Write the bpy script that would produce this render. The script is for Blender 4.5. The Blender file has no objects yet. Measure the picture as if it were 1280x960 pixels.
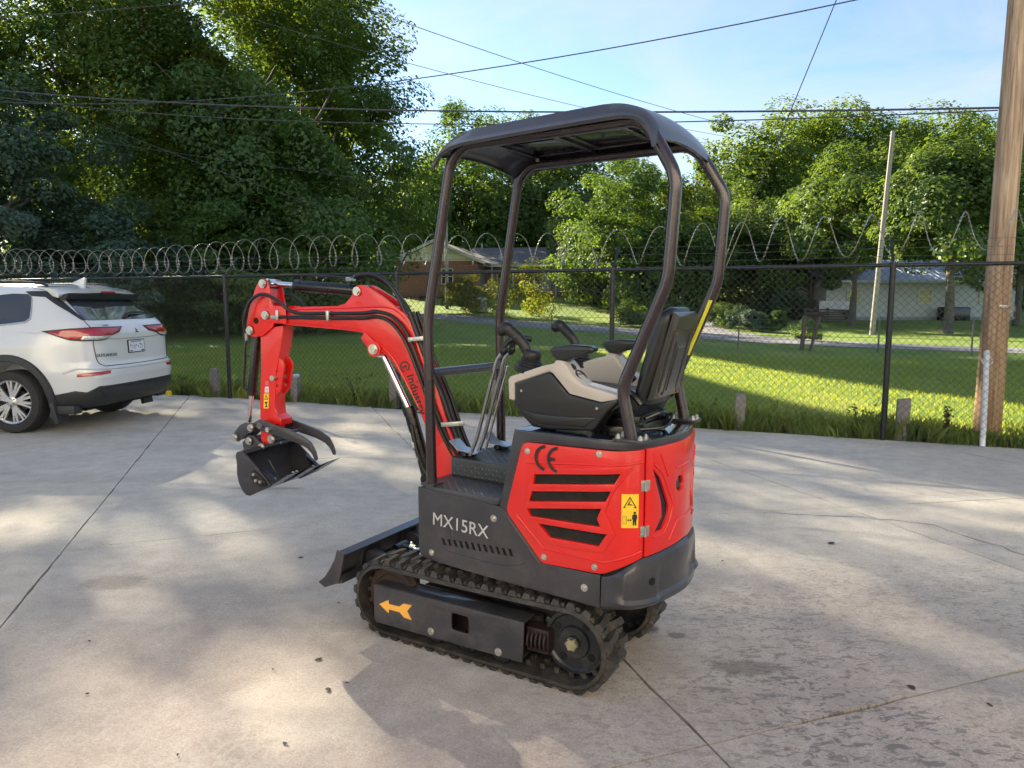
import bpy, bmesh, math, random
import numpy as np
from mathutils import Vector, Matrix, geometry
random.seed(7); RNG = np.random.default_rng(11)
sc = bpy.context.scene
COL = sc.collection
R = math.radians

# ------------------------------------------------------------------ camera
cam = bpy.data.cameras.new("camera"); cam_o = bpy.data.objects.new("camera", cam); COL.objects.link(cam_o)
cam_o.location = (0, 0, 1.47); cam_o.rotation_euler = (R(90 - 6.6), 0, 0)
cam.sensor_width = 36; cam.lens = 36 * 887 / 1280; cam.clip_end = 1500; cam.clip_start = 0.05
sc.camera = cam_o
# ------------------------------------------------------------------ light
SUN_AZ, SUN_EL = -38.0, 25.0
w = bpy.data.worlds.new("World"); sc.world = w; w.use_nodes = True
nt = w.node_tree; bg = nt.nodes['Background']; bg.inputs[1].default_value = 0.057
sky = nt.nodes.new('ShaderNodeTexSky'); sky.sky_type = 'NISHITA'; sky.sun_disc = False
sky.sun_elevation = R(SUN_EL); sky.sun_rotation = R(SUN_AZ); sky.air_density = 1.0; sky.dust_density = 0.25; sky.ozone_density = 3.0
tc = nt.nodes.new('ShaderNodeTexCoord')
mp = nt.nodes.new('ShaderNodeMapping'); mp.inputs['Scale'].default_value = (1.0, 1.0, 3.2); mp.inputs['Rotation'].default_value = (0.1, 0.15, 0.5)
nz = nt.nodes.new('ShaderNodeTexNoise'); nz.inputs['Scale'].default_value = 2.3; nz.inputs['Detail'].default_value = 7; nz.inputs['Roughness'].default_value = 0.6; nz.inputs['Distortion'].default_value = 0.6
cr = nt.nodes.new('ShaderNodeValToRGB'); cr.color_ramp.elements[0].position = 0.44; cr.color_ramp.elements[1].position = 0.80
cr.color_ramp.elements[0].color = (0.06, 0.06, 0.06, 1); cr.color_ramp.elements[1].color = (0.75, 0.75, 0.75, 1)
mx = nt.nodes.new('ShaderNodeMix'); mx.data_type = 'RGBA'; mx.inputs[7].default_value = (3.9, 3.85, 3.8, 1)
nt.links.new(tc.outputs['Generated'], mp.inputs[0]); nt.links.new(mp.outputs[0], nz.inputs['Vector'])
nt.links.new(nz.outputs[0], cr.inputs[0]); nt.links.new(cr.outputs[0], mx.inputs[0])
nt.links.new(sky.outputs[0], mx.inputs[6]); nt.links.new(mx.outputs[2], bg.inputs[0])
sun = bpy.data.lights.new("sun", 'SUN'); sun_o = bpy.data.objects.new("sun", sun); COL.objects.link(sun_o)
sun.energy = 4.8; sun.angle = R(0.5); sun.color = (1.0, 0.87, 0.64)
SUN_DIR = Vector((math.sin(R(SUN_AZ)) * math.cos(R(SUN_EL)), math.cos(R(SUN_AZ)) * math.cos(R(SUN_EL)), math.sin(R(SUN_EL))))
sun_o.rotation_euler = SUN_DIR.to_track_quat('Z', 'Y').to_euler()
sc.view_settings.view_transform = 'Standard'; sc.view_settings.look = 'None'; sc.view_settings.gamma = 1
sc.view_settings.exposure = 2.15
sc.cycles.max_bounces = 8; sc.cycles.transparent_max_bounces = 12
sc.cycles.use_denoising = True

# ------------------------------------------------------------------ materials
MATS = {}
def mat(name, col, rough=0.5, metal=0.0, coat=0.0, var=0.12, vscale=6.0, bump=0.0, bscale=60.0, col2=None, rvar=0.1, trans=0.0, emit=None, spec=0.5, objvar=0.0, dust=0.0):
    """a Principled material with a noise that varies its colour and roughness and an optional fine relief"""
    if name in MATS: return MATS[name]
    m = bpy.data.materials.new(name); m.use_nodes = True; t = m.node_tree; b = t.nodes['Principled BSDF']
    tcn = t.nodes.new('ShaderNodeTexCoord'); n1 = t.nodes.new('ShaderNodeTexNoise'); n1.inputs['Scale'].default_value = vscale; n1.inputs['Detail'].default_value = 6
    t.links.new(tcn.outputs['Object'], n1.inputs['Vector'])
    r = t.nodes.new('ShaderNodeValToRGB'); r.color_ramp.elements[0].position = 0.3; r.color_ramp.elements[1].position = 0.7
    c2 = col2 if col2 else tuple(min(1, c * (1 + var)) for c in col)
    c1 = tuple(c * (1 - var) for c in col) if not col2 else col
    r.color_ramp.elements[0].color = (*c1, 1); r.color_ramp.elements[1].color = (*c2, 1)
    t.links.new(n1.outputs[0], r.inputs[0])
    last = r.outputs[0]
    if objvar:
        oi = t.nodes.new('ShaderNodeObjectInfo'); hs = t.nodes.new('ShaderNodeHueSaturation')
        mr0 = t.nodes.new('ShaderNodeMapRange'); mr0.inputs['To Min'].default_value = 1 - objvar; mr0.inputs['To Max'].default_value = 1 + objvar
        t.links.new(oi.outputs['Random'], mr0.inputs['Value']); t.links.new(mr0.outputs[0], hs.inputs['Value']); t.links.new(last, hs.inputs['Color']); last = hs.outputs[0]
    if dust:      # pale road dust in patches, more of it low down on the thing
        sx = t.nodes.new('ShaderNodeSeparateXYZ'); gp_ = t.nodes.new('ShaderNodeNewGeometry'); t.links.new(gp_.outputs['Position'], sx.inputs[0])
        lo = t.nodes.new('ShaderNodeMapRange'); lo.inputs['From Min'].default_value = 0.9; lo.inputs['From Max'].default_value = 0.0; lo.inputs['To Min'].default_value = 0.25; t.links.new(sx.outputs[2], lo.inputs['Value'])
        n3 = t.nodes.new('ShaderNodeTexNoise'); n3.inputs['Scale'].default_value = 11; n3.inputs['Detail'].default_value = 9; n3.inputs['Roughness'].default_value = 0.75; t.links.new(tcn.outputs['Object'], n3.inputs['Vector'])
        r3 = t.nodes.new('ShaderNodeMapRange'); r3.inputs['From Min'].default_value = 0.48; r3.inputs['From Max'].default_value = 0.75; r3.inputs['To Max'].default_value = dust; t.links.new(n3.outputs[0], r3.inputs['Value'])
        m3 = t.nodes.new('ShaderNodeMath'); m3.operation = 'MULTIPLY'; t.links.new(lo.outputs[0], m3.inputs[0]); t.links.new(r3.outputs[0], m3.inputs[1])
        x3 = t.nodes.new('ShaderNodeMix'); x3.data_type = 'RGBA'; x3.inputs[7].default_value = (0.26, 0.22, 0.18, 1); t.links.new(m3.outputs[0], x3.inputs[0]); t.links.new(last, x3.inputs[6]); last = x3.outputs[2]
    t.links.new(last, b.inputs['Base Color'])
    mr = t.nodes.new('ShaderNodeMapRange'); mr.inputs['To Min'].default_value = max(0.02, rough - rvar); mr.inputs['To Max'].default_value = min(1, rough + rvar)
    t.links.new(n1.outputs[0], mr.inputs['Value']); t.links.new(mr.outputs[0], b.inputs['Roughness'])
    b.inputs['Metallic'].default_value = metal; b.inputs['Coat Weight'].default_value = coat; b.inputs['Coat Roughness'].default_value = 0.06
    b.inputs['Specular IOR Level'].default_value = spec
    if trans: b.inputs['Transmission Weight'].default_value = trans
    if bump:
        n2 = t.nodes.new('ShaderNodeTexNoise'); n2.inputs['Scale'].default_value = bscale; n2.inputs['Detail'].default_value = 4
        t.links.new(tcn.outputs['Object'], n2.inputs['Vector'])
        bp = t.nodes.new('ShaderNodeBump'); bp.inputs['Strength'].default_value = bump; bp.inputs['Distance'].default_value = 0.01
        t.links.new(n2.outputs[0], bp.inputs['Height']); t.links.new(bp.outputs[0], b.inputs['Normal'])
    MATS[name] = m; return m

def leafmat(name, c1, c2, trans=0.45, scale=0.35, tcol=None):
    """foliage: diffuse + translucent, colour varied in clumps and leaf by leaf"""
    m = bpy.data.materials.new(name); m.use_nodes = True; t = m.node_tree
    t.nodes.remove(t.nodes['Principled BSDF']); out = t.nodes['Material Output']
    g = t.nodes.new('ShaderNodeNewGeometry'); n1 = t.nodes.new('ShaderNodeTexNoise'); n1.inputs['Scale'].default_value = scale; n1.inputs['Detail'].default_value = 3
    t.links.new(g.outputs['Position'], n1.inputs['Vector'])
    ad = t.nodes.new('ShaderNodeMath'); ad.operation = 'MULTIPLY_ADD'; ad.inputs[1].default_value = 0.45; 
    t.links.new(g.outputs['Random Per Island'], ad.inputs[0]); 
    s = t.nodes.new('ShaderNodeMath'); s.operation = 'MULTIPLY'; s.inputs[1].default_value = 0.62
    t.links.new(n1.outputs[0], s.inputs[0]); t.links.new(s.outputs[0], ad.inputs[2])
    r = t.nodes.new('ShaderNodeValToRGB'); r.color_ramp.elements[0].position = 0.15; r.color_ramp.elements[1].position = 0.85
    r.color_ramp.elements[0].color = (*c1, 1); r.color_ramp.elements[1].color = (*c2, 1)
    t.links.new(ad.outputs[0], r.inputs[0])
    d = t.nodes.new('ShaderNodeBsdfDiffuse'); tr = t.nodes.new('ShaderNodeBsdfTranslucent'); mxs = t.nodes.new('ShaderNodeMixShader'); mxs.inputs[0].default_value = trans
    hs = t.nodes.new('ShaderNodeMix'); hs.data_type = 'RGBA'; hs.blend_type = 'MULTIPLY'; hs.inputs[0].default_value = 1; hs.inputs[7].default_value = (*(tcol or (2.2, 1.9, 0.6)), 1)
    t.links.new(r.outputs[0], d.inputs[0]); t.links.new(r.outputs[0], hs.inputs[6]); t.links.new(hs.outputs[2], tr.inputs[0])
    gl = t.nodes.new('ShaderNodeBsdfGlossy'); gl.inputs['Roughness'].default_value = 0.45; gl.inputs[0].default_value = (0.5, 0.55, 0.5, 1)
    mx2 = t.nodes.new('ShaderNodeMixShader'); mx2.inputs[0].default_value = 0.035
    t.links.new(d.outputs[0], mxs.inputs[1]); t.links.new(tr.outputs[0], mxs.inputs[2])
    t.links.new(mxs.outputs[0], mx2.inputs[1]); t.links.new(gl.outputs[0], mx2.inputs[2]); t.links.new(mx2.outputs[0], out.inputs[0])
    MATS[name] = m; return m

RED = mat('red_paint', (0.66, 0.008, 0.005), 0.34, 0.0, 0.5, 0.07, 5, bump=0.05, bscale=120, rvar=0.16, dust=0.10)
GREY = mat('grey_paint', (0.042, 0.042, 0.052), 0.36, 0.25, 0.35, 0.14, 7, bump=0.07, bscale=160, rvar=0.16, dust=0.28)
TUBE = mat('bronze_grey_tube', (0.040, 0.030, 0.036), 0.26, 0.4, 0.5, 0.08, 5, bump=0.04, bscale=200)
BLACK = mat('black_paint', (0.006, 0.006, 0.007), 0.28, 0.0, 0.2, 0.2, 8)
PLAST = mat('black_plastic', (0.009, 0.009, 0.010), 0.42, 0.0, 0.0, 0.2, 12, bump=0.12, bscale=700)
RUBBER = mat('track_rubber', (0.011, 0.010, 0.010), 0.6, 0.0, 0.0, 0.3, 16, bump=0.5, bscale=90, col2=(0.045, 0.038, 0.034), dust=0.30)
HOSE = mat('rubber_hose', (0.008, 0.008, 0.009), 0.42, 0, 0, 0.2, 20)
CHROME = mat('chrome', (0.75, 0.75, 0.77), 0.12, 1.0, 0, 0.03, 5, rvar=0.04)
ZINC = mat('zinc_bolt', (0.55, 0.55, 0.52), 0.32, 0.9, 0, 0.15, 30)
BEIGE = mat('beige_plastic', (0.46, 0.415, 0.375), 0.38, 0, 0.1, 0.05, 5)
TREAD = mat('tread_mat', (0.055, 0.058, 0.064), 0.42, 0.15, 0, 0.2, 9, bump=0.08, bscale=200)
MESHB = mat('mesh_black', (0.012, 0.012, 0.012), 0.5, 0.4, 0, 0.3, 30)
RUST = mat('rusty_inside', (0.022, 0.016, 0.015), 0.8, 0, 0, 0.3, 12, col2=(0.060, 0.030, 0.022))
YEL = mat('sticker_yellow', (0.85, 0.55, 0.03), 0.4, 0, 0.1, 0.04)
ORG = mat('decal_orange', (0.85, 0.42, 0.06), 0.45, 0, 0, 0.05)
WHT = mat('decal_white', (0.75, 0.75, 0.75), 0.45, 0, 0, 0.04)
SILV = mat('decal_silver', (0.52, 0.52, 0.55), 0.4, 0.2, 0, 0.04)
INK = mat('decal_black', (0.012, 0.012, 0.012), 0.5, 0, 0, 0.1)

# ------------------------------------------------------------------ mesh helpers
class G:
    """collects shapes in one bmesh"""
    def __init__(s): s.b = bmesh.new()
    def box(s, c, d, rot=None, bev=0.0):
        r = bmesh.ops.create_cube(s.b, size=1.0)['verts']
        M = Matrix.Translation(c) @ (rot.to_4x4() if rot else Matrix.Identity(4)) @ Matrix.Diagonal((*d, 1))
        bmesh.ops.transform(s.b, matrix=M, verts=r)
        if bev:
            es = list({e for v in r for e in v.link_edges})
            bmesh.ops.bevel(s.b, geom=es, offset=bev, segments=2, affect='EDGES', profile=0.6)
        return s
    def prism(s, poly, y0, y1, axis='y', bev=0.0, seg=2):
        """poly in the two other axes, extruded along axis"""
        def P(a, b, h):
            return (a, h, b) if axis == 'y' else ((h, a, b) if axis == 'x' else (a, b, h))
        v0 = [s.b.verts.new(P(a, b, y0)) for a, b in poly]; v1 = [s.b.verts.new(P(a, b, y1)) for a, b in poly]
        f0 = s.b.faces.new(v0); f1 = s.b.faces.new(v1[::-1]); n = len(poly); sd = []
        for i in range(n): sd.append(s.b.faces.new((v0[i], v1[i], v1[(i + 1) % n], v0[(i + 1) % n])))
        bmesh.ops.recalc_face_normals(s.b, faces=[f0, f1] + sd)
        if bev:
            es = list(f0.edges) + list(f1.edges)
            bmesh.ops.bevel(s.b, geom=es, offset=bev, segments=seg, affect='EDGES', profile=0.6)
        return s
    def cyl(s, p0, p1, r0, r1=None, seg=16, caps=True):
        return s.tube([p0, p1], [r0, r1 if r1 is not None else r0], seg, caps)
    def tube(s, path, r, seg=10, caps=True, sx=1.0):
        pts = [Vector(p) for p in path]; n = len(pts); rr = r if isinstance(r, (list, tuple)) else [r] * n
        d0 = (pts[1] - pts[0]).normalized(); up = Vector((0, 0, 1)) if abs(d0.z) < 0.9 else Vector((1, 0, 0))
        a = d0.cross(up).normalized(); rings = []
        for i in range(n):
            d = (pts[min(i + 1, n - 1)] - pts[max(i - 1, 0)])
            if d.length < 1e-9: d = d0
            d.normalize(); a = (a - d * a.dot(d)); a.normalize(); b = d.cross(a)
            rings.append([s.b.verts.new(pts[i] + (a * math.cos(2 * math.pi * k / seg) * sx + b * math.sin(2 * math.pi * k / seg)) * rr[i]) for k in range(seg)])
        for i in range(n - 1):
            for k in range(seg):
                s.b.faces.new((rings[i][k], rings[i][(k + 1) % seg], rings[i + 1][(k + 1) % seg], rings[i + 1][k]))
        if caps: s.b.faces.new(rings[0][::-1]); s.b.faces.new(rings[-1])
        return s
    def lathe(s, prof, c, axis='y', seg=32, close=False):
        """prof: list of (radius, offset along axis)"""
        c = Vector(c); rings = []
        for r, h in prof:
            ring = []
            for k in range(seg):
                t = 2 * math.pi * k / seg; a, b = r * math.cos(t), r * math.sin(t)
                p = (a, h, b) if axis == 'y' else ((h, a, b) if axis == 'x' else (a, b, h))
                ring.append(s.b.verts.new(c + Vector(p)))
            rings.append(ring)
        fs = []
        for i in range(len(rings) - (0 if close else 1)):
            q = rings[(i + 1) % len(rings)]
            for k in range(seg): fs.append(s.b.faces.new((rings[i][k], rings[i][(k + 1) % seg], q[(k + 1) % seg], q[k])))
        if not close:
            if prof[0][0] > 1e-5: fs.append(s.b.faces.new(rings[0][::-1]))
            if prof[-1][0] > 1e-5: fs.append(s.b.faces.new(rings[-1]))
        bmesh.ops.recalc_face_normals(s.b, faces=fs)
        return s
    def ball(s, c, d, rot=None, sub=2):
        r = bmesh.ops.create_icosphere(s.b, subdivisions=sub, radius=0.5)['verts']
        bmesh.ops.transform(s.b, matrix=Matrix.Translation(c) @ (rot.to_4x4() if rot else Matrix.Identity(4)) @ Matrix.Diagonal((*d, 1)), verts=r); return s
    def plate(s, outer, holes, y0, y1, bev=0.0, cuts=(), vcuts=()):
        """flat plate in x,z with holes, thickness from y0 (back) to y1 (front); cuts: x values to slice at"""
        loops = [[Vector((a, b, 0)) for a, b in l] for l in [outer] + list(holes)]
        tris = geometry.tessellate_polygon(loops); flat = [p for l in loops for p in l]
        nb = bmesh.new()
        vf = [nb.verts.new((p.x, y1, p.y)) for p in flat]
        for t in tris:
            try: nb.faces.new([vf[i] for i in t])
            except ValueError: pass
        bmesh.ops.recalc_face_normals(nb, faces=nb.faces)
        for f in nb.faces:
            if (f.normal.y > 0) != (y1 > y0): f.normal_flip()
        bmesh.ops.dissolve_limit(nb, angle_limit=0.01, verts=nb.verts, edges=nb.edges)
        if abs(y1 - y0) > 1e-6:
            bd = [e for e in nb.edges if e.is_boundary]
            r = bmesh.ops.extrude_edge_only(nb, edges=bd)
            nv = [g for g in r['geom'] if isinstance(g, bmesh.types.BMVert)]
            for v in nv: v.co.y = y0
            if bev:
                bmesh.ops.bevel(nb, geom=[e for e in bd if e.is_valid], offset=bev, segments=2, affect='EDGES', profile=0.6)
        for x in cuts:
            bmesh.ops.bisect_plane(nb, geom=nb.verts[:] + nb.edges[:] + nb.faces[:], plane_co=(x, 0, 0), plane_no=(1, 0, 0))
        for z in vcuts:
            bmesh.ops.bisect_plane(nb, geom=nb.verts[:] + nb.edges[:] + nb.faces[:], plane_co=(0, 0, z), plane_no=(0, 0, 1))
        me = bpy.data.meshes.new('t'); nb.to_mesh(me); nb.free(); s.b.from_mesh(me); bpy.data.meshes.remove(me)
        return s
    def map(s, fn):
        for v in s.b.verts: v.co = fn(v.co)
        return s
    def xf(s, M):
        bmesh.ops.transform(s.b, matrix=M, verts=s.b.verts); return s

def link(name, me, parent=None, M=None):
    o = bpy.data.objects.new(name, me); COL.objects.link(o)
    if parent: o.parent = parent
    if M is not None: o.matrix_local = M
    return o
def build(name, g, m, parent=None, M=None, sharp=38, smooth=True, recalc=False):
    b = g.b; bmesh.ops.remove_doubles(b, verts=b.verts, dist=1e-5)
    if recalc: bmesh.ops.recalc_face_normals(b, faces=b.faces)
    b.normal_update()
    if smooth:
        for f in b.faces: f.smooth = True
        for e in b.edges:
            if len(e.link_faces) != 2 or e.calc_face_angle(0) > R(sharp): e.smooth = False
    me = bpy.data.meshes.new(name); b.to_mesh(me); b.free(); me.materials.append(m)
    return link(name, me, parent, M)
def thing(name, label, cat, M=None, group=None):
    o = bpy.data.objects.new(name, None); COL.objects.link(o); o.empty_display_size = 0.2
    if M is not None: o.matrix_world = M
    o['label'] = label; o['category'] = cat
    if group: o['group'] = group
    return o
def tag(o, label=None, cat=None, group=None, kind=None):
    for k, v in (('label', label), ('category', cat), ('group', group), ('kind', kind)):
        if v: o[k] = v
    return o
def rounded(pts, rad, n=5):
    """polyline with its corners rounded; rad: number or one per corner"""
    P = [Vector(p) for p in pts]; out = [P[0]]
    for i in range(1, len(P) - 1):
        r = rad[i - 1] if isinstance(rad, (list, tuple)) else rad
        a = (P[i - 1] - P[i]); b = (P[i + 1] - P[i]); la, lb = a.length, b.length; a.normalize(); b.normalize()
        d = min(r, la * 0.48, lb * 0.48)
        p0, p2 = P[i] + a * d, P[i] + b * d
        for k in range(n + 1):
            t = k / n; out.append(p0 * (1 - t) ** 2 + P[i] * 2 * t * (1 - t) + p2 * t * t)
    out.append(P[-1]); return out
def spline(pts, n=8):
    P = [Vector(p) for p in pts]; P = [P[0] * 2 - P[1]] + P + [P[-1] * 2 - P[-2]]; out = []
    for i in range(1, len(P) - 2):
        for k in range(n):
            t = k / n; a, b, c, d = P[i - 1], P[i], P[i + 1], P[i + 2]
            out.append(0.5 * (2 * b + (c - a) * t + (2 * a - 5 * b + 4 * c - d) * t * t + (3 * b - a - 3 * c + d) * t ** 3))
    out.append(P[-2]); return out
def text_mesh(name, body, size, depth, m, parent, M, bold=0.0, space=1.0):
    cu = bpy.data.curves.new(name, 'FONT'); cu.body = body; cu.size = size; cu.extrude = depth; cu.offset = bold; cu.space_character = space
    o = bpy.data.objects.new('tmp', cu); COL.objects.link(o); dg = bpy.context.evaluated_depsgraph_get()
    me = bpy.data.meshes.new_from_object(o.evaluated_get(dg)); bpy.data.objects.remove(o); me.name = name
    me.materials.clear(); me.materials.append(m)
    return link(name, me, parent, M)
def frame(o, x, y, z):
    """matrix from origin and axes"""
    M = Matrix.Identity(4)
    for i, a in enumerate((x, y, z)):
        for k in range(3): M[k][i] = a[k]
    for k in range(3): M[k][3] = o[k]
    return M
def raw_mesh(name, verts, faces_flat, nper, m, parent=None, smooth=False):
    """fast mesh from numpy arrays"""
    me = bpy.data.meshes.new(name); nv = len(verts); nf = len(faces_flat) // nper
    me.vertices.add(nv); me.vertices.foreach_set('co', np.asarray(verts, np.float32).ravel())
    me.loops.add(nf * nper); me.loops.foreach_set('vertex_index', np.asarray(faces_flat, np.int32))
    me.polygons.add(nf); me.polygons.foreach_set('loop_start', np.arange(0, nf * nper, nper, dtype=np.int32))
    me.update(calc_edges=True)
    if smooth: me.polygons.foreach_set('use_smooth', np.ones(nf, bool))
    me.materials.append(m)
    return link(name, me, parent)
# ------------------------------------------------------------------ terrain
def sstep(a, b, x):
    t = min(1, max(0, (x - a) / (b - a))); return t * t * (3 - 2 * t)
def hgt(x, y):
    t = max(0.0, (y - 24) / 38); base = 2.2 * t * t if t < 1 else 2.2 + (t - 1) * 3.2
    return base * (1 - 0.5 * sstep(5, 20, x)) - 0.03
FA = Vector((-4.33, 10.8)); FD = Vector((0.929, -0.370)); FN = Vector((0.370, 0.929))   # fence line: point, direction, away
def fpt(s, o=0.0): p = FA + FD * s + FN * o; return (p.x, p.y)
def dist_fence(x, y): return (Vector((x, y)) - FA).dot(FN)

# lawn sheet out to the horizon
def ground_grid():
    xs = np.concatenate([[-700, -300, -150, -90], np.arange(-60, 61, 2.0), [90, 150, 300, 700]])
    ys = np.concatenate([[-300, -60, -20, 0, 4], np.arange(6, 90, 2.0), [100, 130, 200, 400, 900]])
    V = []; F = []
    for j, y in enumerate(ys):
        for i, x in enumerate(xs):
            h = hgt(x, y) - 0.03
            if y < 4: h = -0.09
            if dist_fence(x, y) < 0.5: h = -0.09
            V.append((x, y, h))
    nx = len(xs)
    for j in range(len(ys) - 1):
        for i in range(nx - 1): F += [j * nx + i, j * nx + i + 1, (j + 1) * nx + i + 1, (j + 1) * nx + i]
    return V, F
def lawn_mat():
    m = bpy.data.materials.new('lawn'); m.use_nodes = True; t = m.node_tree; b = t.nodes['Principled BSDF']
    g = t.nodes.new('ShaderNodeNewGeometry')
    n1 = t.nodes.new('ShaderNodeTexNoise'); n1.inputs['Scale'].default_value = 0.45; n1.inputs['Detail'].default_value = 8; n1.inputs['Roughness'].default_value = 0.65
    mp = t.nodes.new('ShaderNodeMapping'); mp.inputs['Scale'].default_value = (1, 0.35, 1)
    n2 = t.nodes.new('ShaderNodeTexNoise'); n2.inputs['Scale'].default_value = 14; n2.inputs['Detail'].default_value = 6; n2.inputs['Roughness'].default_value = 0.7
    t.links.new(g.outputs['Position'], mp.inputs[0]); t.links.new(mp.outputs[0], n1.inputs[0]); t.links.new(g.outputs['Position'], n2.inputs[0])
    r = t.nodes.new('ShaderNodeValToRGB'); e = r.color_ramp.elements
    e[0].position = 0.3; e[0].color = (0.12, 0.19, 0.045, 1); e[1].position = 0.72; e[1].color = (0.30, 0.31, 0.10, 1)
    e2 = e.new(0.52); e2.color = (0.19, 0.27, 0.060, 1)
    t.links.new(n1.outputs[0], r.inputs[0])
    mx = t.nodes.new('ShaderNodeMix'); mx.data_type = 'RGBA'; mx.blend_type = 'OVERLAY'; mx.inputs[0].default_value = 0.55
    t.links.new(r.outputs[0], mx.inputs[6]); t.links.new(n2.outputs[0], mx.inputs[7]); t.links.new(mx.outputs[2], b.inputs['Base Color'])
    b.inputs['Roughness'].default_value = 0.9; b.inputs['Specular IOR Level'].default_value = 0.15
    bp = t.nodes.new('ShaderNodeBump'); bp.inputs['Strength'].default_value = 0.9; bp.inputs['Distance'].default_value = 0.08
    t.links.new(n2.outputs[0], bp.inputs['Height']); t.links.new(bp.outputs[0], b.inputs['Normal'])
    return m
LAWN = lawn_mat()
V, F = ground_grid()
tag(raw_mesh('lawn', V, F, 4, LAWN, smooth=True), 'green mown lawn with yellower patches beyond the fence', kind='structure')

# ---- concrete apron of cast slabs with open joints
def concrete_mat():
    m = bpy.data.materials.new('concrete'); m.use_nodes = True; t = m.node_tree; b = t.nodes['Principled BSDF']; L = t.links.new
    g = t.nodes.new('ShaderNodeNewGeometry')
    def noise(sc_, det=6, ro=0.6, src=None, dist=0.0):
        n = t.nodes.new('ShaderNodeTexNoise'); n.inputs['Scale'].default_value = sc_; n.inputs['Detail'].default_value = det; n.inputs['Roughness'].default_value = ro; n.inputs['Distortion'].default_value = dist
        L(src or g.outputs['Position'], n.inputs[0]); return n.outputs[0]
    def ramp(v, p0, p1, c0, c1):
        r = t.nodes.new('ShaderNodeValToRGB'); r.color_ramp.elements[0].position = p0; r.color_ramp.elements[1].position = p1
        r.color_ramp.elements[0].color = (*c0, 1); r.color_ramp.elements[1].color = (*c1, 1); L(v, r.inputs[0]); return r.outputs[0]
    def mix(fac, a, c, mode='MIX'):
        x = t.nodes.new('ShaderNodeMix'); x.data_type = 'RGBA'; x.blend_type = mode
        if isinstance(fac, float): x.inputs[0].default_value = fac
        else: L(fac, x.inputs[0])
        if isinstance(a, tuple): x.inputs[6].default_value = (*a, 1)
        else: L(a, x.inputs[6])
        if isinstance(c, tuple): x.inputs[7].default_value = (*c, 1)
        else: L(c, x.inputs[7])
        return x.outputs[2]
    def math_(op, a, c):
        x = t.nodes.new('ShaderNodeMath'); x.operation = op
        for i, q in enumerate((a, c)):
            if isinstance(q, (int, float)): x.inputs[i].default_value = q
            else: L(q, x.inputs[i])
        return x.outputs[0]
    big = noise(0.55, 5, 0.55)
    base = ramp(big, 0.32, 0.68, (0.44, 0.405, 0.355), (0.55, 0.515, 0.455))
    # pinkish brown dirt film, stronger on the slabs near the camera and to the right
    sx = t.nodes.new('ShaderNodeSeparateXYZ'); L(g.outputs['Position'], sx.inputs[0])
    yy = t.nodes.new('ShaderNodeMapRange'); yy.inputs['From Min'].default_value = 4.6; yy.inputs['From Max'].default_value = 2.0; L(sx.outputs[1], yy.inputs['Value'])
    film = math_('MULTIPLY', yy.outputs[0], ramp(noise(0.9, 4, 0.6), 0.3, 0.6, (0.35,) * 3, (1,) * 3))
    base = mix(film, base, (0.37, 0.305, 0.28))
    # broom and grain
    mid = noise(7, 9, 0.72); base = mix(0.35, base, ramp(mid, 0.25, 0.75, (0.25,) * 3, (0.75,) * 3), 'OVERLAY')
    fine = noise(120, 5, 0.75); base = mix(0.55, base, ramp(fine, 0.25, 0.75, (0.15,) * 3, (0.85,) * 3), 'OVERLAY')
    # mottled cement skin: lighter worn islands, darker blotches, pores
    mo = noise(2.6, 8, 0.68, dist=0.8); base = mix(0.35, base, ramp(mo, 0.28, 0.72, (0.33,) * 3, (0.67,) * 3), 'OVERLAY')
    bl = ramp(noise(4.5, 7, 0.72, dist=1.2), 0.54, 0.70, (0,) * 3, (1,) * 3)
    base = mix(math_('MULTIPLY', bl, 0.16), base, (0.20, 0.185, 0.17))
    vr = t.nodes.new('ShaderNodeTexVoronoi'); vr.inputs['Scale'].default_value = 55; L(g.outputs['Position'], vr.inputs['Vector'])
    po = ramp(vr.outputs['Distance'], 0.05, 0.13, (1,) * 3, (0,) * 3); pm = ramp(noise(3.1, 3, 0.6), 0.5, 0.62, (0,) * 3, (1,) * 3)
    base = mix(math_('MULTIPLY', math_('MULTIPLY', po, pm), 0.55), base, (0.12, 0.11, 0.10))
    # crazed network of pale hairlines, mostly on the slabs near the camera
    nw = t.nodes.new('ShaderNodeTexNoise'); nw.inputs['Scale'].default_value = 9; nw.inputs['Detail'].default_value = 4; L(g.outputs['Position'], nw.inputs[0])
    wv = t.nodes.new('ShaderNodeVectorMath'); wv.operation = 'MULTIPLY_ADD'; wv.inputs[1].default_value = (0.12, 0.12, 0); L(nw.outputs['Color'], wv.inputs[0]); L(g.outputs['Position'], wv.inputs[2])
    vc = t.nodes.new('ShaderNodeTexVoronoi'); vc.feature = 'DISTANCE_TO_EDGE'; vc.inputs['Scale'].default_value = 17; L(wv.outputs[0], vc.inputs['Vector'])
    net = ramp(vc.outputs['Distance'], 0.02, 0.16, (1,) * 3, (0,) * 3); nm_ = ramp(noise(1.7, 4, 0.6), 0.42, 0.60, (0.15,) * 3, (1,) * 3)
    base = mix(math_('MULTIPLY', math_('MULTIPLY', net, nm_), math_('MULTIPLY', yy.outputs[0], 0.30)), base, (0.56, 0.53, 0.49))
    gr = ramp(noise(62, 5, 0.8), 0.42, 0.56, (1,) * 3, (0,) * 3)
    base = mix(math_('MULTIPLY', math_('MULTIPLY', gr, ramp(noise(2.2, 5, 0.65), 0.38, 0.62, (0.1,) * 3, (1,) * 3)), 0.34), base, (0.18, 0.16, 0.145))
    # worn light flecks near the camera
    fl = ramp(noise(38, 4, 0.7, dist=1.5), 0.58, 0.68, (0,) * 3, (1,) * 3)
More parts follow.
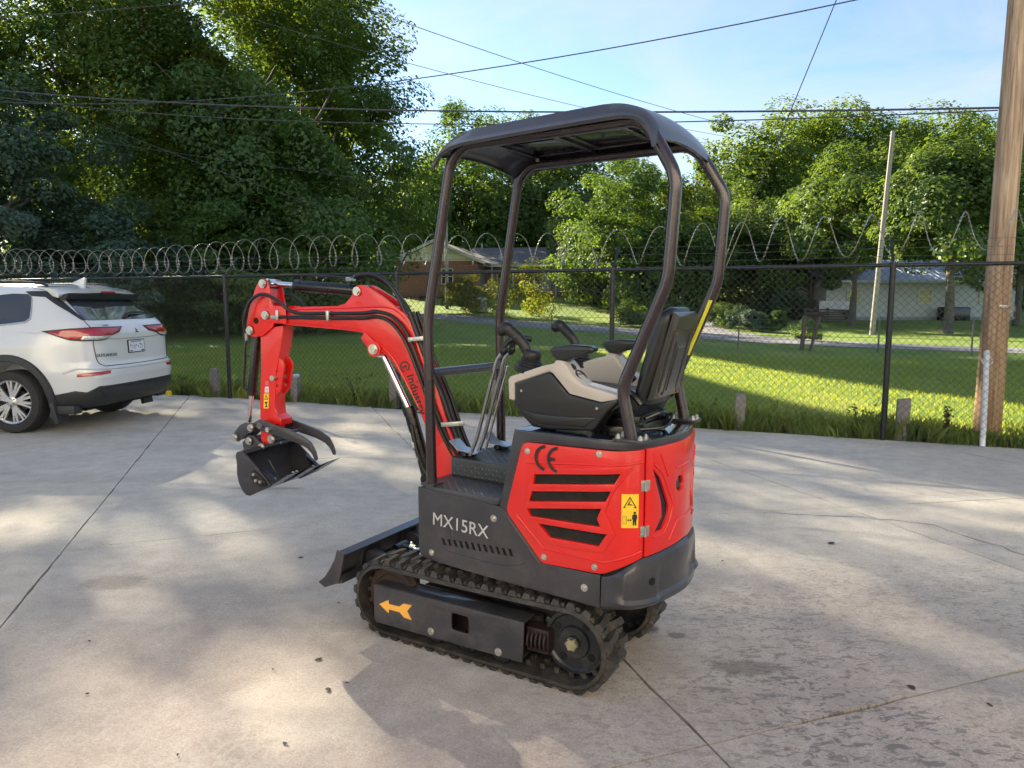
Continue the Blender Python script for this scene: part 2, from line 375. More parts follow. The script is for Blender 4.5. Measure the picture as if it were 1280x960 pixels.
    base = mix(math_('MULTIPLY', math_('MULTIPLY', fl, yy.outputs[0]), 0.28), base, (0.45, 0.42, 0.38))
    # damp spots: stretched blotches, dense in the lower right
    mp = t.nodes.new('ShaderNodeMapping'); mp.inputs['Scale'].default_value = (17, 34, 1); mp.inputs['Rotation'].default_value = (0, 0, R(18)); L(g.outputs['Position'], mp.inputs[0])
    sp = noise(1.0, 6, 0.66, mp.outputs[0], 1.1)
    xx = t.nodes.new('ShaderNodeMapRange'); xx.inputs['From Min'].default_value = -0.3; xx.inputs['From Max'].default_value = 1.0; L(sx.outputs[0], xx.inputs['Value'])
    y2 = t.nodes.new('ShaderNodeMapRange'); y2.inputs['From Min'].default_value = 4.6; y2.inputs['From Max'].default_value = 2.6; L(sx.outputs[1], y2.inputs['Value'])
    reg = math_('MULTIPLY', math_('MULTIPLY', xx.outputs[0], y2.outputs[0]), ramp(noise(1.3, 3, 0.5), 0.33, 0.55, (0.3,) * 3, (1,) * 3))
    spots = math_('MULTIPLY', ramp(sp, 0.53, 0.57, (0,) * 3, (1,) * 3), reg)
    base = mix(math_('MULTIPLY', spots, 0.62), base, (0.075, 0.065, 0.06))
    # long faint smears and drips
    mp2 = t.nodes.new('ShaderNodeMapping'); mp2.inputs['Scale'].default_value = (0.5, 1.8, 1); mp2.inputs['Rotation'].default_value = (0, 0, R(-24)); L(g.outputs['Position'], mp2.inputs[0])
    sm = ramp(noise(1.2, 6, 0.6, mp2.outputs[0], 0.9), 0.52, 0.70, (0,) * 3, (1,) * 3)
    base = mix(math_('MULTIPLY', sm, 0.35), base, (0.24, 0.235, 0.23))
    # a few round oil marks
    def spot(x, y, rx, ry, k):
        c = t.nodes.new('ShaderNodeMapping'); c.vector_type = 'POINT'; c.inputs['Location'].default_value = (-x / rx, -y / ry, 0); c.inputs['Scale'].default_value = (1 / rx, 1 / ry, 0)
        L(g.outputs['Position'], c.inputs[0]); l = t.nodes.new('ShaderNodeVectorMath'); l.operation = 'LENGTH'; L(c.outputs[0], l.inputs[0])
        d = math_('ADD', l.outputs['Value'], math_('MULTIPLY', noise(30, 3, 0.6), 0.9))
        return math_('MULTIPLY', ramp(math_('MULTIPLY', d, 0.5), 0.55, 0.75, (1,) * 3, (0,) * 3), k)
    for x, y, rx, ry, k in ((0.60, 3.07, 0.07, 0.06, 0.8), (0.73, 3.0, 0.05, 0.03, 0.5), (0.95, 2.72, 0.16, 0.07, 0.45), (-1.95, 5.5, 0.35, 0.05, 0.4), (-2.1, 3.6, 0.2, 0.12, 0.35)):
        base = mix(spot(x, y, rx, ry, k), base, (0.05, 0.04, 0.035))
    L(base, b.inputs['Base Color']); b.inputs['Specular IOR Level'].default_value = 0.3
    rr = t.nodes.new('ShaderNodeMapRange'); rr.inputs['To Min'].default_value = 0.85; rr.inputs['To Max'].default_value = 0.5; L(spots, rr.inputs['Value']); L(rr.outputs[0], b.inputs['Roughness'])
    bp = t.nodes.new('ShaderNodeBump'); bp.inputs['Strength'].default_value = 0.5; bp.inputs['Distance'].default_value = 0.004
    L(math_('ADD', fine, math_('MULTIPLY', mid, 2.0)), bp.inputs['Height']); L(bp.outputs[0], b.inputs['Normal'])
    return m
CONC = concrete_mat()
JD = Vector((-0.325, 0.946)); JR = Vector((0.946, 0.325))
def uv(u, v): p = JD * u + JR * v; return Vector((p.x, p.y))
SUBG = mat('joint_dirt', (0.05, 0.045, 0.04), 0.95, var=0.3)
apg = G()
fl = fpt(-30, -0.02); fr = fpt(40, -0.02)
apg.prism([(-60, -30), (60, -30), (fr[0], fr[1]), (fl[0], fl[1])], -0.2, -0.03, axis='z')
apron = build('concrete_apron', apg, SUBG, smooth=False); tag(apron, 'pale grey concrete yard of large cast slabs', kind='structure')
def clip_to_fence(poly, lim):
    out = []; n = len(poly)
    for i in range(n):
        a, b = poly[i], poly[(i + 1) % n]; da, db = (a - FA).dot(FN) - lim, (b - FA).dot(FN) - lim
        if da <= 0: out.append(a)
        if (da < 0) != (db < 0) and da != db: out.append(a.lerp(b, da / (da - db)))
    return out
def slab(poly, k):
    poly = clip_to_fence([Vector(p) for p in poly], 0.02 + 0.05 * math.sin(k * 2.3))
    if len(poly) < 3: return
    ar = sum(poly[i].cross(poly[(i + 1) % len(poly)]) for i in range(len(poly)))
    if ar < 0: poly = poly[::-1]
    n = len(poly); c = []
    for i in range(n):       # inset by half a joint, edges slightly ragged
        a, b, d = poly[i - 1], poly[i], poly[(i + 1) % n]
        e1 = (b - a).normalized(); e2 = (d - b).normalized(); n1 = Vector((-e1.y, e1.x)); n2 = Vector((-e2.y, e2.x))
        q = (n1 + n2); q = q / max(0.3, q.length_squared / 2)
        c.append(b + q * 0.0035)
    ed = []
    for i in range(n):
        a, b = c[i], c[(i + 1) % n]; L_ = (b - a).length; m_ = min(60, max(1, int(L_ / 0.12)))
        nn = Vector((-(b - a).normalized().y, (b - a).normalized().x))
        for k2 in range(m_):
            p = a.lerp(b, k2 / m_); o = 0 if k2 == 0 else random.uniform(0, 1) ** 4 * 0.008
            ed.append(p + nn * o)
    g = G(); g.prism([(p.x, p.y) for p in ed], -0.03, 0.0, axis='z')
    build('slab', g, CONC, apron, smooth=False)
us = [-9, -5.5, -1.2, 1.884]
W_ = 2.54; k = 0
for i in range(-8, 12):
    v0, v1 = -1.2 + W_ * i, -1.2 + W_ * (i + 1)
    if i < 0: ul = [-8, -4.0, 0.2, 3.6, 6.68, 9.9, 14, 20, 28, 36]
    elif i == 0: ul = [-8, -4, -1.2, 1.884, 4.75, 8.1, 12.5, 20]
    else: ul = [-8, -4, -1.2, 1.884, 4.35 - 0.42 * (i - 1), 9.5, 16, 24]
    for j in range(len(ul) - 1):
        a, b = ul[j], ul[j + 1]; sk = 0.0
        a2, b2 = a, b
        if i > 0:     # the joint beyond the machine runs askew
            if j == 4: a2 = a - 0.42
            if j == 3: b2 = b - 0.42
        slab([uv(a, v0), uv(a2, v1), uv(b2, v1), uv(b, v0)], k); k += 1
# hairline cracks, cut into the slabs as dark slivers with pale repaired ones
def crack(pts, wd, m, label, jag=0.02):
    P = [Vector(p) for p in pts]; path = []
    for i in range(len(P) - 1):
        n_ = max(2, int((P[i + 1] - P[i]).length / 0.06))
        for k_ in range(n_): path.append(P[i].lerp(P[i + 1], k_ / n_) + Vector((random.uniform(-jag, jag), random.uniform(-jag, jag))))
    path.append(P[-1]); vs = []; fs = []
    for i, p in enumerate(path):
        d = (path[min(i + 1, len(path) - 1)] - path[max(i - 1, 0)]).normalized(); q = Vector((-d.y, d.x)) * wd * random.uniform(0.3, 1.0)
        vs += [(p.x + q.x, p.y + q.y, 0.0015), (p.x - q.x, p.y - q.y, 0.0015)]
        if i: fs += [2 * i - 2, 2 * i - 1, 2 * i + 1, 2 * i]
    o = raw_mesh('crack', vs, fs, 4, m, apron); return o
CRK = mat('crack_dark', (0.06, 0.055, 0.05), 0.95); CRW = mat('crack_pale', (0.5, 0.49, 0.46), 0.9)
crack([(1.75, 4.85), (2.35, 4.75), (2.8, 4.57), (2.85, 4.38), (3.0, 4.02), (3.3, 3.6)], 0.004, CRK, '')
crack([(2.11, 5.74), (2.02, 5.45), (2.05, 5.3), (1.91, 4.94)], 0.003, CRW, '', 0.012)
crack([(-1.9, 6.55), (-1.7, 6.62), (-1.03, 6.55), (-0.3, 6.62)], 0.004, CRK, '')
# ------------------------------------------------------------------ chain link fence
FPAINT = mat('fence_black', (0.016, 0.018, 0.022), 0.42, 0.2, 0, 0.2, 20)
WIRE = mat('fence_wire', (0.055, 0.058, 0.056), 0.5, 0.3, 0, 0.2, 30)
GALV = mat('galvanised_wire', (0.36, 0.36, 0.34), 0.5, 0.5, 0, 0.15, 30, bump=0.0)
BARB = mat('barbed_wire_steel', (0.16, 0.16, 0.155), 0.5, 0.7, 0, 0.15, 30)
FM = Matrix.Translation((FA.x, FA.y, 0)) @ Matrix.Rotation(math.atan2(FD.y, FD.x), 4, 'Z')   # local x along the fence, y away from the camera
fence = thing('chain_link_fence', 'black chain link fence with barbed wire arms along the edge of the concrete yard', 'fence', FM)
SP = 2.98; s0, s1 = -8.94 - SP, SP * 5; HT = 1.85
def post_mesh():
    g = G(); g.cyl((0, 0, -0.06), (0, 0, HT - 0.03), 0.030, seg=14); g.cyl((0, 0, HT - 0.03), (0, 0, HT + 0.03), 0.034, 0.034, seg=14)
    return g
first = None
for i in range(-4, 6):
    x = SP * i
    if first is None: first = build('fence_post', post_mesh(), FPAINT, fence, Matrix.Translation((x, 0, 0)))
    else: link('fence_post', first.data, fence, Matrix.Translation((x, 0, 0)))
    if i == -4:
        ga = G(); ga.prism([(-0.015, HT), (0.015, HT), (0.30, HT + 0.29), (0.285, HT + 0.305)], -0.014, 0.014, axis='x', bev=0.003)
        for v in ga.b.verts: pass
        arm = build('barbed_wire_arm', ga, FPAINT, fence, Matrix.Translation((x, 0, 0)))
    else: link('barbed_wire_arm', arm.data, fence, Matrix.Translation((x, 0, 0)))
g = G(); g.cyl((s0, 0, HT), (s1, 0, HT), 0.021, seg=12)
build('top_rail', g, FPAINT, fence)
for off, h in ((0.09, 0.10), (0.18, 0.19), (0.27, 0.28)):
    g = G(); pts = []
    for k in range(int((s1 - s0) / 0.5) + 1):
        x = s0 + k * 0.5; ph = (x / SP) % 1; pts.append((x, off, HT + h - 0.012 * math.sin(ph * math.pi)))
    g.tube(pts, 0.0022, 4)
    for k in range(int((s1 - s0) / 0.13)):
        x = s0 + k * 0.13; z = HT + h - 0.012 * math.sin(((x / SP) % 1) * math.pi); a = random.uniform(0, 6.28)
        g.tube([(x - 0.003, off - 0.014 * math.cos(a), z - 0.014 * math.sin(a)), (x + 0.003, off + 0.014 * math.cos(a), z + 0.014 * math.sin(a))], 0.0015, 3, False)
    build('barbed_wire', g, BARB, fence, smooth=False)
# wire fabric: real woven zigzag wires
def fabric():
    pit = 0.0385; hh = HT - 0.01; z0 = -0.01; nz_ = int((hh - z0) / pit); nx_ = int((s1 - s0) / pit)
    r = 0.0024; V = []; F = []; zz = z0 + np.arange(nz_ + 1) * pit
    zig = (np.arange(nz_ + 1) % 2)
    off = np.array([[math.cos(a) * r * 1.2, math.sin(a) * r] for a in (0, 2.094, 4.189)])
    for i in range(nx_):
        x = s0 + (i + ((zig + i) % 2)) * pit
        y = -0.024 + ((zig + i) % 2 - 0.5) * 0.004
        base = len(V) * 3 * (nz_ + 1) if False else i * 3 * (nz_ + 1)
        P = np.empty((nz_ + 1, 3, 3))
        for k in range(3):
            P[:, k, 0] = x + off[k][0]; P[:, k, 1] = y + off[k][1] + 0.006 * np.sin(x * 1.7); P[:, k, 2] = zz
        V.append(P.reshape(-1, 3))
        j = np.arange(nz_)[:, None] * 3 + base
        for k in range(3):
            k2 = (k + 1) % 3
            F.append(np.concatenate([j + k, j + k2, j + 3 + k2, j + 3 + k], axis=1).ravel())
    return np.concatenate(V), np.concatenate(F)
V, F = fabric()
o = raw_mesh('wire_mesh', V, F, 4, WIRE, fence); o['kind'] = 'stuff'
# tension wire ends above the rail
g = G()
for i in range(int((s1 - s0) / 0.077)):
    x = s0 + i * 0.077; g.tube([(x, -0.024, HT - 0.02), (x + random.uniform(-0.006, 0.006), -0.026, HT + 0.045)], 0.0018, 3, False)
o = build('wire_ends', g, WIRE, fence, smooth=False); o['kind'] = 'stuff'
# razor coil: a stretched helix, tight on the left and drawn out on the right
coil = thing('razor_wire', 'coiled razor wire stretched along the top of the fence', 'razor wire', FM)
def coil_pts():
    pts = []; s = s0 + 0.2; ph = 0.0; dp = 2 * math.pi / 28
    while s < s1 - 0.2:
        pitch = 0.26 + 0.20 * sstep(-3, 7.5, s) + 0.03 * math.sin(s * 1.3)
        Rr = 0.215 + 0.02 * math.sin(s * 0.9 + 1) + 0.012 * math.sin(ph * 0.37)
        x = s + 0.03 * math.sin(ph * 0.21)
        pts.append((x, 0.20 - Rr * math.cos(ph) * 0.85, HT + 0.31 + 0.03 * math.sin(s * 0.8) + Rr * math.sin(ph)))
        ph += dp; s += pitch * dp / (2 * math.pi)
    return pts
cp = coil_pts(); g = G(); g.tube(cp, 0.0036, 5)
build('coil', g, GALV, coil)
g = G()
for i in range(2, len(cp) - 2):
    p = Vector(cp[i]); d = (Vector(cp[i + 1]) - p).normalized(); q = d.cross(Vector((0, 0, 1))).normalized() * 0.017
    for sgn in (1, -1):
        v = [g.b.verts.new(p + d * 0.014), g.b.verts.new(p - d * 0.014), g.b.verts.new(p + q * sgn + d * 0.02)]; g.b.faces.new(v)
o = build('razor_barbs', g, GALV, coil, smooth=False); o['kind'] = 'stuff'

# ------------------------------------------------------------------ stub posts, pole, pipe
CREO = mat('weathered_post_wood', (0.16, 0.15, 0.145), 0.85, 0, 0, 0.3, 18, bump=0.5, bscale=60, col2=(0.27, 0.255, 0.24))
def stub(x, y, h, wd, label):
    g = G(); g.box((0, 0, h / 2 - 0.1), (wd, wd, h + 0.2), bev=0.012)
    for v in g.b.verts:
        v.co.x += random.uniform(-0.003, 0.003); v.co.y += random.uniform(-0.003, 0.003)
        if v.co.z > h - 0.03: v.co.z += v.co.x * 0.12
    o = build('short_post', g, CREO, None, Matrix.Translation((x, y, 0)) @ Matrix.Rotation(random.uniform(-0.6, 0.2), 4, 'Z') @ Matrix.Rotation(random.uniform(-0.04, 0.04), 4, 'Y'))
    tag(o, label, 'post', 'short grey wooden posts along the fence')
stub(-4.62, 10.98, 0.44, 0.12, 'short grey wooden post left of the dark fence post nearest the car')
stub(-3.22, 10.45, 0.40, 0.12, 'short grey wooden post seen between the red arm and the dried weed')
stub(-1.67, 9.95, 0.42, 0.12, 'short grey wooden post right beside the dark fence post behind the boom cylinder')
stub(-0.22, 9.30, 0.44, 0.12, 'short grey wooden post seen between the long control levers')
stub(2.62, 8.10, 0.42, 0.115, 'short grey wooden post standing just right of the red rear hood')
stub(4.22, 7.58, 0.43, 0.125, 'short grey wooden post right of the dark fence post, near the brown weed stalk')

def wood_pole_mat(name, c1, c2, top=None):
    m = bpy.data.materials.new(name); m.use_nodes = True; t = m.node_tree; b = t.nodes['Principled BSDF']
    tcn = t.nodes.new('ShaderNodeTexCoord'); mp_ = t.nodes.new('ShaderNodeMapping'); mp_.inputs['Scale'].default_value = (14, 14, 0.55)
    n = t.nodes.new('ShaderNodeTexNoise'); n.inputs['Scale'].default_value = 2.2; n.inputs['Detail'].default_value = 9; n.inputs['Roughness'].default_value = 0.7; n.inputs['Distortion'].default_value = 0.3
    t.links.new(tcn.outputs['Object'], mp_.inputs[0]); t.links.new(mp_.outputs[0], n.inputs[0])
    r = t.nodes.new('ShaderNodeValToRGB'); r.color_ramp.elements[0].position = 0.36; r.color_ramp.elements[1].position = 0.66
    r.color_ramp.elements[0].color = (*c1, 1); r.color_ramp.elements[1].color = (*c2, 1); t.links.new(n.outputs[0], r.inputs[0])
    last = r.outputs[0]
    if top:     # treated butt is darker and redder, the weathered top paler
        sp = t.nodes.new('ShaderNodeSeparateXYZ'); t.links.new(tcn.outputs['Object'], sp.inputs[0])
        n3 = t.nodes.new('ShaderNodeTexNoise'); n3.inputs['Scale'].default_value = 1.2; t.links.new(tcn.outputs['Object'], n3.inputs[0])
        ma = t.nodes.new('ShaderNodeMath'); ma.operation = 'ADD'; t.links.new(sp.outputs[2], ma.inputs[0]); t.links.new(n3.outputs[0], ma.inputs[1])
        mr = t.nodes.new('ShaderNodeMapRange'); mr.inputs['From Min'].default_value = 0.6; mr.inputs['From Max'].default_value = 3.4; t.links.new(ma.outputs[0], mr.inputs['Value'])
        mx_ = t.nodes.new('ShaderNodeMix'); mx_.data_type = 'RGBA'; mx_.blend_type = 'MIX'; t.links.new(mr.outputs[0], mx_.inputs[0]); t.links.new(last, mx_.inputs[6])
        ml = t.nodes.new('ShaderNodeMix'); ml.data_type = 'RGBA'; ml.blend_type = 'MULTIPLY'; ml.inputs[0].default_value = 1; ml.inputs[7].default_value = (*top, 1); t.links.new(last, ml.inputs[6]); t.links.new(ml.outputs[2], mx_.inputs[7]); last = mx_.outputs[2]
    t.links.new(last, b.inputs['Base Color']); b.inputs['Roughness'].default_value = 0.8
    bp = t.nodes.new('ShaderNodeBump'); bp.inputs['Strength'].default_value = 0.6; bp.inputs['Distance'].default_value = 0.01; t.links.new(n.outputs[0], bp.inputs['Height']); t.links.new(bp.outputs[0], b.inputs['Normal'])
    return m
POLE = wood_pole_mat('pole_wood', (0.18, 0.095, 0.050), (0.52, 0.34, 0.20), top=(1.15, 1.35, 1.6))
POLE2 = wood_pole_mat('grey_pole_wood', (0.22, 0.20, 0.175), (0.40, 0.37, 0.33))
PVC = mat('white_pipe', (0.62, 0.64, 0.68), 0.4, 0, 0, 0.1, 6)
PX, PY = 5.24, 7.72
pole = thing('utility_pole', 'thick brown wooden utility pole close behind the fence at the right', 'utility pole', Matrix.Translation((PX, PY, 0)))
g = G(); ring = []
g.tube([(0, 0, -0.1 + k * 0.4) for k in range(25)], [0.134 - 0.0020 * k + random.uniform(-0.0015, 0.0015) for k in range(25)], 28)
build('pole_shaft', g, POLE, pole, sharp=60)
g = G(); g.box((-0.015, -0.132, 1.42), (0.10, 0.006, 0.032), bev=0.002); build('pole_tag', g, ZINC, pole)
g = G(); g.cyl((0.05, 0.0, 9.2), (-0.75, -0.02, 9.2), 0.05, seg=8); g.cyl((-0.75, 0, 9.2), (1.1, 0.03, 9.2), 0.05, seg=8); build('cross_arm', g, POLE, pole)
g = G(); g.tube([(-0.44, -0.60, 0.0), (-0.33, -0.42, 0.45), (-0.20, -0.2, 0.95)], 0.027, 14)
for v in g.b.verts: v.co += Vector((PX, PY, 0))
pipe = build('conduit_pipe', g, PVC); tag(pipe, 'white plastic pipe leaning against the foot of the brown utility pole', 'pipe')
g = G(); g.tube([(PX - 0.20 + 0.05 * math.cos(t * 0.5), PY - 0.22 + 0.02 * math.sin(t), 0.86 + 0.055 * math.sin(t * 0.5)) for t in range(0, 13)], 0.005, 6)
g.tube(spline([(PX - 0.205, PY - 0.22, 0.95), (PX - 0.225, PY - 0.24, 0.86), (PX - 0.285, PY - 0.28, 0.83), (PX - 0.305, PY - 0.27, 0.88)], 5), 0.005, 6)
tag(build('wire_loop', g, PVC), 'loop of white wire hanging at the top of the leaning pipe', 'wire')
def far_pole(x, y, h, r, lean, label):
    z = hgt(x, y); g = G(); g.tube([(0, 0, -0.3), (lean * 0.5, 0, h * 0.5), (lean, 0, h)], [r, r * 0.9, r * 0.72], 12)
    o = build('utility_pole', g, POLE2, None, Matrix.Translation((x, y, z))); tag(o, label, 'utility pole'); return o
far_pole(16.2, 32, 8.85, 0.118, 0.42, 'slim grey wooden pole standing on the lawn beyond the road at the right')
far_pole(-4.55, 50, 8.0, 0.13, 0.0, 'slim brown pole standing in front of the brick house')
# overhead lines: each one a sagging cable between the places it runs to
LINE = mat('power_cable', (0.06, 0.06, 0.065), 0.6, 0, 0, 0.1)
def cable(a, b, sag, r, label, grp='overhead cables'):
    a, b = Vector(a), Vector(b); pts = []
    for k in range(49):
        t = k / 48; p = a.lerp(b, t); p.z -= 4 * sag * t * (1 - t); pts.append(p)
    g = G(); g.tube(pts, r, 5); tag(build('power_line', g, LINE), label, 'cable', grp)
cable((-22.0, 21.5, 8.60), (PX - 0.13, PY, 3.49), 0.55, 0.012, 'thickest black cable running left from the brown pole across the whole picture')
cable((-20.0, 21.0, 8.35), (PX - 0.13, PY + 0.02, 3.47), 0.75, 0.0075, 'thin cable running just above the thickest black cable')
cable((-20.0, 21.6, 7.90), (12.0, 6.6, 6.30), 1.65, 0.0095, 'black cable sagging over the wood and climbing to the top right of the sky')
cable((-8.0, 8.6, 7.15), (12.0, 28.0, 7.4), 0.5, 0.0075, 'faint cable crossing the sky above the canopy towards the far trees')
cable((-10.0, 10.5, 7.3), (8.0, 27.0, 7.5), 0.35, 0.0075, 'faint lower cable slanting down to the right above the canopy front')
cable((4.9, 8.6, 8.0), (3.1, 12.3, 0.6), 0.02, 0.007, 'steep guy wire slanting down behind the right canopy post', None)
cable((-18.0, 20.0, 9.2), (3.0, 20.0, 1.6), 0.55, 0.0075, 'thin cable slanting down across the dark wood from the top left')
cable((-18.0, 20.0, 6.9), (6.0, 21.0, 3.9), 0.25, 0.0065, 'thin cable crossing the middle of the dark wood')
cable((-16.0, 15.5, 6.95), (6.0, 14.0, 8.1), 0.1, 0.0075, 'cable along the top left edge of the sky in front of the trees')
# ------------------------------------------------------------------ mini excavator
FU = Vector((-.832, .5547, 0)).normalized(); LU = Vector((-FU.y, FU.x, 0)); ZU = Vector((0, 0, 1))
OU = Vector((0.11380, 2.96487, 0))
MU = frame(OU, FU, LU, ZU)
FT = Vector((-.8658, .5004, 0)).normalized(); LT = Vector((-FT.y, FT.x, 0))
OT = FT * 1.526 + LT * (-2.624); MT = MU.inverted() @ frame(OT, FT, LT, ZU)
FB = Vector((-.9201, .3916, 0)).normalized(); LB = Vector((-FB.y, FB.x, 0))
PV = OU + FU * 0.50; MB = MU.inverted() @ frame(PV, FB, LB, ZU)
ex = thing('mini_excavator', 'red and dark grey tracked mini excavator with open canopy standing on the concrete', 'excavator', MU)

# --- undercarriage ---------------------------------------------------------
SPX, IDX, CZ, RO = -0.440, 0.445, 0.178, 0.157
def loop(r, n=18, sag=0.0):
    """closed path round sprocket and idler, list of (x, z, nx, nz)"""
    out = []
    for k in range(n + 1):
        a = math.pi / 2 + math.pi * k / n; out.append((SPX + r * math.cos(a), CZ + r * math.sin(a), math.cos(a), math.sin(a)))
    m = 14
    for k in range(1, m): out.append((SPX + (IDX - SPX) * k / m, CZ - r, 0, -1))
    for k in range(n + 1):
        a = -math.pi / 2 + math.pi * k / n; out.append((IDX + r * math.cos(a), CZ + r * math.sin(a), math.cos(a), math.sin(a)))
    for k in range(1, m):
        t = k / m; out.append((IDX + (SPX - IDX) * t, CZ + r - sag * math.sin(math.pi * t), 0, 1))
    return out
def arclen(L):
    s = [0]
    for i in range(len(L)): a, b = L[i], L[(i + 1) % len(L)]; s.append(s[-1] + math.hypot(b[0] - a[0], b[1] - a[1]))
    return s
def along(L, S, t):
    t %= S[-1]
    import bisect
    i = min(bisect.bisect_right(S, t) - 1, len(L) - 1); a, b = L[i], L[(i + 1) % len(L)]; k = (t - S[i]) / max(1e-9, S[i + 1] - S[i])
    nx, nz = a[2] * (1 - k) + b[2] * k, a[3] * (1 - k) + b[3] * k; l = math.hypot(nx, nz)
    return a[0] + (b[0] - a[0]) * k, a[1] + (b[1] - a[1]) * k, nx / l, nz / l
def track(side):
    y0, y1 = (0.158, 0.338) if side > 0 else (-0.338, -0.158)
    g = G(); L = loop(RO, sag=0.006); S = arclen(L)
    ring = []
    for (x, z, nx, nz) in L:
        q = []
        for (yy, rr) in ((y0, -0.016), (y0 + 0.004, 0.0), (y0 + 0.03, 0.003), (y1 - 0.03, 0.003), (y1 - 0.004, 0.0), (y1, -0.016)):
            q.append(g.b.verts.new((x + nx * rr, yy, z + nz * rr)))
        ring.append(q)
    n = len(ring)
    for i in range(n):
        a, b = ring[i], ring[(i + 1) % n]
        for k in range(6): g.b.faces.new((a[k], a[(k + 1) % 6], b[(k + 1) % 6], b[k]))
    # tread lugs: two staggered rows of tapered blocks with a shoulder
    pitch = S[-1] / 44; yc = (y0 + y1) / 2
    def lug(t, ya, yb, w0, w1, h, skew):
        vs = []
        for hh, ww, ins in ((0.001, w0, 0.0), (h, w1, 0.008)):
            for yy, sg in ((ya + ins, 0), (yb - ins, 0)):
                dt = skew * (yy - yc) / 0.09
                for e in (-1, 1):
                    x, z, nx, nz = along(L, S, t + dt + e * ww / 2)
                    vs.append(g.b.verts.new((x + nx * (hh + 0.002), yy, z + nz * (hh + 0.002))))
        b = vs
        for f in ((0, 1, 3, 2), (4, 6, 7, 5), (0, 4, 5, 1), (2, 3, 7, 6), (0, 2, 6, 4), (1, 5, 7, 3)): g.b.faces.new([b[i] for i in f])
    for k in range(44):
        lug(k * pitch, yc - 0.012, y1 - 0.002, 0.040, 0.022, 0.021, 0.012)
        lug((k + 0.5) * pitch, y0 + 0.002, yc + 0.012, 0.040, 0.022, 0.021, -0.012)
        lug(k * pitch, y0 + 0.010, yc - 0.03, 0.022, 0.012, 0.010, -0.006)
        lug((k + 0.5) * pitch, yc + 0.03, y1 - 0.010, 0.022, 0.012, 0.010, 0.006)
    # inner drive lugs
    for k in range(44):
        for yy in (yc - 0.028, yc + 0.012):
            x, z, nx, nz = along(L, S, k * pitch); g.box((x - nx * 0.026, yy + 0.008, z - nz * 0.026), (0.02, 0.018, 0.022), Matrix.Rotation(math.atan2(nx, nz), 3, 'Y'))
    bmesh.ops.recalc_face_normals(g.b, faces=g.b.faces)
    return build('rubber_track', g, RUBBER, ex, MT, sharp=30)
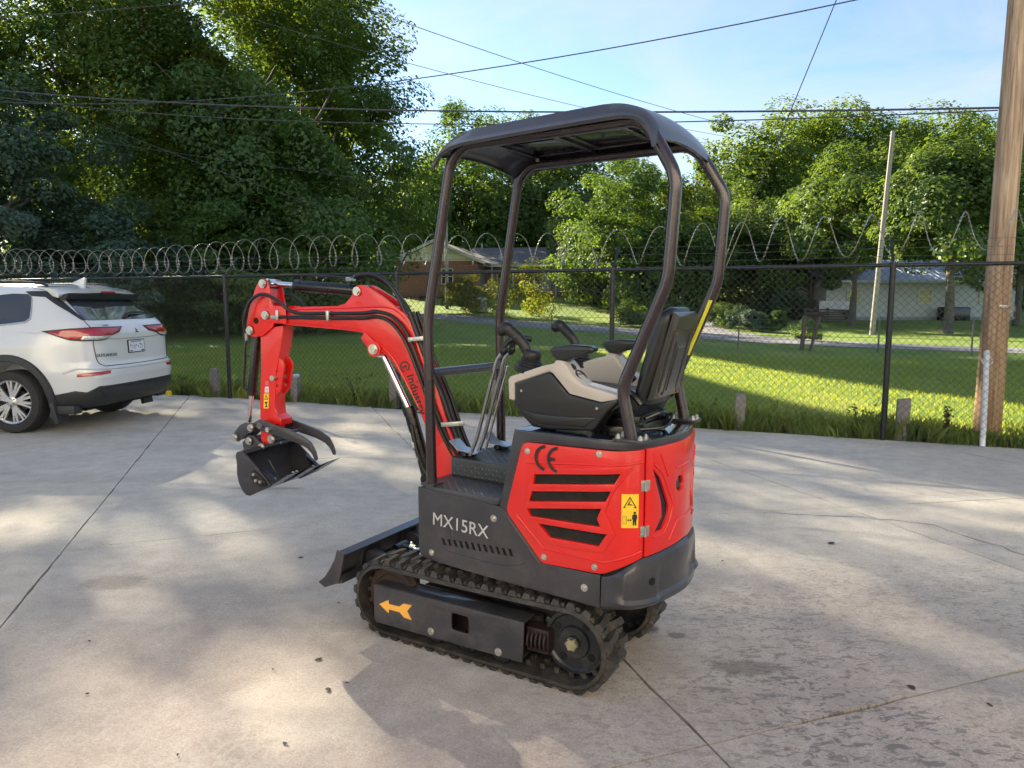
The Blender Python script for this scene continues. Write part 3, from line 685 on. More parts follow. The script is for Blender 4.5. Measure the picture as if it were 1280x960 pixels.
for side in (1, -1):
    tr = track(side); yc = 0.248 * side
    fy = 0.338 * side; o_ = 0.045 * side; hub = fy - 0.050 * side
    # sprocket
    g = G(); prof = [(0.0, hub), (0.028, hub), (0.028, hub - 0.012 * side), (0.060, hub - 0.012 * side), (0.066, hub - 0.022 * side), (0.104, hub - 0.022 * side), (0.112, hub - 0.014 * side), (0.124, hub - 0.014 * side), (0.124, hub - 0.05 * side), (0, hub - 0.05 * side)]
    g.lathe(prof, (SPX, 0, CZ), seg=40)
    for k in range(14):
        a = 2 * math.pi * k / 14; g.box((SPX + 0.128 * math.cos(a), yc, CZ + 0.128 * math.sin(a)), (0.026, 0.022, 0.024), Matrix.Rotation(-a, 3, 'Y'), bev=0.004)
    sp = build('drive_sprocket', g, mat('sprocket_paint', (0.014, 0.017, 0.021), 0.4, 0.2, 0.2, 0.3, 20, dust=0.3), ex, MT)
    for k in range(4):
        g = G(); a = 2 * math.pi * k / 4 + 0.6; g.cyl((SPX + 0.085 * math.cos(a), hub - 0.020 * side, CZ + 0.085 * math.sin(a)), (SPX + 0.085 * math.cos(a), hub - 0.0235 * side, CZ + 0.085 * math.sin(a)), 0.016, seg=16)
        build('lightening_hole', g, mat('deep_black', (0.003, 0.003, 0.003), 0.9), sp)
    g = G(); g.cyl((SPX, hub - 0.002 * side, CZ), (SPX, hub + 0.014 * side, CZ), 0.021, seg=12)
    for k in range(6):
        a = math.pi * k / 3; g.box((SPX + 0.021 * math.cos(a), hub + 0.006 * side, CZ + 0.021 * math.sin(a)), (0.010, 0.014, 0.009), Matrix.Rotation(-a, 3, 'Y'), bev=0.002)
    build('hub_nut', g, mat('brass_nut', (0.5, 0.45, 0.28), 0.35, 0.8, 0, 0.2, 40), sp)
    g = G()
    g.lathe([(0.0, yc - 0.03), (0.124, yc - 0.03), (0.132, yc - 0.012), (0.138, yc - 0.008), (0.138, yc + 0.008), (0.132, yc + 0.012), (0.124, yc + 0.03), (0.10, yc + 0.03), (0.09, yc + 0.022), (0.035, yc + 0.022), (0.03, yc + 0.04), (0, yc + 0.04)], (IDX, 0, CZ), seg=36)
    build('front_idler', g, RUST, ex, MT)
    for k, x in enumerate((-0.142, 0.02, 0.187)):
        g = G(); g.lathe([(0, yc - 0.07), (0.042, yc - 0.07), (0.045, yc - 0.06), (0.045, yc - 0.035), (0.03, yc - 0.03), (0.03, yc + 0.03), (0.045, yc + 0.035), (0.045, yc + 0.06), (0.042, yc + 0.07), (0, yc + 0.07)], (x, 0, 0.078), seg=20)
        build('track_roller', g, BLACK, ex, MT)
    # side cover of the track frame (open box beam with a square window)
    g = G(); f_, b_ = (0.338, 0.332) if side > 0 else (-0.338, -0.332)
    g.plate([(-0.250, 0.075), (0.488, 0.068), (0.497, 0.085), (0.497, 0.238), (-0.258, 0.241)], [[(0.006, 0.131), (0.076, 0.131), (0.083, 0.138), (0.083, 0.196), (0.076, 0.203), (0.006, 0.203), (-0.001, 0.196), (-0.001, 0.138)]], b_, f_, bev=0.0025)
    g.box((0.119, (f_ * 0.5 + b_ * 0.5) - 0.045 * side, 0.2375), (0.75, 0.085, 0.007), bev=0.002)
    g.box((0.119, (f_ * 0.5 + b_ * 0.5) - 0.045 * side, 0.095), (0.74, 0.085, 0.007))
    cov = build('track_frame_cover', g, GREY, ex, MT)
    g = G(); g.box((0.119, f_ - 0.105 * side, 0.16), (0.80, 0.03, 0.15)); g.box((-0.30, f_ - 0.06 * side, 0.165), (0.10, 0.06, 0.10), bev=0.01)
    for k in range(5): g.cyl((-0.262 - 0.018 * k, f_ - 0.05 * side, 0.165), (-0.270 - 0.018 * k, f_ - 0.05 * side, 0.165), 0.042, seg=14)
    build('track_tensioner', g, mat('tensioner_maroon', (0.016, 0.007, 0.007), 0.6, 0, 0, 0.3, 20), ex, MT)
    for x, z in ((0.187, 0.098), (-0.142, 0.092)):
        g = G(); g.cyl((x, f_, z), (x, f_ + 0.008 * side, z), 0.0125, seg=6); g.cyl((x, f_ - 0.002 * side, z), (x, f_ + 0.003 * side, z), 0.016, seg=16); build('bolt', g, ZINC, cov)
    if side > 0:
        A = [(0, 0), (-.052, .030), (-.055, .012), (-.112, .013), (-.135, .032), (-.180, .034), (-.154, 0.002), (-.178, -.032), (-.137, -.030), (-.113, -.012), (-.055, -.012), (-.052, -.030)]
        g = G(); g.plate([(0.466 + a, 0.156 + b) for a, b in A], [], 0.3381, 0.3392); build('arrow_decal', g, ORG, cov)
# centre frame, slew ring, dozer arms and blade
g = G(); g.prism([(-0.40, 0.10), (-0.28, 0.26), (0.24, 0.28), (0.42, 0.16), (0.42, 0.10)], -0.165, 0.165, bev=0.006)
g.box((0.05, 0, 0.2), (0.5, 0.33, 0.06)); build('centre_frame', g, GREY, ex, MT)
g = G(); g.lathe([(0.0, 0.27), (0.20, 0.27), (0.205, 0.29), (0.205, 0.315), (0.19, 0.32), (0.19, 0.37), (0, 0.37)], (0, 0, 0), axis='z', seg=40)
build('slew_ring', g, BLACK, ex)
g = G()
for x, y, z, r in ((-0.50, -0.06, 0.33, 0.035), (-0.44, -0.02, 0.335, 0.04), (-0.52, -0.16, 0.345, 0.03), (-0.36, 0.05, 0.34, 0.045), (-0.47, -0.11, 0.32, 0.03)): g.ball((x, y, z), (r * 2, r * 2.4, r * 1.7), sub=2)
g.tube(spline([(-0.30, 0.1, 0.34), (-0.42, 0.02, 0.315), (-0.50, -0.10, 0.33), (-0.45, -0.2, 0.35)], 6), 0.018, 8); g.box((-0.3, 0, 0.355), (0.45, 0.4, 0.04))
build('swivel_joint', g, RUST, ex)
g = G(); D = Vector
for sy in (1, -1):
    g.prism([(0.40, 0.19), (0.40, 0.25), (0.66, 0.315), (0.70, 0.30), (0.70, 0.24)], 0.15 * sy - 0.02, 0.15 * sy + 0.02, bev=0.004)
g.box((0.55, 0, 0.27), (0.05, 0.30, 0.02), bev=0.003)
ba = build('blade_arm', g, GREY, ex, MT)
g = G(); face = [(.700, .350), (.706, .30), (.722, .255), (.752, .21), (.800, .175)]
back = [(.690, .345), (.693, .30), (.708, .25), (.738, .203), (.787, .168)]
g.prism(face + back[::-1], -0.338, 0.338, bev=0.001)
g.prism([(.700, .353), (.700, .341), (.664, .333), (.660, .343)], -0.336, 0.336, bev=0.002)
g.prism([(.690, .20), (.700, .235), (.735, .215), (.73, .19)], -0.33, 0.33, bev=0.003)
for y in (-0.2, -0.1, 0.06, 0.2): g.prism([(.668, .335), (.697, .342), (.730, .2), (.695, .215), (.676, .30)], y - 0.004, y + 0.004)
bl = build('dozer_blade', g, GREY, ex, MT)
for y in (0.334, -0.340):
    g = G(); g.prism([(.706, .357), (.662, .347), (.676, .29), (.692, .235), (.697, .212), (.722, .195), (.787, .166), (.827, .184), (.785, .218), (.752, .262), (.722, .31)], y, y + 0.008, bev=0.0015); build('blade_end_plate', g, GREY, bl)
g = G(); g.tube([(0.33, 0.02, 0.33), (0.47, 0.02, 0.31)], 0.026, 14); g.tube([(0.47, 0.02, 0.31), (0.60, 0.02, 0.295)], 0.013, 12); g.cyl((0.60, -0.02, 0.295), (0.60, 0.06, 0.295), 0.022, seg=14)
build('blade_cylinder', g, BLACK, ex, MT)
g = G(); g.tube(spline([(0.30, 0.10, 0.36), (0.42, 0.12, 0.345), (0.46, 0.10, 0.34), (0.52, 0.04, 0.335)], 6), 0.007, 8); g.cyl((0.44, 0.105, 0.345), (0.48, 0.095, 0.34), 0.011, seg=8); build('blade_hose', g, ZINC, ex, MT)

# --- upper body ------------------------------------------------------------
half = [(.45, .30), (-.40, .30), (-.47, .297), (-.53, .284), (-.567, .258), (-.592, .215), (-.613, .14), (-.630, .05), (-.633, 0)]
OUTL = half + [(x, -y) for x, y in reversed(half[:-1])]
S_ = [0]
for i in range(1, len(OUTL)): S_.append(S_[-1] + math.dist(OUTL[i], OUTL[i - 1]))
SC = S_[8]
def nrm(i):
    a, b = OUTL[max(i - 1, 0)], OUTL[min(i + 1, len(OUTL) - 1)]; dx, dy = b[0] - a[0], b[1] - a[1]; l = math.hypot(dx, dy)
    return (dy / l * 1.0, -dx / l) if False else (dy / l, -dx / l)
def hood(s, z, off=0.0):
    import bisect
    i = max(0, min(bisect.bisect_right(S_, s) - 1, len(OUTL) - 2)); k = (s - S_[i]) / (S_[i + 1] - S_[i])
    # smooth (catmull) position
    P0, P1, P2, P3 = [Vector(OUTL[max(0, min(len(OUTL) - 1, j))]) for j in (i - 1, i, i + 1, i + 2)]
    if i == 0 or i == len(OUTL) - 2: p = P1.lerp(P2, k)
    else:
        m1 = (P2 - P0) / 2 * min(1, 2 * (S_[i + 1] - S_[i]) / max(1e-6, S_[i + 1] - S_[i - 1])); m2 = (P3 - P1) / 2 * min(1, 2 * (S_[i + 1] - S_[i]) / max(1e-6, S_[i + 2] - S_[i]))
        p = (2 * k ** 3 - 3 * k ** 2 + 1) * P1 + (k ** 3 - 2 * k ** 2 + k) * m1 + (-2 * k ** 3 + 3 * k ** 2) * P2 + (k ** 3 - k ** 2) * m2
    n1, n2 = Vector(nrm(i)), Vector(nrm(i + 1)); n_ = (n1 * (1 - k) + n2 * k).normalized()
    if n_.dot(Vector((p.x + 0.1, p.y))) < 0 : n_ = -n_
    return Vector((p.x + n_.x * off, p.y + n_.y * off, z))
CUTS = [0.05, 0.4] + [0.83 + 0.022 * k for k in range(43)] + [2.2]
def onhood(g): return g.map(lambda c: hood(c.x, c.z, c.y))
def sampled(a, b, n=24): return [a + (b - a) * k / n for k in range(n + 1)]
# inner body core under the panels
g = G(); ol = [hood(s, 0, -0.012) for s in sampled(0.40, 2 * SC - 0.40, 70)]
g.prism([(p.x, p.y) for p in ol], 0.385, 0.972, axis='z')
bmesh.ops.bisect_plane(g.b, geom=g.b.verts[:] + g.b.edges[:] + g.b.faces[:], plane_co=(-0.012, 0, 0.68), plane_no=(1, 0, 0.22), clear_outer=True)
bmesh.ops.holes_fill(g.b, edges=[e for e in g.b.edges if e.is_boundary])
core = build('engine_bay', g, MESHB, ex)
# grey side frame border showing round the red panel, left and right
def mirror(poly): return [(2 * SC - a, b) for a, b in poly][::-1]
frameL = [(0.524, 0.984), (1.040, 0.982), (1.52 * 0 + 1.040, 0.955), (0.60, 0.945), (0.50, 0.66), (0.53, 0.60), (0.452, 0.66), (0.462, 0.70)]
g = G(); g.plate(frameL, [], -0.012, 0.0, bev=0.002, cuts=CUTS); onhood(g); build('side_frame', g, GREY, ex)
g = G(); g.plate(mirror(frameL), [], -0.012, 0.0, cuts=CUTS); onhood(g); build('side_frame', g, GREY, ex)
# rim of the deck round the rear
g = G(); g.plate([(1.038, 0.956), (2 * SC - 1.038, 0.956), (2 * SC - 1.038, 0.984), (1.038, 0.984)], [], -0.014, 0.001, bev=0.002, cuts=CUTS); onhood(g); build('deck_rim', g, GREY, ex)
g = G(); ol = [hood(s, 0, -0.006) for s in sampled(0.52, 2 * SC - 0.52, 60)]
g.prism([(p.x, p.y) for p in ol], 0.968, 0.986, axis='z', bev=0.002); deck = build('deck_plate', g, mat('deck_gloss', (0.012, 0.014, 0.028), 0.16, 0.1, 0.6, 0.1, 6), ex)
g = G(); g.box((-0.36, 0.0, 1.000), (0.30, 0.34, 0.03), bev=0.006); build('seat_base', g, BLACK, ex)
g = G(); g.lathe([(0, 0.9862), (0.03, 0.9862), (0.03, 0.9875), (0, 0.9875)], (-0.52, -0.03, 0), axis='z', seg=24); build('deck_label', g, mat('olive_label', (0.35, 0.33, 0.08), 0.5), deck)
# red side panel with four louvre openings (left), mirrored plain on the right
outer = [(0.596, 0.944), (0.582, 0.942), (0.571, 0.936), (0.563, 0.925), (0.497, 0.684), (0.496, 0.668), (0.503, 0.650), (0.648, 0.494), (0.665, 0.487), (0.897, 0.497), (0.915, 0.502), (1.030, 0.562), (1.046, 0.568), (1.046, 0.958), (0.95, 0.950)]
lv = [[(0.624, 0.827), (0.617, 0.788), (0.945, 0.834), (0.965, 0.872)],
      [(0.613, 0.760), (0.599, 0.719), (0.916, 0.767), (0.934, 0.806)],
      [(0.592, 0.690), (0.607, 0.662), (0.898, 0.672), (0.884, 0.700), (0.900, 0.739)],
      [(0.642, 0.640), (0.692, 0.595), (0.892, 0.600), (0.922, 0.648)]]
g = G(); g.plate(outer, lv, 0.0, 0.010, bev=0.0022, cuts=CUTS); onhood(g)
sp_ = build('side_panel', g, RED, ex)
def beads(lines, r, m, parent, name, off=0.0095, close=False, seg=6):
    g = G()
    for L in lines:
        P = []
        for i in range(len(L) - (0 if close else 1)):
            a, b = L[i], L[(i + 1) % len(L)]; n_ = max(2, int(math.dist(a, b) / 0.02))
            for k in range(n_): P.append(hood(a[0] + (b[0] - a[0]) * k / n_, a[1] + (b[1] - a[1]) * k / n_, off))
        P.append(hood(L[0][0], L[0][1], off) if close else hood(L[-1][0], L[-1][1], off))
        g.tube(P, r, seg)
    return build(name, g, m, parent, sharp=80)
# stepped pressing: raised inner field with the louvres in it
inner = [(0.609, 0.848), (0.965, 0.895), (1.012, 0.902), (0.945, 0.805), (0.915, 0.731), (0.952, 0.650), (0.909, 0.574), (0.678, 0.565), (0.566, 0.667)]
g = G(); g.plate(inner, lv, 0.0095, 0.0150, bev=0.003, cuts=CUTS); onhood(g); build('louvre_field', g, RED, sp_)
beads([[(0.541, 0.655), (0.663, 0.546), (0.919, 0.544), (1.040, 0.592)], [(0.590, 0.868), (0.98, 0.905), (1.040, 0.915)]], 0.0045, RED, sp_, 'pressed_ridge')
g = G()
for q in lv:     # louvre mesh behind each opening
    pad = [(a, b) for a, b in q]; g.plate([(a + (0.006 if a > 0.8 else -0.006), b) for a, b in pad], [], -0.002, 0.0005, cuts=CUTS)
onhood(g)
# wire lattice
zmin = lambda s: 0
def inpoly(x, y, P):
    c = False; n = len(P)
    for i in range(n):
        x1, y1 = P[i]; x2, y2 = P[i - 1]
        if (y1 > y) != (y2 > y) and x < (x2 - x1) * (y - y1) / (y2 - y1) + x1: c = not c
    return c
build('louvre_backing', g, mat('louvre_dark', (0.006, 0.006, 0.006), 0.7), sp_)
g = G()
for q in lv:
    xs = [a for a, b in q]; zs = [b for a, b in q]; st = 0.0085
    for sg in (1, -1):
        c = -0.3
        while c < 0.9:
            seg_ = []
            x = min(xs)
            while x < max(xs):
                z = (min(zs) if sg > 0 else max(zs)) + sg * (x - min(xs) - c) * 0.75
                if inpoly(x, z, q): seg_.append((x, z))
                x += 0.004
            if len(seg_) > 1: g.tube([hood(*seg_[0], 0.003), hood(*seg_[-1], 0.003)], 0.0009, 3, False)
            c += st
o = build('louvre_mesh', g, mat('expanded_metal', (0.09, 0.085, 0.08), 0.45, 0.6, 0, 0.2, 30), sp_, smooth=False); o['kind'] = 'stuff'
def hbolt(s, z, parent, r=0.009, m=ZINC, name='bolt'):
    g = G(); p = hood(s, z, 0.0); n_ = (hood(s, z, 1.0) - p).normalized()
    g.tube([p + n_ * 0.008, p + n_ * 0.0115], r * 1.35, 16); g.tube([p + n_ * 0.0115, p + n_ * 0.0135], r * 0.95, 12); g.tube([p + n_ * 0.0134, p + n_ * 0.019], r * 0.62, 6)
    return build(name, g, m, parent)
for s, z in ((0.590, 0.911), (0.889, 0.936), (0.665, 0.513), (0.877, 0.518)):
    hbolt(s, z, sp_)
# CE mark from two open rings
def arc(cx, cz, r, a0, a1, w_, n=14):
    o_ = [(cx + r * math.cos(R(a0 + (a1 - a0) * k / n)), cz + r * math.sin(R(a0 + (a1 - a0) * k / n))) for k in range(n + 1)]
    i_ = [(cx + (r - w_) * math.cos(R(a0 + (a1 - a0) * k / n)), cz + (r - w_) * math.sin(R(a0 + (a1 - a0) * k / n))) for k in range(n + 1)]
    return o_ + i_[::-1]
g = G(); g.plate(arc(0.674, 0.894, 0.050, 98, 262, 0.012), [], 0.0145, 0.0152); g.plate(arc(0.728, 0.894, 0.050, 98, 262, 0.012), [], 0.0145, 0.0152)
g.plate([(0.688, 0.888), (0.712, 0.888), (0.712, 0.900), (0.688, 0.900)], [], 0.0145, 0.01515); g.map(lambda c: hood(c.x, c.z, c.y)); build('ce_mark', g, INK, sp_)
# warning sticker: triangle over, keep-clear figure below
g = G(); g.plate([(0.970, 0.679), (1.026, 0.679), (1.026, 0.801), (0.970, 0.801)], [], 0.0095, 0.0108, cuts=CUTS); onhood(g); stk = build('warning_sticker', g, YEL, sp_)
def tri_frame(cx, cz, w_, h_, t): 
    return [(cx - w_ / 2, cz - h_ / 2), (cx + w_ / 2, cz - h_ / 2), (cx, cz + h_ / 2)], [(cx - w_ / 2 + t * 1.7, cz - h_ / 2 + t), (cx + w_ / 2 - t * 1.7, cz - h_ / 2 + t), (cx, cz + h_ / 2 - t * 1.9)]
g = G(); a, b = tri_frame(0.998, 0.772, 0.044, 0.042, 0.0032); g.plate(a, [b], 0.0109, 0.0116)
g.plate([(0.990, 0.762), (0.998, 0.778), (1.000, 0.777), (0.996, 0.766), (1.006, 0.764), (1.006, 0.761)], [], 0.0109, 0.0116)
g.plate([(0.972, 0.7405), (1.024, 0.7405), (1.024, 0.7417), (0.972, 0.7417)], [], 0.0109, 0.0114)
g.plate([(0.975, 0.694), (0.988, 0.694), (0.988, 0.722), (0.975, 0.722)], [[(0.9758, 0.6948), (0.9872, 0.6948), (0.9872, 0.7212), (0.9758, 0.7212)]], 0.0109, 0.0116)
g.plate([(0.990, 0.708), (0.9945, 0.7125), (0.9945, 0.709), (1.0, 0.709), (1.0, 0.7125), (1.0045, 0.708), (1.0, 0.7035), (1.0, 0.707), (0.9945, 0.707), (0.9945, 0.7035)], [], 0.0109, 0.0116)
g.plate([(1.0075, 0.689), (1.012, 0.689), (1.0135, 0.705), (1.015, 0.689), (1.0195, 0.689), (1.019, 0.71), (1.0215, 0.71), (1.0215, 0.725), (1.017, 0.729), (1.010, 0.729), (1.0055, 0.725), (1.0055, 0.71), (1.008, 0.71)], [], 0.0109, 0.0116)
g.plate([(1.0135 + 0.0042 * math.cos(k), 0.7345 + 0.0042 * math.sin(k)) for k in [j * 0.6283 for j in range(10)]], [], 0.0109, 0.0116)
onhood(g); build('warning_print', g, INK, stk)
g = G(); g.plate(mirror(outer), [], 0.0, 0.010, bev=0.0022, cuts=CUTS); onhood(g); build('side_panel', g, RED, ex)
# rear door
do = [(1.052, 0.568), (1.12, 0.573), (1.242, 0.580), (SC, 0.582), (2 * SC - 1.242, 0.580), (2 * SC - 1.12, 0.573), (2 * SC - 1.052, 0.568), (2 * SC - 1.052, 0.960), (1.052, 0.960)]
chev = [(1.083, 0.885), (1.122, 0.847), (1.178, 0.736), (1.174, 0.699), (1.140, 0.653), (1.097, 0.650), (1.138, 0.701), (1.131, 0.759)]
hole = [(1.250 + 0.028 * math.cos(k * 0.3927), 0.803 + 0.030 * math.sin(k * 0.3927)) for k in range(16)]
slot = [(2 * SC - 1.250 + 0.008 * math.cos(k * 0.785), 0.80 + 0.035 * math.sin(k * 0.785)) for k in range(8)]
g = G(); g.plate(do, [chev, mirror(chev), hole[::-1]], 0.0, 0.011, bev=0.0025, cuts=CUTS); onhood(g); door = build('rear_door', g, RED, ex)
field = [(1.088, 0.912), (1.115, 0.925), (1.166, 0.852), (1.235, 0.862), (1.30, 0.868), (1.42, 0.855), (2 * SC - 1.115, 0.925), (2 * SC - 1.088, 0.912), (2 * SC - 1.205, 0.735), (2 * SC - 1.190, 0.683), (2 * SC - 1.10, 0.620), (1.42, 0.660), (1.235, 0.668), (1.180, 0.600), (1.085, 0.620)]
beads([[(1.124, 0.930), (1.169, 0.846)], [(1.222, 0.866), (1.37, 0.872), (1.440, 0.835), (1.455, 0.79)], [(1.420, 0.672), (1.235, 0.668), (1.182, 0.602)], [(1.089, 0.900), (1.135, 0.862), (1.204, 0.735), (1.192, 0.688), (1.150, 0.636), (1.092, 0.634)], [(2 * SC - a, b) for a, b in [(1.089, 0.900), (1.135, 0.862), (1.204, 0.735), (1.192, 0.688), (1.150, 0.636), (1.092, 0.634)]]], 0.0048, RED, door, 'pressed_ridge', off=0.0105)
for q_ in (chev, mirror(chev), hole):
    g = G(); g.plate(q_, [], 0.0, 0.002, cuts=CUTS); onhood(g); build('vent_grille', g, mat('vent_gloss', (0.006, 0.008, 0.02), 0.2, 0.3, 0.5), door)
g = G(); g.plate([(SC - 0.03, 0.78), (SC + 0.03, 0.78), (SC + 0.03, 0.83), (SC - 0.03, 0.83)], [], 0.010, 0.016, bev=0.002, cuts=CUTS); onhood(g)
for (s0_, z0_) in ((1.0505, 0.829), (1.0505, 0.664)):
    g = G(); g.plate([(s0_ - 0.017, z0_ - 0.019), (s0_ + 0.017, z0_ - 0.019), (s0_ + 0.017, z0_ + 0.019), (s0_ - 0.017, z0_ + 0.019)], [], 0.009, 0.0135, bev=0.001, cuts=CUTS); onhood(g)
    g.tube([hood(s0_, z0_ - 0.02, 0.0145), hood(s0_, z0_ + 0.02, 0.0145)], 0.0045, 8)
    for a in (-0.010, 0.010):
        for b in (-0.011, 0.011):
            p = hood(s0_ + a, z0_ + b, 0.0135); q = hood(s0_ + a, z0_ + b, 0.016); g.tube([p, q], 0.003, 8)
    build('door_hinge', g, ZINC, ex)
# lower skirt panel, left and right, wrapping the front corner
sk = [(0.036, 0.690), (0.036, 0.412), (0.048, 0.395), (0.082, 0.382), (0.30, 0.374), (0.896, 0.366), (0.896, 0.490), (0.668, 0.484), (0.646, 0.487), (0.500, 0.640), (0.478, 0.662), (0.452, 0.672), (0.30, 0.680)]
slots = []
for k in range(12):
    t = k / 11; a = 0.160 + 0.336 * t; zt = 0.489 + 0.021 * t; zb = 0.463 + 0.019 * t; slots.append([(a, zt), (a + 0.012, zb), (a + 0.026, zb + 0.001), (a + 0.014, zt + 0.001)])
g = G(); g.plate(sk, slots, -0.006, 0.0035, bev=0.002, cuts=CUTS + [0.2 * k + 0.01 for k in range(1, 4)]); onhood(g); skp = build('skirt_panel', g, GREY, ex)
g = G(); g.plate([(0.14, 0.45), (0.54, 0.47), (0.54, 0.52), (0.14, 0.50)], [], -0.008, -0.005, cuts=CUTS); onhood(g); build('slot_backing', g, mat('deep_black', (0.003,) * 3, 0.9), skp)
beads([[(0.168, 0.441), (0.370, 0.433), (0.50, 0.440), (0.570, 0.466)], [(0.455, 0.655), (0.492, 0.640), (0.640, 0.484)]], 0.0035, GREY, skp, 'pressed_ridge', off=0.0035)
for s, z in ((0.108, 0.417), (0.429, 0.621), (0.835, 0.429)):
    hbolt(s, z, skp, r=0.0105).location = (0, -0.0055, 0)
tm = MU  # lettering on the skirt
o = text_mesh('model_lettering', 'MX15RX', 0.0755, 0.0006, SILV, skp, frame(hood(0.112, 0.5415, 0.0046), Vector((-1, 0, -0.03)).normalized(), Vector((-0.03, 0, 1)).normalized(), Vector((0, 1, 0))), bold=0.0, space=1.02)
g = G(); g.plate(mirror(sk), [], -0.006, 0.0035, bev=0.002, cuts=CUTS + [2.2]); onhood(g); build('skirt_panel', g, GREY, ex)
# front face of the lower body and floor pan
g = G(); g.prism([(0.414, -0.297), (0.414, 0.297), (0.405, 0.303), (0.36, 0.303), (0.36, -0.303), (0.405, -0.303)], 0.40, 0.69, axis='z', bev=0.006); g.box((0.19, 0, 0.40), (0.44, 0.57, 0.02)); build('front_panel', g, GREY, ex)
g = G(); g.prism([(0.42, -0.296), (0.42, 0.255), (0.375, 0.298), (0.02, 0.298), (-0.012, 0.27), (-0.012, -0.296)], 0.672, 0.700, axis='z', bev=0.004); build('step_floor', g, TREAD, ex)
fp = [(0.405, 0.085), (0.395, 0.100), (-0.02, 0.112), (-0.04, -0.29), (0.30, -0.29), (0.405, -0.12)]
g = G(); g.prism(fp, 0.700, 0.785, axis='z', bev=0.010, seg=3); flo = build('raised_floor', g, TREAD, ex)
# raised tread bars on step and riser (real little ribs)
g = G()
def ribs(o, ex_, ey_, nx_, ny_, step, nrm_):
    for i in range(nx_):
        for j in range(ny_):
            a = 0.62 if (i + j) % 2 else -0.62
            c = o + ex_ * (i + 0.5) * step + ey_ * (j + 0.5) * step; d = ex_ * math.cos(a) + ey_ * math.sin(a); q = nrm_.cross(d)
            v = [g.b.verts.new(c + d * 0.010), g.b.verts.new(c + q * 0.0028), g.b.verts.new(c - d * 0.010), g.b.verts.new(c - q * 0.0028), g.b.verts.new(c + nrm_ * 0.0022)]
            for k in range(4): g.b.faces.new((v[k], v[(k + 1) % 4], v[4]))
ribs(Vector((0.00, 0.120, 0.7004)), Vector((1, 0, 0)), Vector((0, 1, 0)), 19, 9, 0.0195, ZU)
ribs(Vector((-0.02, -0.27, 0.7854)), Vector((1, 0, 0)), Vector((0, 1, 0)), 20, 18, 0.0195, ZU)
ribs(Vector((0.385, 0.1035, 0.706)), Vector((-1, 0.028, 0)).normalized(), ZU, 19, 3, 0.0195, Vector((0.02, 1, 0)).normalized())
o = build('tread_ribs', g, mat('tread_ribs', (0.09, 0.11, 0.118), 0.33, 0.3, 0, 0.1), flo, smooth=False); o['kind'] = 'stuff'

# counterweight
def weight():
    g = G(); n = 64; s0_, s1_ = 0.902, 2 * SC - 0.902
    def top(s): d = min(s - s0_, s1_ - s); return 0.488 + 0.078 * sstep(0.0, 0.155, d) + 0.010 * sstep(0.15, 0.35, d)
    rows = []
    for i in range(n + 1):
        s = s0_ + (s1_ - s0_) * i / n; d = min(s - s0_, s1_ - s); e = sstep(0, 0.10, d); t = top(s); c = abs(s - SC)
        prof = [(0.372, -0.05), (0.366 + 0.010 * e, 0.004 + 0.0 * e), (0.380 + 0.010 * e, 0.010 + 0.018 * e), (0.402, 0.008 + 0.030 * e), (0.4065, 0.008 + 0.030 * e), (0.420, 0.008 + 0.020 * e), (0.45, 0.006 + 0.020 * e), (0.50 * 0.4 + t * 0.6 - 0.01, 0.006 + 0.016 * e), (t - 0.016, 0.005 + 0.013 * e), (t - 0.003, 0.002 + 0.004 * e), (t, -0.006), (t, -0.03)]
        if c < 0.20:      # flat recess in the middle of the rear
            k = 1 - sstep(0.17, 0.20, c); prof = [(z, o - 0.014 * k if 0.40 < z < 0.52 else o) for z, o in prof]
        rows.append([g.b.verts.new(hood(s, z, o)) for z, o in prof])
    for i in range(n):
        for k in range(len(rows[0]) - 1): g.b.faces.new((rows[i][k], rows[i + 1][k], rows[i + 1][k + 1], rows[i][k + 1]))
    g.b.faces.new(rows[0][::-1]); g.b.faces.new(rows[-1])
    bot = [r[0] for r in rows]; g.b.faces.new(bot)
    bmesh.ops.recalc_face_normals(g.b, faces=g.b.faces)
    return build('counterweight', g, GREY, ex, sharp=28)
cw = weight()
g = G(); p = hood(1.075, 0.478, 0.018); q = hood(1.075, 0.478, 0.0275); g.tube([p, q], 0.014, 20); build('lifting_hole', g, mat('deep_black', (0.003,) * 3, 0.9), cw)
# --- canopy ----------------------------------------------------------------
def post_path(y, yt):
    P = [(.365, y, .700), (.375, y, 1.396), (.262, yt, 2.01), (.20, yt, 2.078), (-.535, yt, 2.076), (-.590, yt, 2.032), (-.684, y, 1.875), (-.664, y, 1.545), (-.505, y, 1.168), (-.546, y, .988)]
    return rounded(P, [0.05, 0.03, 0.06, 0.04, 0.02, 0.05, 0.045, 0.045], 5)
for y in (.270, -.250):
    g = G(); g.tube(post_path(y, y * 0.95), 0.0222, 18); cp_ = build('canopy_post', g, TUBE, ex, sharp=60)
    g = G()
    g.box((-.546, y, .992), (.115, .075, .012), bev=0.003)
    build('post_flange', g, GREY, cp_)
    for dx in (-.042, .042):
        for dy in (-0.022, 0.022):
            g = G(); g.cyl((-.546 + dx, y + dy, .998), (-.546 + dx, y + dy, 1.002), .011, seg=14); g.cyl((-.546 + dx, y + dy, 1.002), (-.546 + dx, y + dy, 1.010), .0085, seg=6); g.cyl((-.546 + dx, y + dy, 1.010), (-.546 + dx, y + dy, 1.014), .0045, seg=10); build('bolt', g, ZINC, cp_)
    g = G(); g.box((.365, y, .704), (.07, .065, .010), bev=0.003); build('post_flange', g, GREY, cp_)
g = G(); g.tube([(.368, .262, 1.175), (.368, -.242, 1.168)], 0.0195, 16); build('front_grab_bar', g, TUBE, ex)
g = G()
for x in (.13, -.14, -.42): g.box((x, 0.01, 2.094), (.028, .50, .012), bev=0.003)
build('roof_crossbar', g, TUBE, ex)
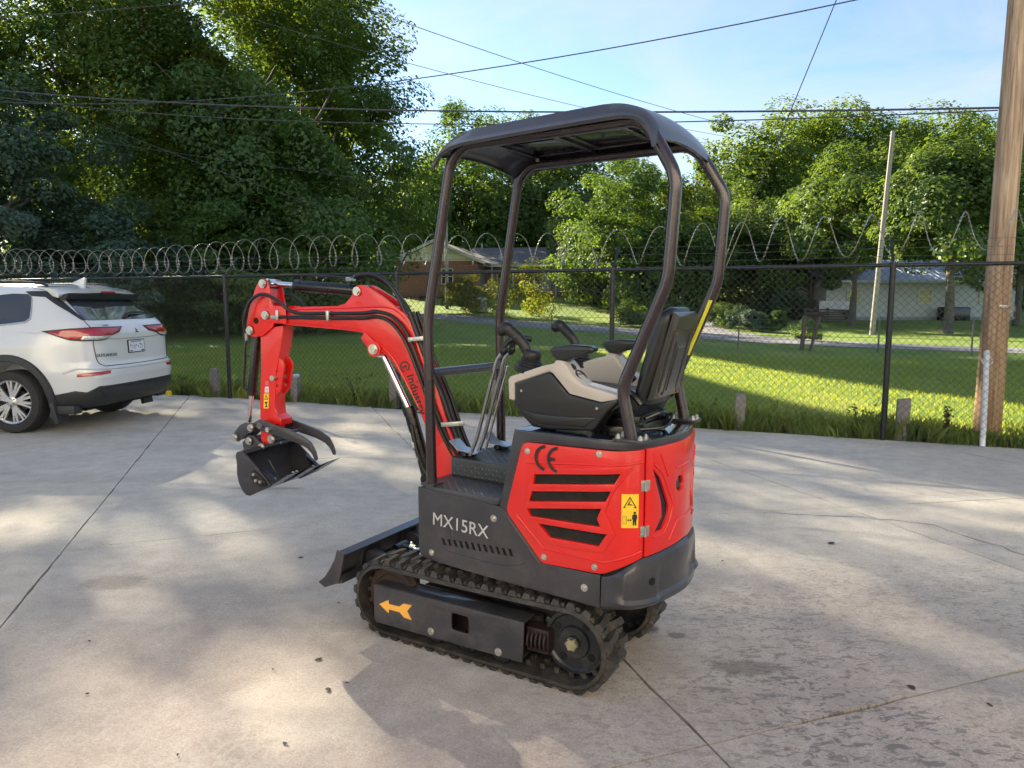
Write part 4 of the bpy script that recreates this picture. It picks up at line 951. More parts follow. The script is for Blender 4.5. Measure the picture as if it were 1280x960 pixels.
# roof shell: rounded pressing, open below
def roof():
    prof = [(.312, 2.064), (.308, 2.082), (.282, 2.106), (.232, 2.126), (.185, 2.130), (.10, 2.133), (-.15, 2.138), (-.42, 2.141), (-.510, 2.137), (-.560, 2.121), (-.592, 2.092), (-.614, 2.055), (-.622, 2.022)]
    pr = [(p.x, p.z) for p in spline([(a, 0, b) for a, b in prof], 4)]
    ys = [-1, -.985, -.94, -.86, -.74, -.62, -.60, -.3, 0, .3, .60, .62, .74, .86, .94, .985, 1]
    g = G(); rows = []
    for (x, z) in pr:
        row = []; front = sstep(0.13, 0.29, x); rear = sstep(-0.42, -0.62, -(-x)) if False else sstep(0.42, 0.62, -x)
        hw = 0.308 - 0.006 * front - 0.012 * rear; endk = max(front, rear)
        for v in ys:
            a = abs(v); y = 0.010 + v * hw; drop = 0.055 * sstep(0.84, 1.0, a) ** 1.2 * (1 - 0.35 * front - 0.62 * rear) + 0.004 * a * a
            rib = 0.006 * (1 - sstep(0.60, 0.62, a)) * sstep(0.5, 0.42, -x) * 1.0 if x < 0.16 else 0.006 * (1 - sstep(0.60, 0.62, a)) * (1 - sstep(0.16, 0.19, x))
            bow = -0.030 * front * a * a if x > 0.13 else -0.026 * rear * a * a
            row.append(g.b.verts.new((x, y, z - drop + rib + bow)))
        rows.append(row)
    for i in range(len(rows) - 1):
        for k in range(len(ys) - 1): g.b.faces.new((rows[i][k], rows[i][k + 1], rows[i + 1][k + 1], rows[i + 1][k]))
    bmesh.ops.recalc_face_normals(g.b, faces=g.b.faces)
    if sum(f.normal.z for f in g.b.faces) < 0: bmesh.ops.reverse_faces(g.b, faces=g.b.faces)
    # thickness
    top = g.b.faces[:]; r = bmesh.ops.solidify(g.b, geom=top, thickness=0.012)
    return build('canopy_roof', g, GREY, ex, sharp=50, recalc=True)
rf = roof()
g = G(); g.box((-.16, .01, 2.106), (.60, .38, .004), bev=0.001)
build('roof_liner', g, mat('liner_gloss', (0.03, 0.034, 0.03), 0.12, 0.2, 0.8, 0.2, 3), rf)
g = G(); g.box((-.16, .01, 2.101), (.05, .40, .006)); g.box((-.16, .20, 2.10), (.60, .02, .010), bev=.003); g.box((-.16, -.18, 2.10), (.60, .02, .010), bev=.003); g.box((-.05, .01, 2.099), (.20, .14, .012), bev=.004); build('roof_brace', g, TUBE, rf)
for x, y in ((.135, .22), (-.42, .22), (.135, -.20), (-.42, -.2), (-.62 + .08, -.2)):
    g = G(); g.cyl((x, y, 2.095), (x, y, 2.082), .009, seg=10); build('bolt', g, ZINC, rf)
# seat belt strap hanging from the far rear post
g = G(); g.prism([(-.655, 1.475), (-.648, 1.477), (-.562, 1.262), (-.569, 1.259)], -.222, -.200); build('seat_belt', g, mat('belt_yellow', (0.75, 0.68, 0.02), 0.6, 0, 0, 0.1), ex)

# --- seat ------------------------------------------------------------------
def seat_back():
    g = G(); O = Vector((-.520, 0, 1.10)); U_ = Vector((-.085, 0, .33)).normalized(); N_ = Vector((-U_.z, 0, U_.x)); Yv = Vector((0, 1, 0))
    rows = []; n = 16; m_ = 20
    for i in range(n + 1):
        t = i / n; h = .36 * t; hw = (.142 - .022 * t) * (1 - 0.35 * max(0, (t - .9) / .1) ** 2); th = .055 + .020 * math.sin(math.pi * min(1, t * 1.1)) ; th *= (1 - 0.55 * max(0, (t - .88) / .12) ** 2)
        ring = []
        for k in range(m_):
            a = 2 * math.pi * k / m_; ca, sa = math.cos(a), math.sin(a); e = 0.35
            y = hw * math.copysign(abs(ca) ** e, ca); q = th / 2 * math.copysign(abs(sa) ** 0.6, sa)
            bow = -0.016 * (abs(y) / .14) ** 2
            ring.append(g.b.verts.new(O + U_ * h + Yv * y + N_ * (q + bow) ))
        rows.append(ring)
    for i in range(n):
        for k in range(m_): g.b.faces.new((rows[i][k], rows[i][(k + 1) % m_], rows[i + 1][(k + 1) % m_], rows[i + 1][k]))
    g.b.faces.new(rows[0][::-1]); g.b.faces.new(rows[-1]); bmesh.ops.recalc_face_normals(g.b, faces=g.b.faces)
    so = build('seat_backrest', g, mat('seat_vinyl', (0.008, 0.008, 0.009), 0.38, 0, 0.1, 0.2, 10, bump=0.1, bscale=500), ex, sharp=50)
    # moulded rear shell with framed recess
    M = frame(O + N_ * 0.020, Vector((0, -1, 0)), U_, -N_ * -1) 
    g = G()
    def P(a, b, c): return O + Yv * (-a) + U_ * b + N_ * c
    def rect(a0, b0, a1, b1, c0, c1, bev, taper=0.0):
        vs = []
        for c, i_ in ((c0, 0), (c1, bev)):
            for a, b in ((a0 + i_, b0 + i_), (a1 - i_, b0 + i_), (a1 - taper - i_, b1 - i_), (a0 + taper + i_, b1 - i_)): vs.append(g.b.verts.new(P(a, b, c)))
        for f in ((3, 2, 1, 0), (4, 5, 6, 7), (0, 1, 5, 4), (1, 2, 6, 5), (2, 3, 7, 6), (3, 0, 4, 7)): g.b.faces.new([vs[i] for i in f])
    rect(-.130, .02, .130, .350, .018, .036, .008, .018)
    rect(-.100, .05, -.062, .27, .030, .041, .003, .006); rect(.062, .05, .100, .27, .030, .041, .003, -.006 * -1)
    rect(-.058, .035, .058, .245, .030, .041, .004, .008)
    rect(-.115, .285, .115, .345, .030, .042, .006, .008)
    bmesh.ops.recalc_face_normals(g.b, faces=g.b.faces)
    sh = build('seat_shell', g, mat('seat_shell_plastic', (0.022, 0.022, 0.021), 0.30, 0.0, 0.3, 0.12, 8, bump=0.05, bscale=300), so, sharp=25)
    g = G(); rect(-.040, .055, .040, .225, .0405, .0445, .003, .006); bmesh.ops.recalc_face_normals(g.b, faces=g.b.faces); build('shell_panel', g, MATS['seat_shell_plastic'], so, sharp=25)
    for a, b in ((-.085, .275), (.085, .275), (-.09, .04), (.09, .04)):
        g = G(); g.tube([P(a, b, .036), P(a, b, .045)], .0055, 10); build('bolt', g, mat('coppery_bolt', (0.35, 0.2, 0.1), 0.4, 0.8), so)
    return so
seat_back()
g = G(); r_ = [(-.10, 1.085), (-.085, 1.115), (-.10, 1.135), (-.16, 1.142), (-.42, 1.128), (-.50, 1.125), (-.52, 1.09), (-.50, 1.05), (-.14, 1.05)]
g.prism(r_, -.150, .150, bev=0.016, seg=3); cu_ = build('seat_cushion', g, MATS['seat_vinyl'], ex)
g = G(); g.box((-.33, 0, 1.035), (.36, .24, .03), bev=.004)
for y in (-.10, .10): g.box((-.33, y, 1.018), (.38, .03, .02), bev=.003)
g.tube(spline([(-.52, .10, 1.04), (-.56, .02, 1.06), (-.53, -.08, 1.02), (-.42, -.13, 1.03)], 6), .008, 8)
g.tube(spline([(-.50, .12, 1.00), (-.58, .05, 1.01), (-.56, -.07, 1.04), (-.48, -.15, 1.00)], 6), .006, 8); build('seat_rails', g, BLACK, ex)
for y in (.155, -.155):
    g = G(); g.tube(spline([(-.53, y, 1.10), (-.50, y, 1.13), (-.46, y, 1.16), (-.50, y, 1.20)], 5), .012, 8); build('seat_hinge', g, BLACK, ex)
# clear wrap left on the seat: crumpled thin film
def film():
    m = bpy.data.materials.new('clear_film'); m.use_nodes = True; t = m.node_tree; b = t.nodes['Principled BSDF']
    b.inputs['Base Color'].default_value = (0.8, 0.82, 0.82, 1); b.inputs['Roughness'].default_value = 0.14; b.inputs['Alpha'].default_value = 0.22; b.inputs['Specular IOR Level'].default_value = 0.9
    n = t.nodes.new('ShaderNodeTexNoise'); n.inputs['Scale'].default_value = 30; r = t.nodes.new('ShaderNodeMapRange'); r.inputs['From Min'].default_value = 0.45; r.inputs['From Max'].default_value = 0.7; r.inputs['To Min'].default_value = 0.08; r.inputs['To Max'].default_value = 0.6
    tcn = t.nodes.new('ShaderNodeTexCoord'); t.links.new(tcn.outputs['Object'], n.inputs[0]); t.links.new(n.outputs[0], r.inputs[0]); t.links.new(r.outputs[0], b.inputs['Alpha'])
    V = []; F = []; nu, nv = 46, 14
    for i in range(nu + 1):
        a = i / nu; ang = -0.9 + 3.9 * a
        for j in range(nv + 1):
            v = j / nv; sag = 0.02 * math.sin(7 * a + 3 * v)
            x = -.33 - .225 * math.sin(ang * 0.8) - 0.03 * v * math.sin(9 * a); y = .19 * math.cos(ang * 0.8) 
            z = 1.150 - .095 * v * (0.6 + 0.4 * math.sin(5 * a + 1)) + sag * 0.5
            V.append((x + random.uniform(-.006, .006), y + random.uniform(-.006, .006), z + random.uniform(-.005, .005)))
    for i in range(nu):
        for j in range(nv): F += [i * (nv + 1) + j, (i + 1) * (nv + 1) + j, (i + 1) * (nv + 1) + j + 1, i * (nv + 1) + j + 1]
    return raw_mesh('plastic_wrap', V, F, 4, m, ex)
film()

# --- control pods ----------------------------------------------------------
blk = [(-.050, 1.100), (-.049, 1.158), (-.201, 1.210), (-.215, 1.206), (-.290, 1.132), (-.418, 1.112), (-.485, 1.132), (-.484, 1.112), (-.440, 1.072), (-.402, 1.017), (-.387, 1.004), (-.208, .991), (-.131, .996), (-.079, 1.037), (-.040, 1.085)]
bei = [(-.022, 1.094), (-.018, 1.171), (-.027, 1.183), (-.174, 1.232), (-.222, 1.243), (-.232, 1.256), (-.262, 1.252), (-.281, 1.233), (-.302, 1.203), (-.344, 1.170), (-.484, 1.142), (-.489, 1.128), (-.418, 1.113), (-.290, 1.134), (-.216, 1.208), (-.201, 1.212), (-.048, 1.160), (-.049, 1.092)]
top = [(-.022, 1.094), (-.018, 1.171), (-.027, 1.183), (-.174, 1.232), (-.222, 1.243), (-.232, 1.256), (-.262, 1.252), (-.281, 1.233), (-.302, 1.203), (-.344, 1.170), (-.484, 1.142), (-.489, 1.120), (-.40, 1.05), (-.1, 1.05)]
PODB = mat('pod_black', (0.009, 0.009, 0.010), 0.34, 0, 0.15, 0.1, 6, bump=0.10, bscale=600)
ARMR = mat('armrest_black', (0.012, 0.014, 0.014), 0.34, 0, 0.15, 0.1)
for side in (1, -1):
    yo, yi = (.262, .165) if side > 0 else (-.262, -.165)
    dx = 0.0 if side > 0 else -0.0
    g = G(); g.prism(top, min(yi, yo - .012 * side), max(yi, yo - .012 * side), bev=0.012, seg=3); pod = build('control_pod', g, BEIGE, ex, sharp=45)
    g = G(); g.plate(bei, [], yo - .014 * side, yo - .002 * side, bev=0.006); build('pod_trim', g, BEIGE, pod)
    g = G(); g.prism([(a, b) for a, b in blk], min(yo - .030 * side, yo), max(yo - .030 * side, yo), bev=0.010, seg=3)
    lo = [(-.060, 1.09), (-.44, 1.10), (-.43, 1.07), (-.392, 1.010), (-.380, 1.000), (-.208, .988), (-.135, .992), (-.09, 1.034)]
    g.prism(lo, min(yi, yo - .02 * side), max(yi, yo - .02 * side), bev=0.012, seg=3); build('pod_side', g, PODB, pod)
    g = G(); g.prism([(-.085, 1.055), (-.17, 1.010), (-.36, 1.018), (-.40, 1.055), (-.3, 1.05), (-.15, 1.05)], min(yo - .012 * side, yo + .004 * side), max(yo - .012 * side, yo + .004 * side), bev=.004); build('pod_relief', g, PODB, pod, sharp=60)
    for x, z in ((-.083, 1.132), (-.405, 1.090)):
        g = G(); g.cyl((x, yo, z), (x, yo + .004 * side, z), .005, seg=12); build('screw', g, ZINC, pod)
    g = G(); g.box((-.30, yo - .05 * side, .992), (.16, .05, .02), bev=.004); g.cyl((-.375, yo - .012 * side, .995), (-.375, yo + .0 * side, .995), .012, seg=12); build('pod_bracket', g, BLACK, pod)
    yj = .220 * side
    # rubber bellows
    g = G(); prof = []
    for k in range(5):
        r0 = .060 - .0055 * k; prof += [(r0, .0115 * k), (r0 + .003, .0115 * k + .004), (r0 - .004, .0115 * k + .0095)]
    prof += [(.036, .060), (.034, .078), (.028, .086), (.0, .088)]
    g.lathe([(0, 0)] + prof, (0, 0, 0), axis='z', seg=28); tilt = Matrix.Translation((-.075, yj - .02 * side, 1.200)) @ Matrix.Rotation(R(-18 + 4), 4, 'Y')
    g.xf(tilt); build('joystick_boot', g, mat('boot_rubber', (0.014, 0.014, 0.015), 0.5, 0, 0, 0.2, 20), ex, sharp=50)
    # grip: bent tapering handle, head leaning forward
    P = spline([(-.070, yj - .02 * side, 1.272), (-.048, yj - .018 * side, 1.310), (-.010, yj - .014 * side, 1.345), (.022, yj - .010 * side, 1.366), (.040, yj - .008 * side, 1.368)], 6)
    rr = [.0185 + .0045 * math.sin(math.pi * i / len(P)) + (.004 if i > len(P) * .62 else 0) for i in range(len(P))]; rr[-1] = .012; rr[0] = .013
    g = G(); g.tube(P, rr, 16, sx=0.85); g.ball((.038, yj - .008 * side, 1.360), (.058, .046, .050), Matrix.Rotation(R(30), 3, 'Y')); js = build('joystick', g, PLAST, ex, sharp=70)
    g = G(); g.ball((.052, yj - .008 * side, 1.372), (.014, .016, .012), sub=2); g.ball((-.028, yj + .009 * side, 1.335), (.006, .005, .006), sub=1); g.ball((-.012, yj + .009 * side, 1.328), (.005, .005, .005), sub=1); build('joystick_button', g, mat('button_grey', (0.12, 0.12, 0.12), 0.4), js)
    # armrest
    ap = [(-.192, 1.291), (-.203, 1.303), (-.279, 1.314), (-.362, 1.311), (-.376, 1.303), (-.376, 1.292), (-.335, 1.276), (-.290, 1.264), (-.262, 1.249), (-.228, 1.252), (-.208, 1.268)]
    g = G(); g.prism(ap, min(yj - .024, yj + .024), max(yj - .024, yj + .024), bev=.010, seg=3); build('armrest', g, ARMR, ex, sharp=50)
    if side > 0:
        g = G(); M = Matrix.Translation((-.302, .205, 1.190)) @ Matrix.Rotation(R(-48), 4, 'Y')
        g.lathe([(0, 0), (.030, 0), (.030, .010), (.027, .014), (.023, .012), (.022, .008), (0, .008)], (0, 0, 0), axis='z', seg=28).xf(M); ga_ = build('gauge', g, PLAST, ex)
        g = G(); g.lathe([(0, .0085), (.021, .0085), (.021, .0095), (0, .0095)], (0, 0, 0), axis='z', seg=24).xf(M); build('gauge_face', g, mat('gauge_face', (0.28, 0.25, 0.2), 0.15, 0.2, 0.5), ga_)
        g = G(); M = Matrix.Translation((-.272, .215, 1.222)) @ Matrix.Rotation(R(-55), 4, 'Y'); g.lathe([(0, 0), (.013, 0), (.015, .004), (.012, .016), (0, .018)], (0, 0, 0), axis='z', seg=16)
        for k in range(8): g.box((.0135 * math.cos(k * .785), .0135 * math.sin(k * .785), .008), (.004, .004, .012), Matrix.Rotation(k * .785, 3, 'Z'))
        g.xf(M); build('ignition_knob', g, PLAST, ex)
        g = G(); g.prism([(-.350, 1.1705), (-.470, 1.1465), (-.470, 1.1475), (-.350, 1.1715)], .178, .230); build('pod_sticker', g, WHT, ex)
# travel levers and pedals
LEV = mat('lever_steel', (0.42, 0.42, 0.43), 0.22, 0.9, 0.2, 0.05)
for y, x0 in ((.085, .0), (.030, .0)):
    g = G(); g.tube(rounded([(.300 + x0, y, .800), (.262 + x0, y, .885), (.148, y + .01, 1.232), (.118, y + .012, 1.262)], .03, 4), .0085, 12); lv_ = build('travel_lever', g, LEV, ex)
    g = G(); g.ball((.112, y + .012, 1.268), (.034, .03, .048), Matrix.Rotation(R(-30), 3, 'Y')); g.tube(spline([(.115, y + .012, 1.27), (.108, y + .0, 1.300), (.085, y - .03, 1.318), (.06, y - .06, 1.312)], 5), .013, 10); build('lever_knob', g, PLAST, lv_)
g = G(); g.tube([(.235, .06, .83), (.125, .05, 1.20)], .006, 10); build('lever_rod', g, LEV, ex)
PED = mat('pedal_plate', (0.30, 0.36, 0.42), 0.3, 0.5, 0.3, 0.1)
for (x, y) in ((.33, .055), (.30, -.155)):
    g = G(); g.prism([(x + .085, .852), (x + .040, .815), (x - .055, .806), (x - .055, .811), (x + .038, .821), (x + .081, .857)], y - .035, y + .035, bev=.001); pd = build('pedal', g, PED, ex)
    g = G(); g.box((x, y, .797), (.05, .05, .018), bev=.003); g.cyl((x - .01, y - .04, .800), (x - .01, y + .045, .800), .007, seg=10); g.ball((x - .01, y + .048, .800), (.018, .012, .018), sub=2); build('pedal_mount', g, BLACK, pd)

# --- boom, stick, bucket ---------------------------------------------------
g = G(); g.prism([(-.08, .46), (-.10, .60), (-.06, .82), (-.02, .85), (.03, .80), (.05, .62), (.04, .48)], -.05, .05, bev=.006); g.cyl((-.03, 0, .42), (-.03, 0, .66), .05, seg=24); g.box((-.06, 0, .46), (.12, .16, .05), bev=.006); g.box((-.06, 0, .62), (.12, .14, .04), bev=.006)
build('swing_bracket', g, RED, ex, MB)
low = [(.985, 1.365), (.892, 1.357), (.539, 1.337), (.425, 1.325), (.390, 1.300), (.372, 1.268), (.340, 1.222), (.300, 1.226), (.262, 1.195), (.202, 1.112), (.119, .971), (.064, .850), (.017, .754), (-.005, .700)]
upp = [(-.085, .790), (-.080, .799), (-.033, .906), (.019, 1.075), (.073, 1.195), (.134, 1.327), (.161, 1.388), (.224, 1.443), (.300, 1.458), (.420, 1.458), (.520, 1.452), (.756, 1.447), (.900, 1.435)]
tip = [(.955, 1.428), (.995, 1.442), (1.025, 1.428), (1.035, 1.403), (1.020, 1.375)]
g = G(); g.prism(low[1:] + upp, -.048, .048, bev=.006, seg=2); bo = build('boom', g, RED, ex, MB)
for y in (.050, -.062):     # cheek plates at the stick end
    g = G(); g.prism([(.86, 1.360), (.985, 1.368)] + tip[::-1][0:0] + [(1.020, 1.375), (1.035, 1.403), (1.025, 1.428), (.995, 1.442), (.955, 1.436), (.93, 1.452), (.86, 1.448)], y, y + .012, bev=.002); build('boom_cheek', g, RED, bo)
for y in (.035, -.047):     # lugs for the stick cylinder
    g = G(); g.prism([(.560, 1.452), (.515, 1.462), (.480, 1.495), (.462, 1.530), (.445, 1.547), (.418, 1.550), (.395, 1.543), (.30, 1.492), (.19, 1.415), (.15, 1.37), (.2, 1.40), (.4, 1.44)], y, y + .012, bev=.002); build('cylinder_lug', g, RED, bo)
g = G()      # lower cylinder boss and stiffening rib along the web
g.cyl((.348, -.064, 1.250), (.348, .064, 1.250), .036, seg=24); 
for sy in (1, -1): g.prism([(.425, 1.30), (.355, 1.215), (.33, 1.23), (.30, 1.24), (.40, 1.33)], .048 * sy, .056 * sy, bev=.002)
build('cylinder_boss', g, RED, bo)
g = G()
for sy in (1, -1):
    yy = .0485 * sy
    g.tube(spline([(.90, yy, 1.372), (.55, yy, 1.352), (.42, yy, 1.338), (.34, yy, 1.285), (.26, yy, 1.215), (.20, yy, 1.125), (.12, yy, .985)], 6), .0035, 6); g.tube(spline([(.90, yy, 1.430), (.55, yy, 1.440), (.30, yy, 1.446), (.21, yy, 1.415), (.15, yy, 1.34), (.09, yy, 1.19), (.03, yy, 1.06)], 6), .0035, 6)
build('weld_seam', g, RED, bo)
def pin(x, z, y, r=.021, parent=None, m=ZINC, M=None, name='pin'):
    g = G(); g.cyl((x, -y, z), (x, y, z), r, seg=24); o = build(name, g, RED if parent in (bo,) else GREY, parent, M)
    for sy in (1, -1):
        g = G(); g.cyl((x, y * sy, z), (x, (y + .006) * sy, z), r * .95, seg=20); g.cyl((x, (y + .006) * sy, z), (x, (y + .014) * sy, z), r * .72, seg=6); build('pin_bolt', g, m, parent, M)
    return o
pin(.348, 1.250, .066, .026, bo); pin(.442, 1.520, .052, .022, bo)
# emblem and lettering down the boom face
dz = Vector((.119 - .193 + .0, 0, .985 - 1.190)).normalized(); ax = Vector((dz.x, 0, dz.z)); up_ = Vector((-dz.z, 0, dz.x)) * -1
up_ = Vector((-ax.z, 0, ax.x)); 
if up_.x < 0: pass
tz = Vector((0, 1, 0)); upv = tz.cross(ax)
LO = Vector((.168, .0492, 1.135))
text_mesh('boom_lettering', 'industry', .056, .0004, INK, bo, frame(LO + upv * -.012, ax, upv, tz), bold=.0012, space=1.05)
g = G(); c0 = Vector((.190, .0490, 1.172)); 
def onb(p, q, h=0): return c0 + ax * p + upv * q + tz * h
for a0, a1, r in ((20, 340, .026),):
    ring = []
    for k in range(25):
        a = R(a0 + (a1 - a0) * k / 24); ring.append((onb(r * math.cos(a), r * math.sin(a)), onb((r - .006) * math.cos(a), (r - .006) * math.sin(a))))
    for k in range(24):
        v = [g.b.verts.new(ring[k][0] + tz * .0006), g.b.verts.new(ring[k][1] + tz * .0006), g.b.verts.new(ring[k + 1][1] + tz * .0006), g.b.verts.new(ring[k + 1][0] + tz * .0006)]; g.b.faces.new(v)
for (p0, q0, p1, q1) in ((-.004, -.014, .002, .014), (-.006, .002, .018, .007), (-.006, -.014, .010, -.009)):
    v = [g.b.verts.new(onb(a, b, .0006)) for a, b in ((p0, q0), (p1, q0), (p1, q1), (p0, q1))]; g.b.faces.new(v)
for k in range(16):     # arc swooping over the word
    t0, t1 = k / 16, (k + 1) / 16; f = lambda t: (.03 + .16 * t, -.020 - .010 * math.sin(math.pi * t)); w_ = lambda t: .001 + .0035 * math.sin(math.pi * t)
    a, b = f(t0), f(t1); v = [g.b.verts.new(onb(p, q, .0006)) for p, q in ((a[0], a[1]), (b[0], b[1]), (b[0], b[1] - w_(t1)), (a[0], a[1] - w_(t0)))]; g.b.faces.new(v)
g.tube([onb(.085, .038, .0003), onb(.085, .038, .0010)], .005, 4)
bmesh.ops.recalc_face_normals(g.b, faces=g.b.faces); build('boom_emblem', g, INK, bo, smooth=False)
# cylinders
def cylinder(name, a, b, c, rb, rr_, M, parent=ex, y=0.0):
    """barrel from a to b, rod from b to c (x, z)"""
    A, B, C_ = Vector((a[0], y, a[1])), Vector((b[0], y, b[1])), Vector((c[0], y, c[1])); d = (C_ - A).normalized()
    g = G(); g.tube([A, A + d * .01, B - d * .035, B - d * .035, B], [rb * .9, rb, rb, rb * 1.08, rb * 1.08], 24); g.cyl(A - Vector((0, rb * .9, 0)), A + Vector((0, rb * .9, 0)), rb * 1.05, seg=20)
    o = build(name, g, BLACK, parent, M, sharp=35)
    g = G(); g.tube([B, C_], rr_, 18); g.cyl(C_ - Vector((0, rb * .8, 0)), C_ + Vector((0, rb * .8, 0)), rr_ * 1.7, seg=18); build('piston_rod', g, CHROME, o)
    return o
c1 = cylinder('boom_cylinder', (.098, .640), (.205, .975), (.345, 1.235), .030, .0155, MB)
g = G(); g.tube(spline([(.215, .0, .958), (.175, .0, .945), (.160, .015, .90), (.145, .015, .78), (.110, .015, .70)], 6), .009, 8); g.tube(spline([(.17, .03, .90), (.14, .035, .78), (.10, .03, .68), (.04, .03, .62)], 6), .008, 8); build('cylinder_hose', g, HOSE, c1)
g = G(); g.tube([(.185, .02, .86), (.125, .02, .70)], .006, 8); g.box((.165, .02, .80), (.02, .02, .03), bev=.003); g.box((.135, .02, .74), (.02, .02, .02), bev=.003); build('hose_fitting', g, ZINC, c1)
c2 = cylinder('stick_cylinder', (.442, 1.522), (.842, 1.552), (1.003, 1.562), .0275, .0145, MB)
g = G(); g.tube(rounded([(.805, -.0, 1.578), (.800, 0, 1.600), (.775, 0, 1.602), (.50, 0, 1.582)], .02, 4), .0055, 8); g.tube([(.520, 0, 1.550), (.505, 0, 1.582)], .006, 8); build('hard_line', g, HOSE, c2)
# stick
cheek = [(1.028, 1.578), (1.052, 1.545), (1.101, 1.433), (1.122, 1.360), (1.128, 1.322), (1.108, 1.298), (1.070, 1.292), (1.020, 1.30), (.955, 1.345), (.932, 1.392), (.942, 1.430), (.958, 1.475), (.962, 1.52), (.975, 1.562), (.985, 1.578), (1.005, 1.586)]
g = G(); g.prism([(1.045, 1.335), (.900, 1.352), (.905, 1.30), (.951, 1.126), (.972, .95), (.960, .86), (.985, .80), (.988, .752), (1.040, .735), (1.072, .757), (1.068, .95), (1.050, 1.15)], -.040, .040, bev=.005); st_ = build('stick', g, RED, ex, MB)
for y in (.040, -.052):
    g = G(); g.prism(cheek, y, y + .012, bev=.002); build('stick_cheek', g, RED, st_)
g = G(); g.prism([(1.04, 1.47), (1.075, 1.44), (1.085, 1.38), (1.06, 1.33), (1.02, 1.34), (1.01, 1.40)], -.04, .0525, bev=.003)
build('stick_web', g, RED, st_); g = G(); g.cyl((1.058, .0520, 1.375), (1.058, .0535, 1.375), .016, seg=18); build('stick_hole', g, mat('deep_black', (0.003,) * 3, 0.9), st_)
for y in (.026, -.036):     # thumb bracket ears with holes
    g = G(); g.plate([(.962, 1.183), (.940, 1.192), (.915, 1.178), (.905, 1.15), (.918, 1.10), (.930, 1.03), (.960, 1.00), (.985, 1.01), (.985, 1.06), (.980, 1.12)], [[(.955 + .009 * math.cos(k * .785), z + .009 * math.sin(k * .785)) for k in range(8)] for z in (1.045, 1.082, 1.12)], y, y + .010, bev=.001); build('thumb_bracket', g, RED, st_)
g = G(); g.cyl((.958, -.06, 1.088), (.958, .06, 1.088), .010, seg=14); g.cyl((.958, .058, 1.088), (.958, .07, 1.088), .014, seg=6); g.cyl((.92, -.085, 1.088), (.92, -.04, 1.088), .010, seg=8); build('thumb_pin', g, ZINC, ex, MB)
g = G(); g.prism([(.975, .905), (.93, .875), (.935, .845), (.985, .86)], -.044, .044, bev=.004)
g.tube(spline([(.968, .041, .93), (.955, .041, .89), (.968, .041, .85), (.99, .041, .84)], 5), .004, 6)
build('stick_heel', g, RED, st_)
for (x, z, y) in ((1.003, 1.560, .056), (.984, 1.404, .066), (1.096, 1.326, .058), (1.036, .842, .056), (.992, .770, .05)): pin(x, z, y, .023, st_)
g = G(); g.plate([(1.005, 1.005), (1.037, 1.003), (1.044, .925), (1.012, .927)], [], .0402, .0412); stk2 = build('warning_sticker', g, YEL, st_)
g = G(); g.plate([(1.012, .973), (1.036, .971), (1.022, .999)], [[(1.017, .976), (1.0315, .975), (1.0225, .992)]], .0413, .0420); g.plate([(1.015, .962), (1.035, .960), (1.026, .945), (1.034, .932), (1.018, .934), (1.022, .948)], [], .0413, .0420); build('warning_print', g, INK, stk2)
g = G(); g.plate([(1.005, 1.040), (1.029, 1.038), (1.031, 1.009), (1.006, 1.010)], [], .0402, .0412); build('white_label', g, WHT, st_)
g = G(); g.plate([(1.005, 1.070), (1.026, 1.068), (1.027, 1.045), (1.005, 1.046)], [], .0402, .0408); build('pink_label', g, mat('label_rose', (0.6, 0.12, 0.14), 0.5), st_)
g = G()
for k in range(4): g.plate([(1.009, 1.033 - k * .006), (1.026, 1.032 - k * .006), (1.026, 1.030 - k * .006), (1.009, 1.031 - k * .006)], [], .0413, .0417)
build('label_print', g, mat('print_grey', (0.2, 0.2, 0.2), 0.5), st_)
c3 = cylinder('bucket_cylinder', (1.102, 1.318), (1.158, .985), (1.190, .800), .0245, .0125, MB)
g = G(); g.tube(spline([(1.150, .02, 1.30), (1.158, .03, 1.25), (1.163, .03, 1.18), (1.176, .03, 1.08), (1.180, .03, 1.03), (1.165, .02, 1.01)], 6), .0065, 8); g.tube([(1.135, .02, 1.19), (1.165, .03, 1.19)], .003, 6); build('hard_line', g, HOSE, c3)
# links between bucket cylinder, stick and bucket
for y in (.048, -.060):
    g = G(); g.prism([(1.238, .762), (1.228, .792), (1.195, .828), (1.155, .848), (1.100, .848), (1.085, .825), (1.100, .805), (1.140, .795), (1.175, .768), (1.205, .742), (1.232, .745)], y, y + .012, bev=.002); l1 = build('bucket_link', g, GREY, ex, MB)
    g = G(); g.prism([(1.150, .775), (1.188, .738), (1.182, .702), (1.155, .682), (1.075, .705), (1.06, .73), (1.094, .764), (1.12, .778)], y - .012, y + .001, bev=.002); build('bucket_ear', g, GREY, ex, MB)
for x, z, y in ((1.218, .766, .068), (1.108, .825, .068), (1.132, .752, .058), (1.050, .728, .06)): pin(x, z, y, .020, ex, M=MB, name='link_pin')
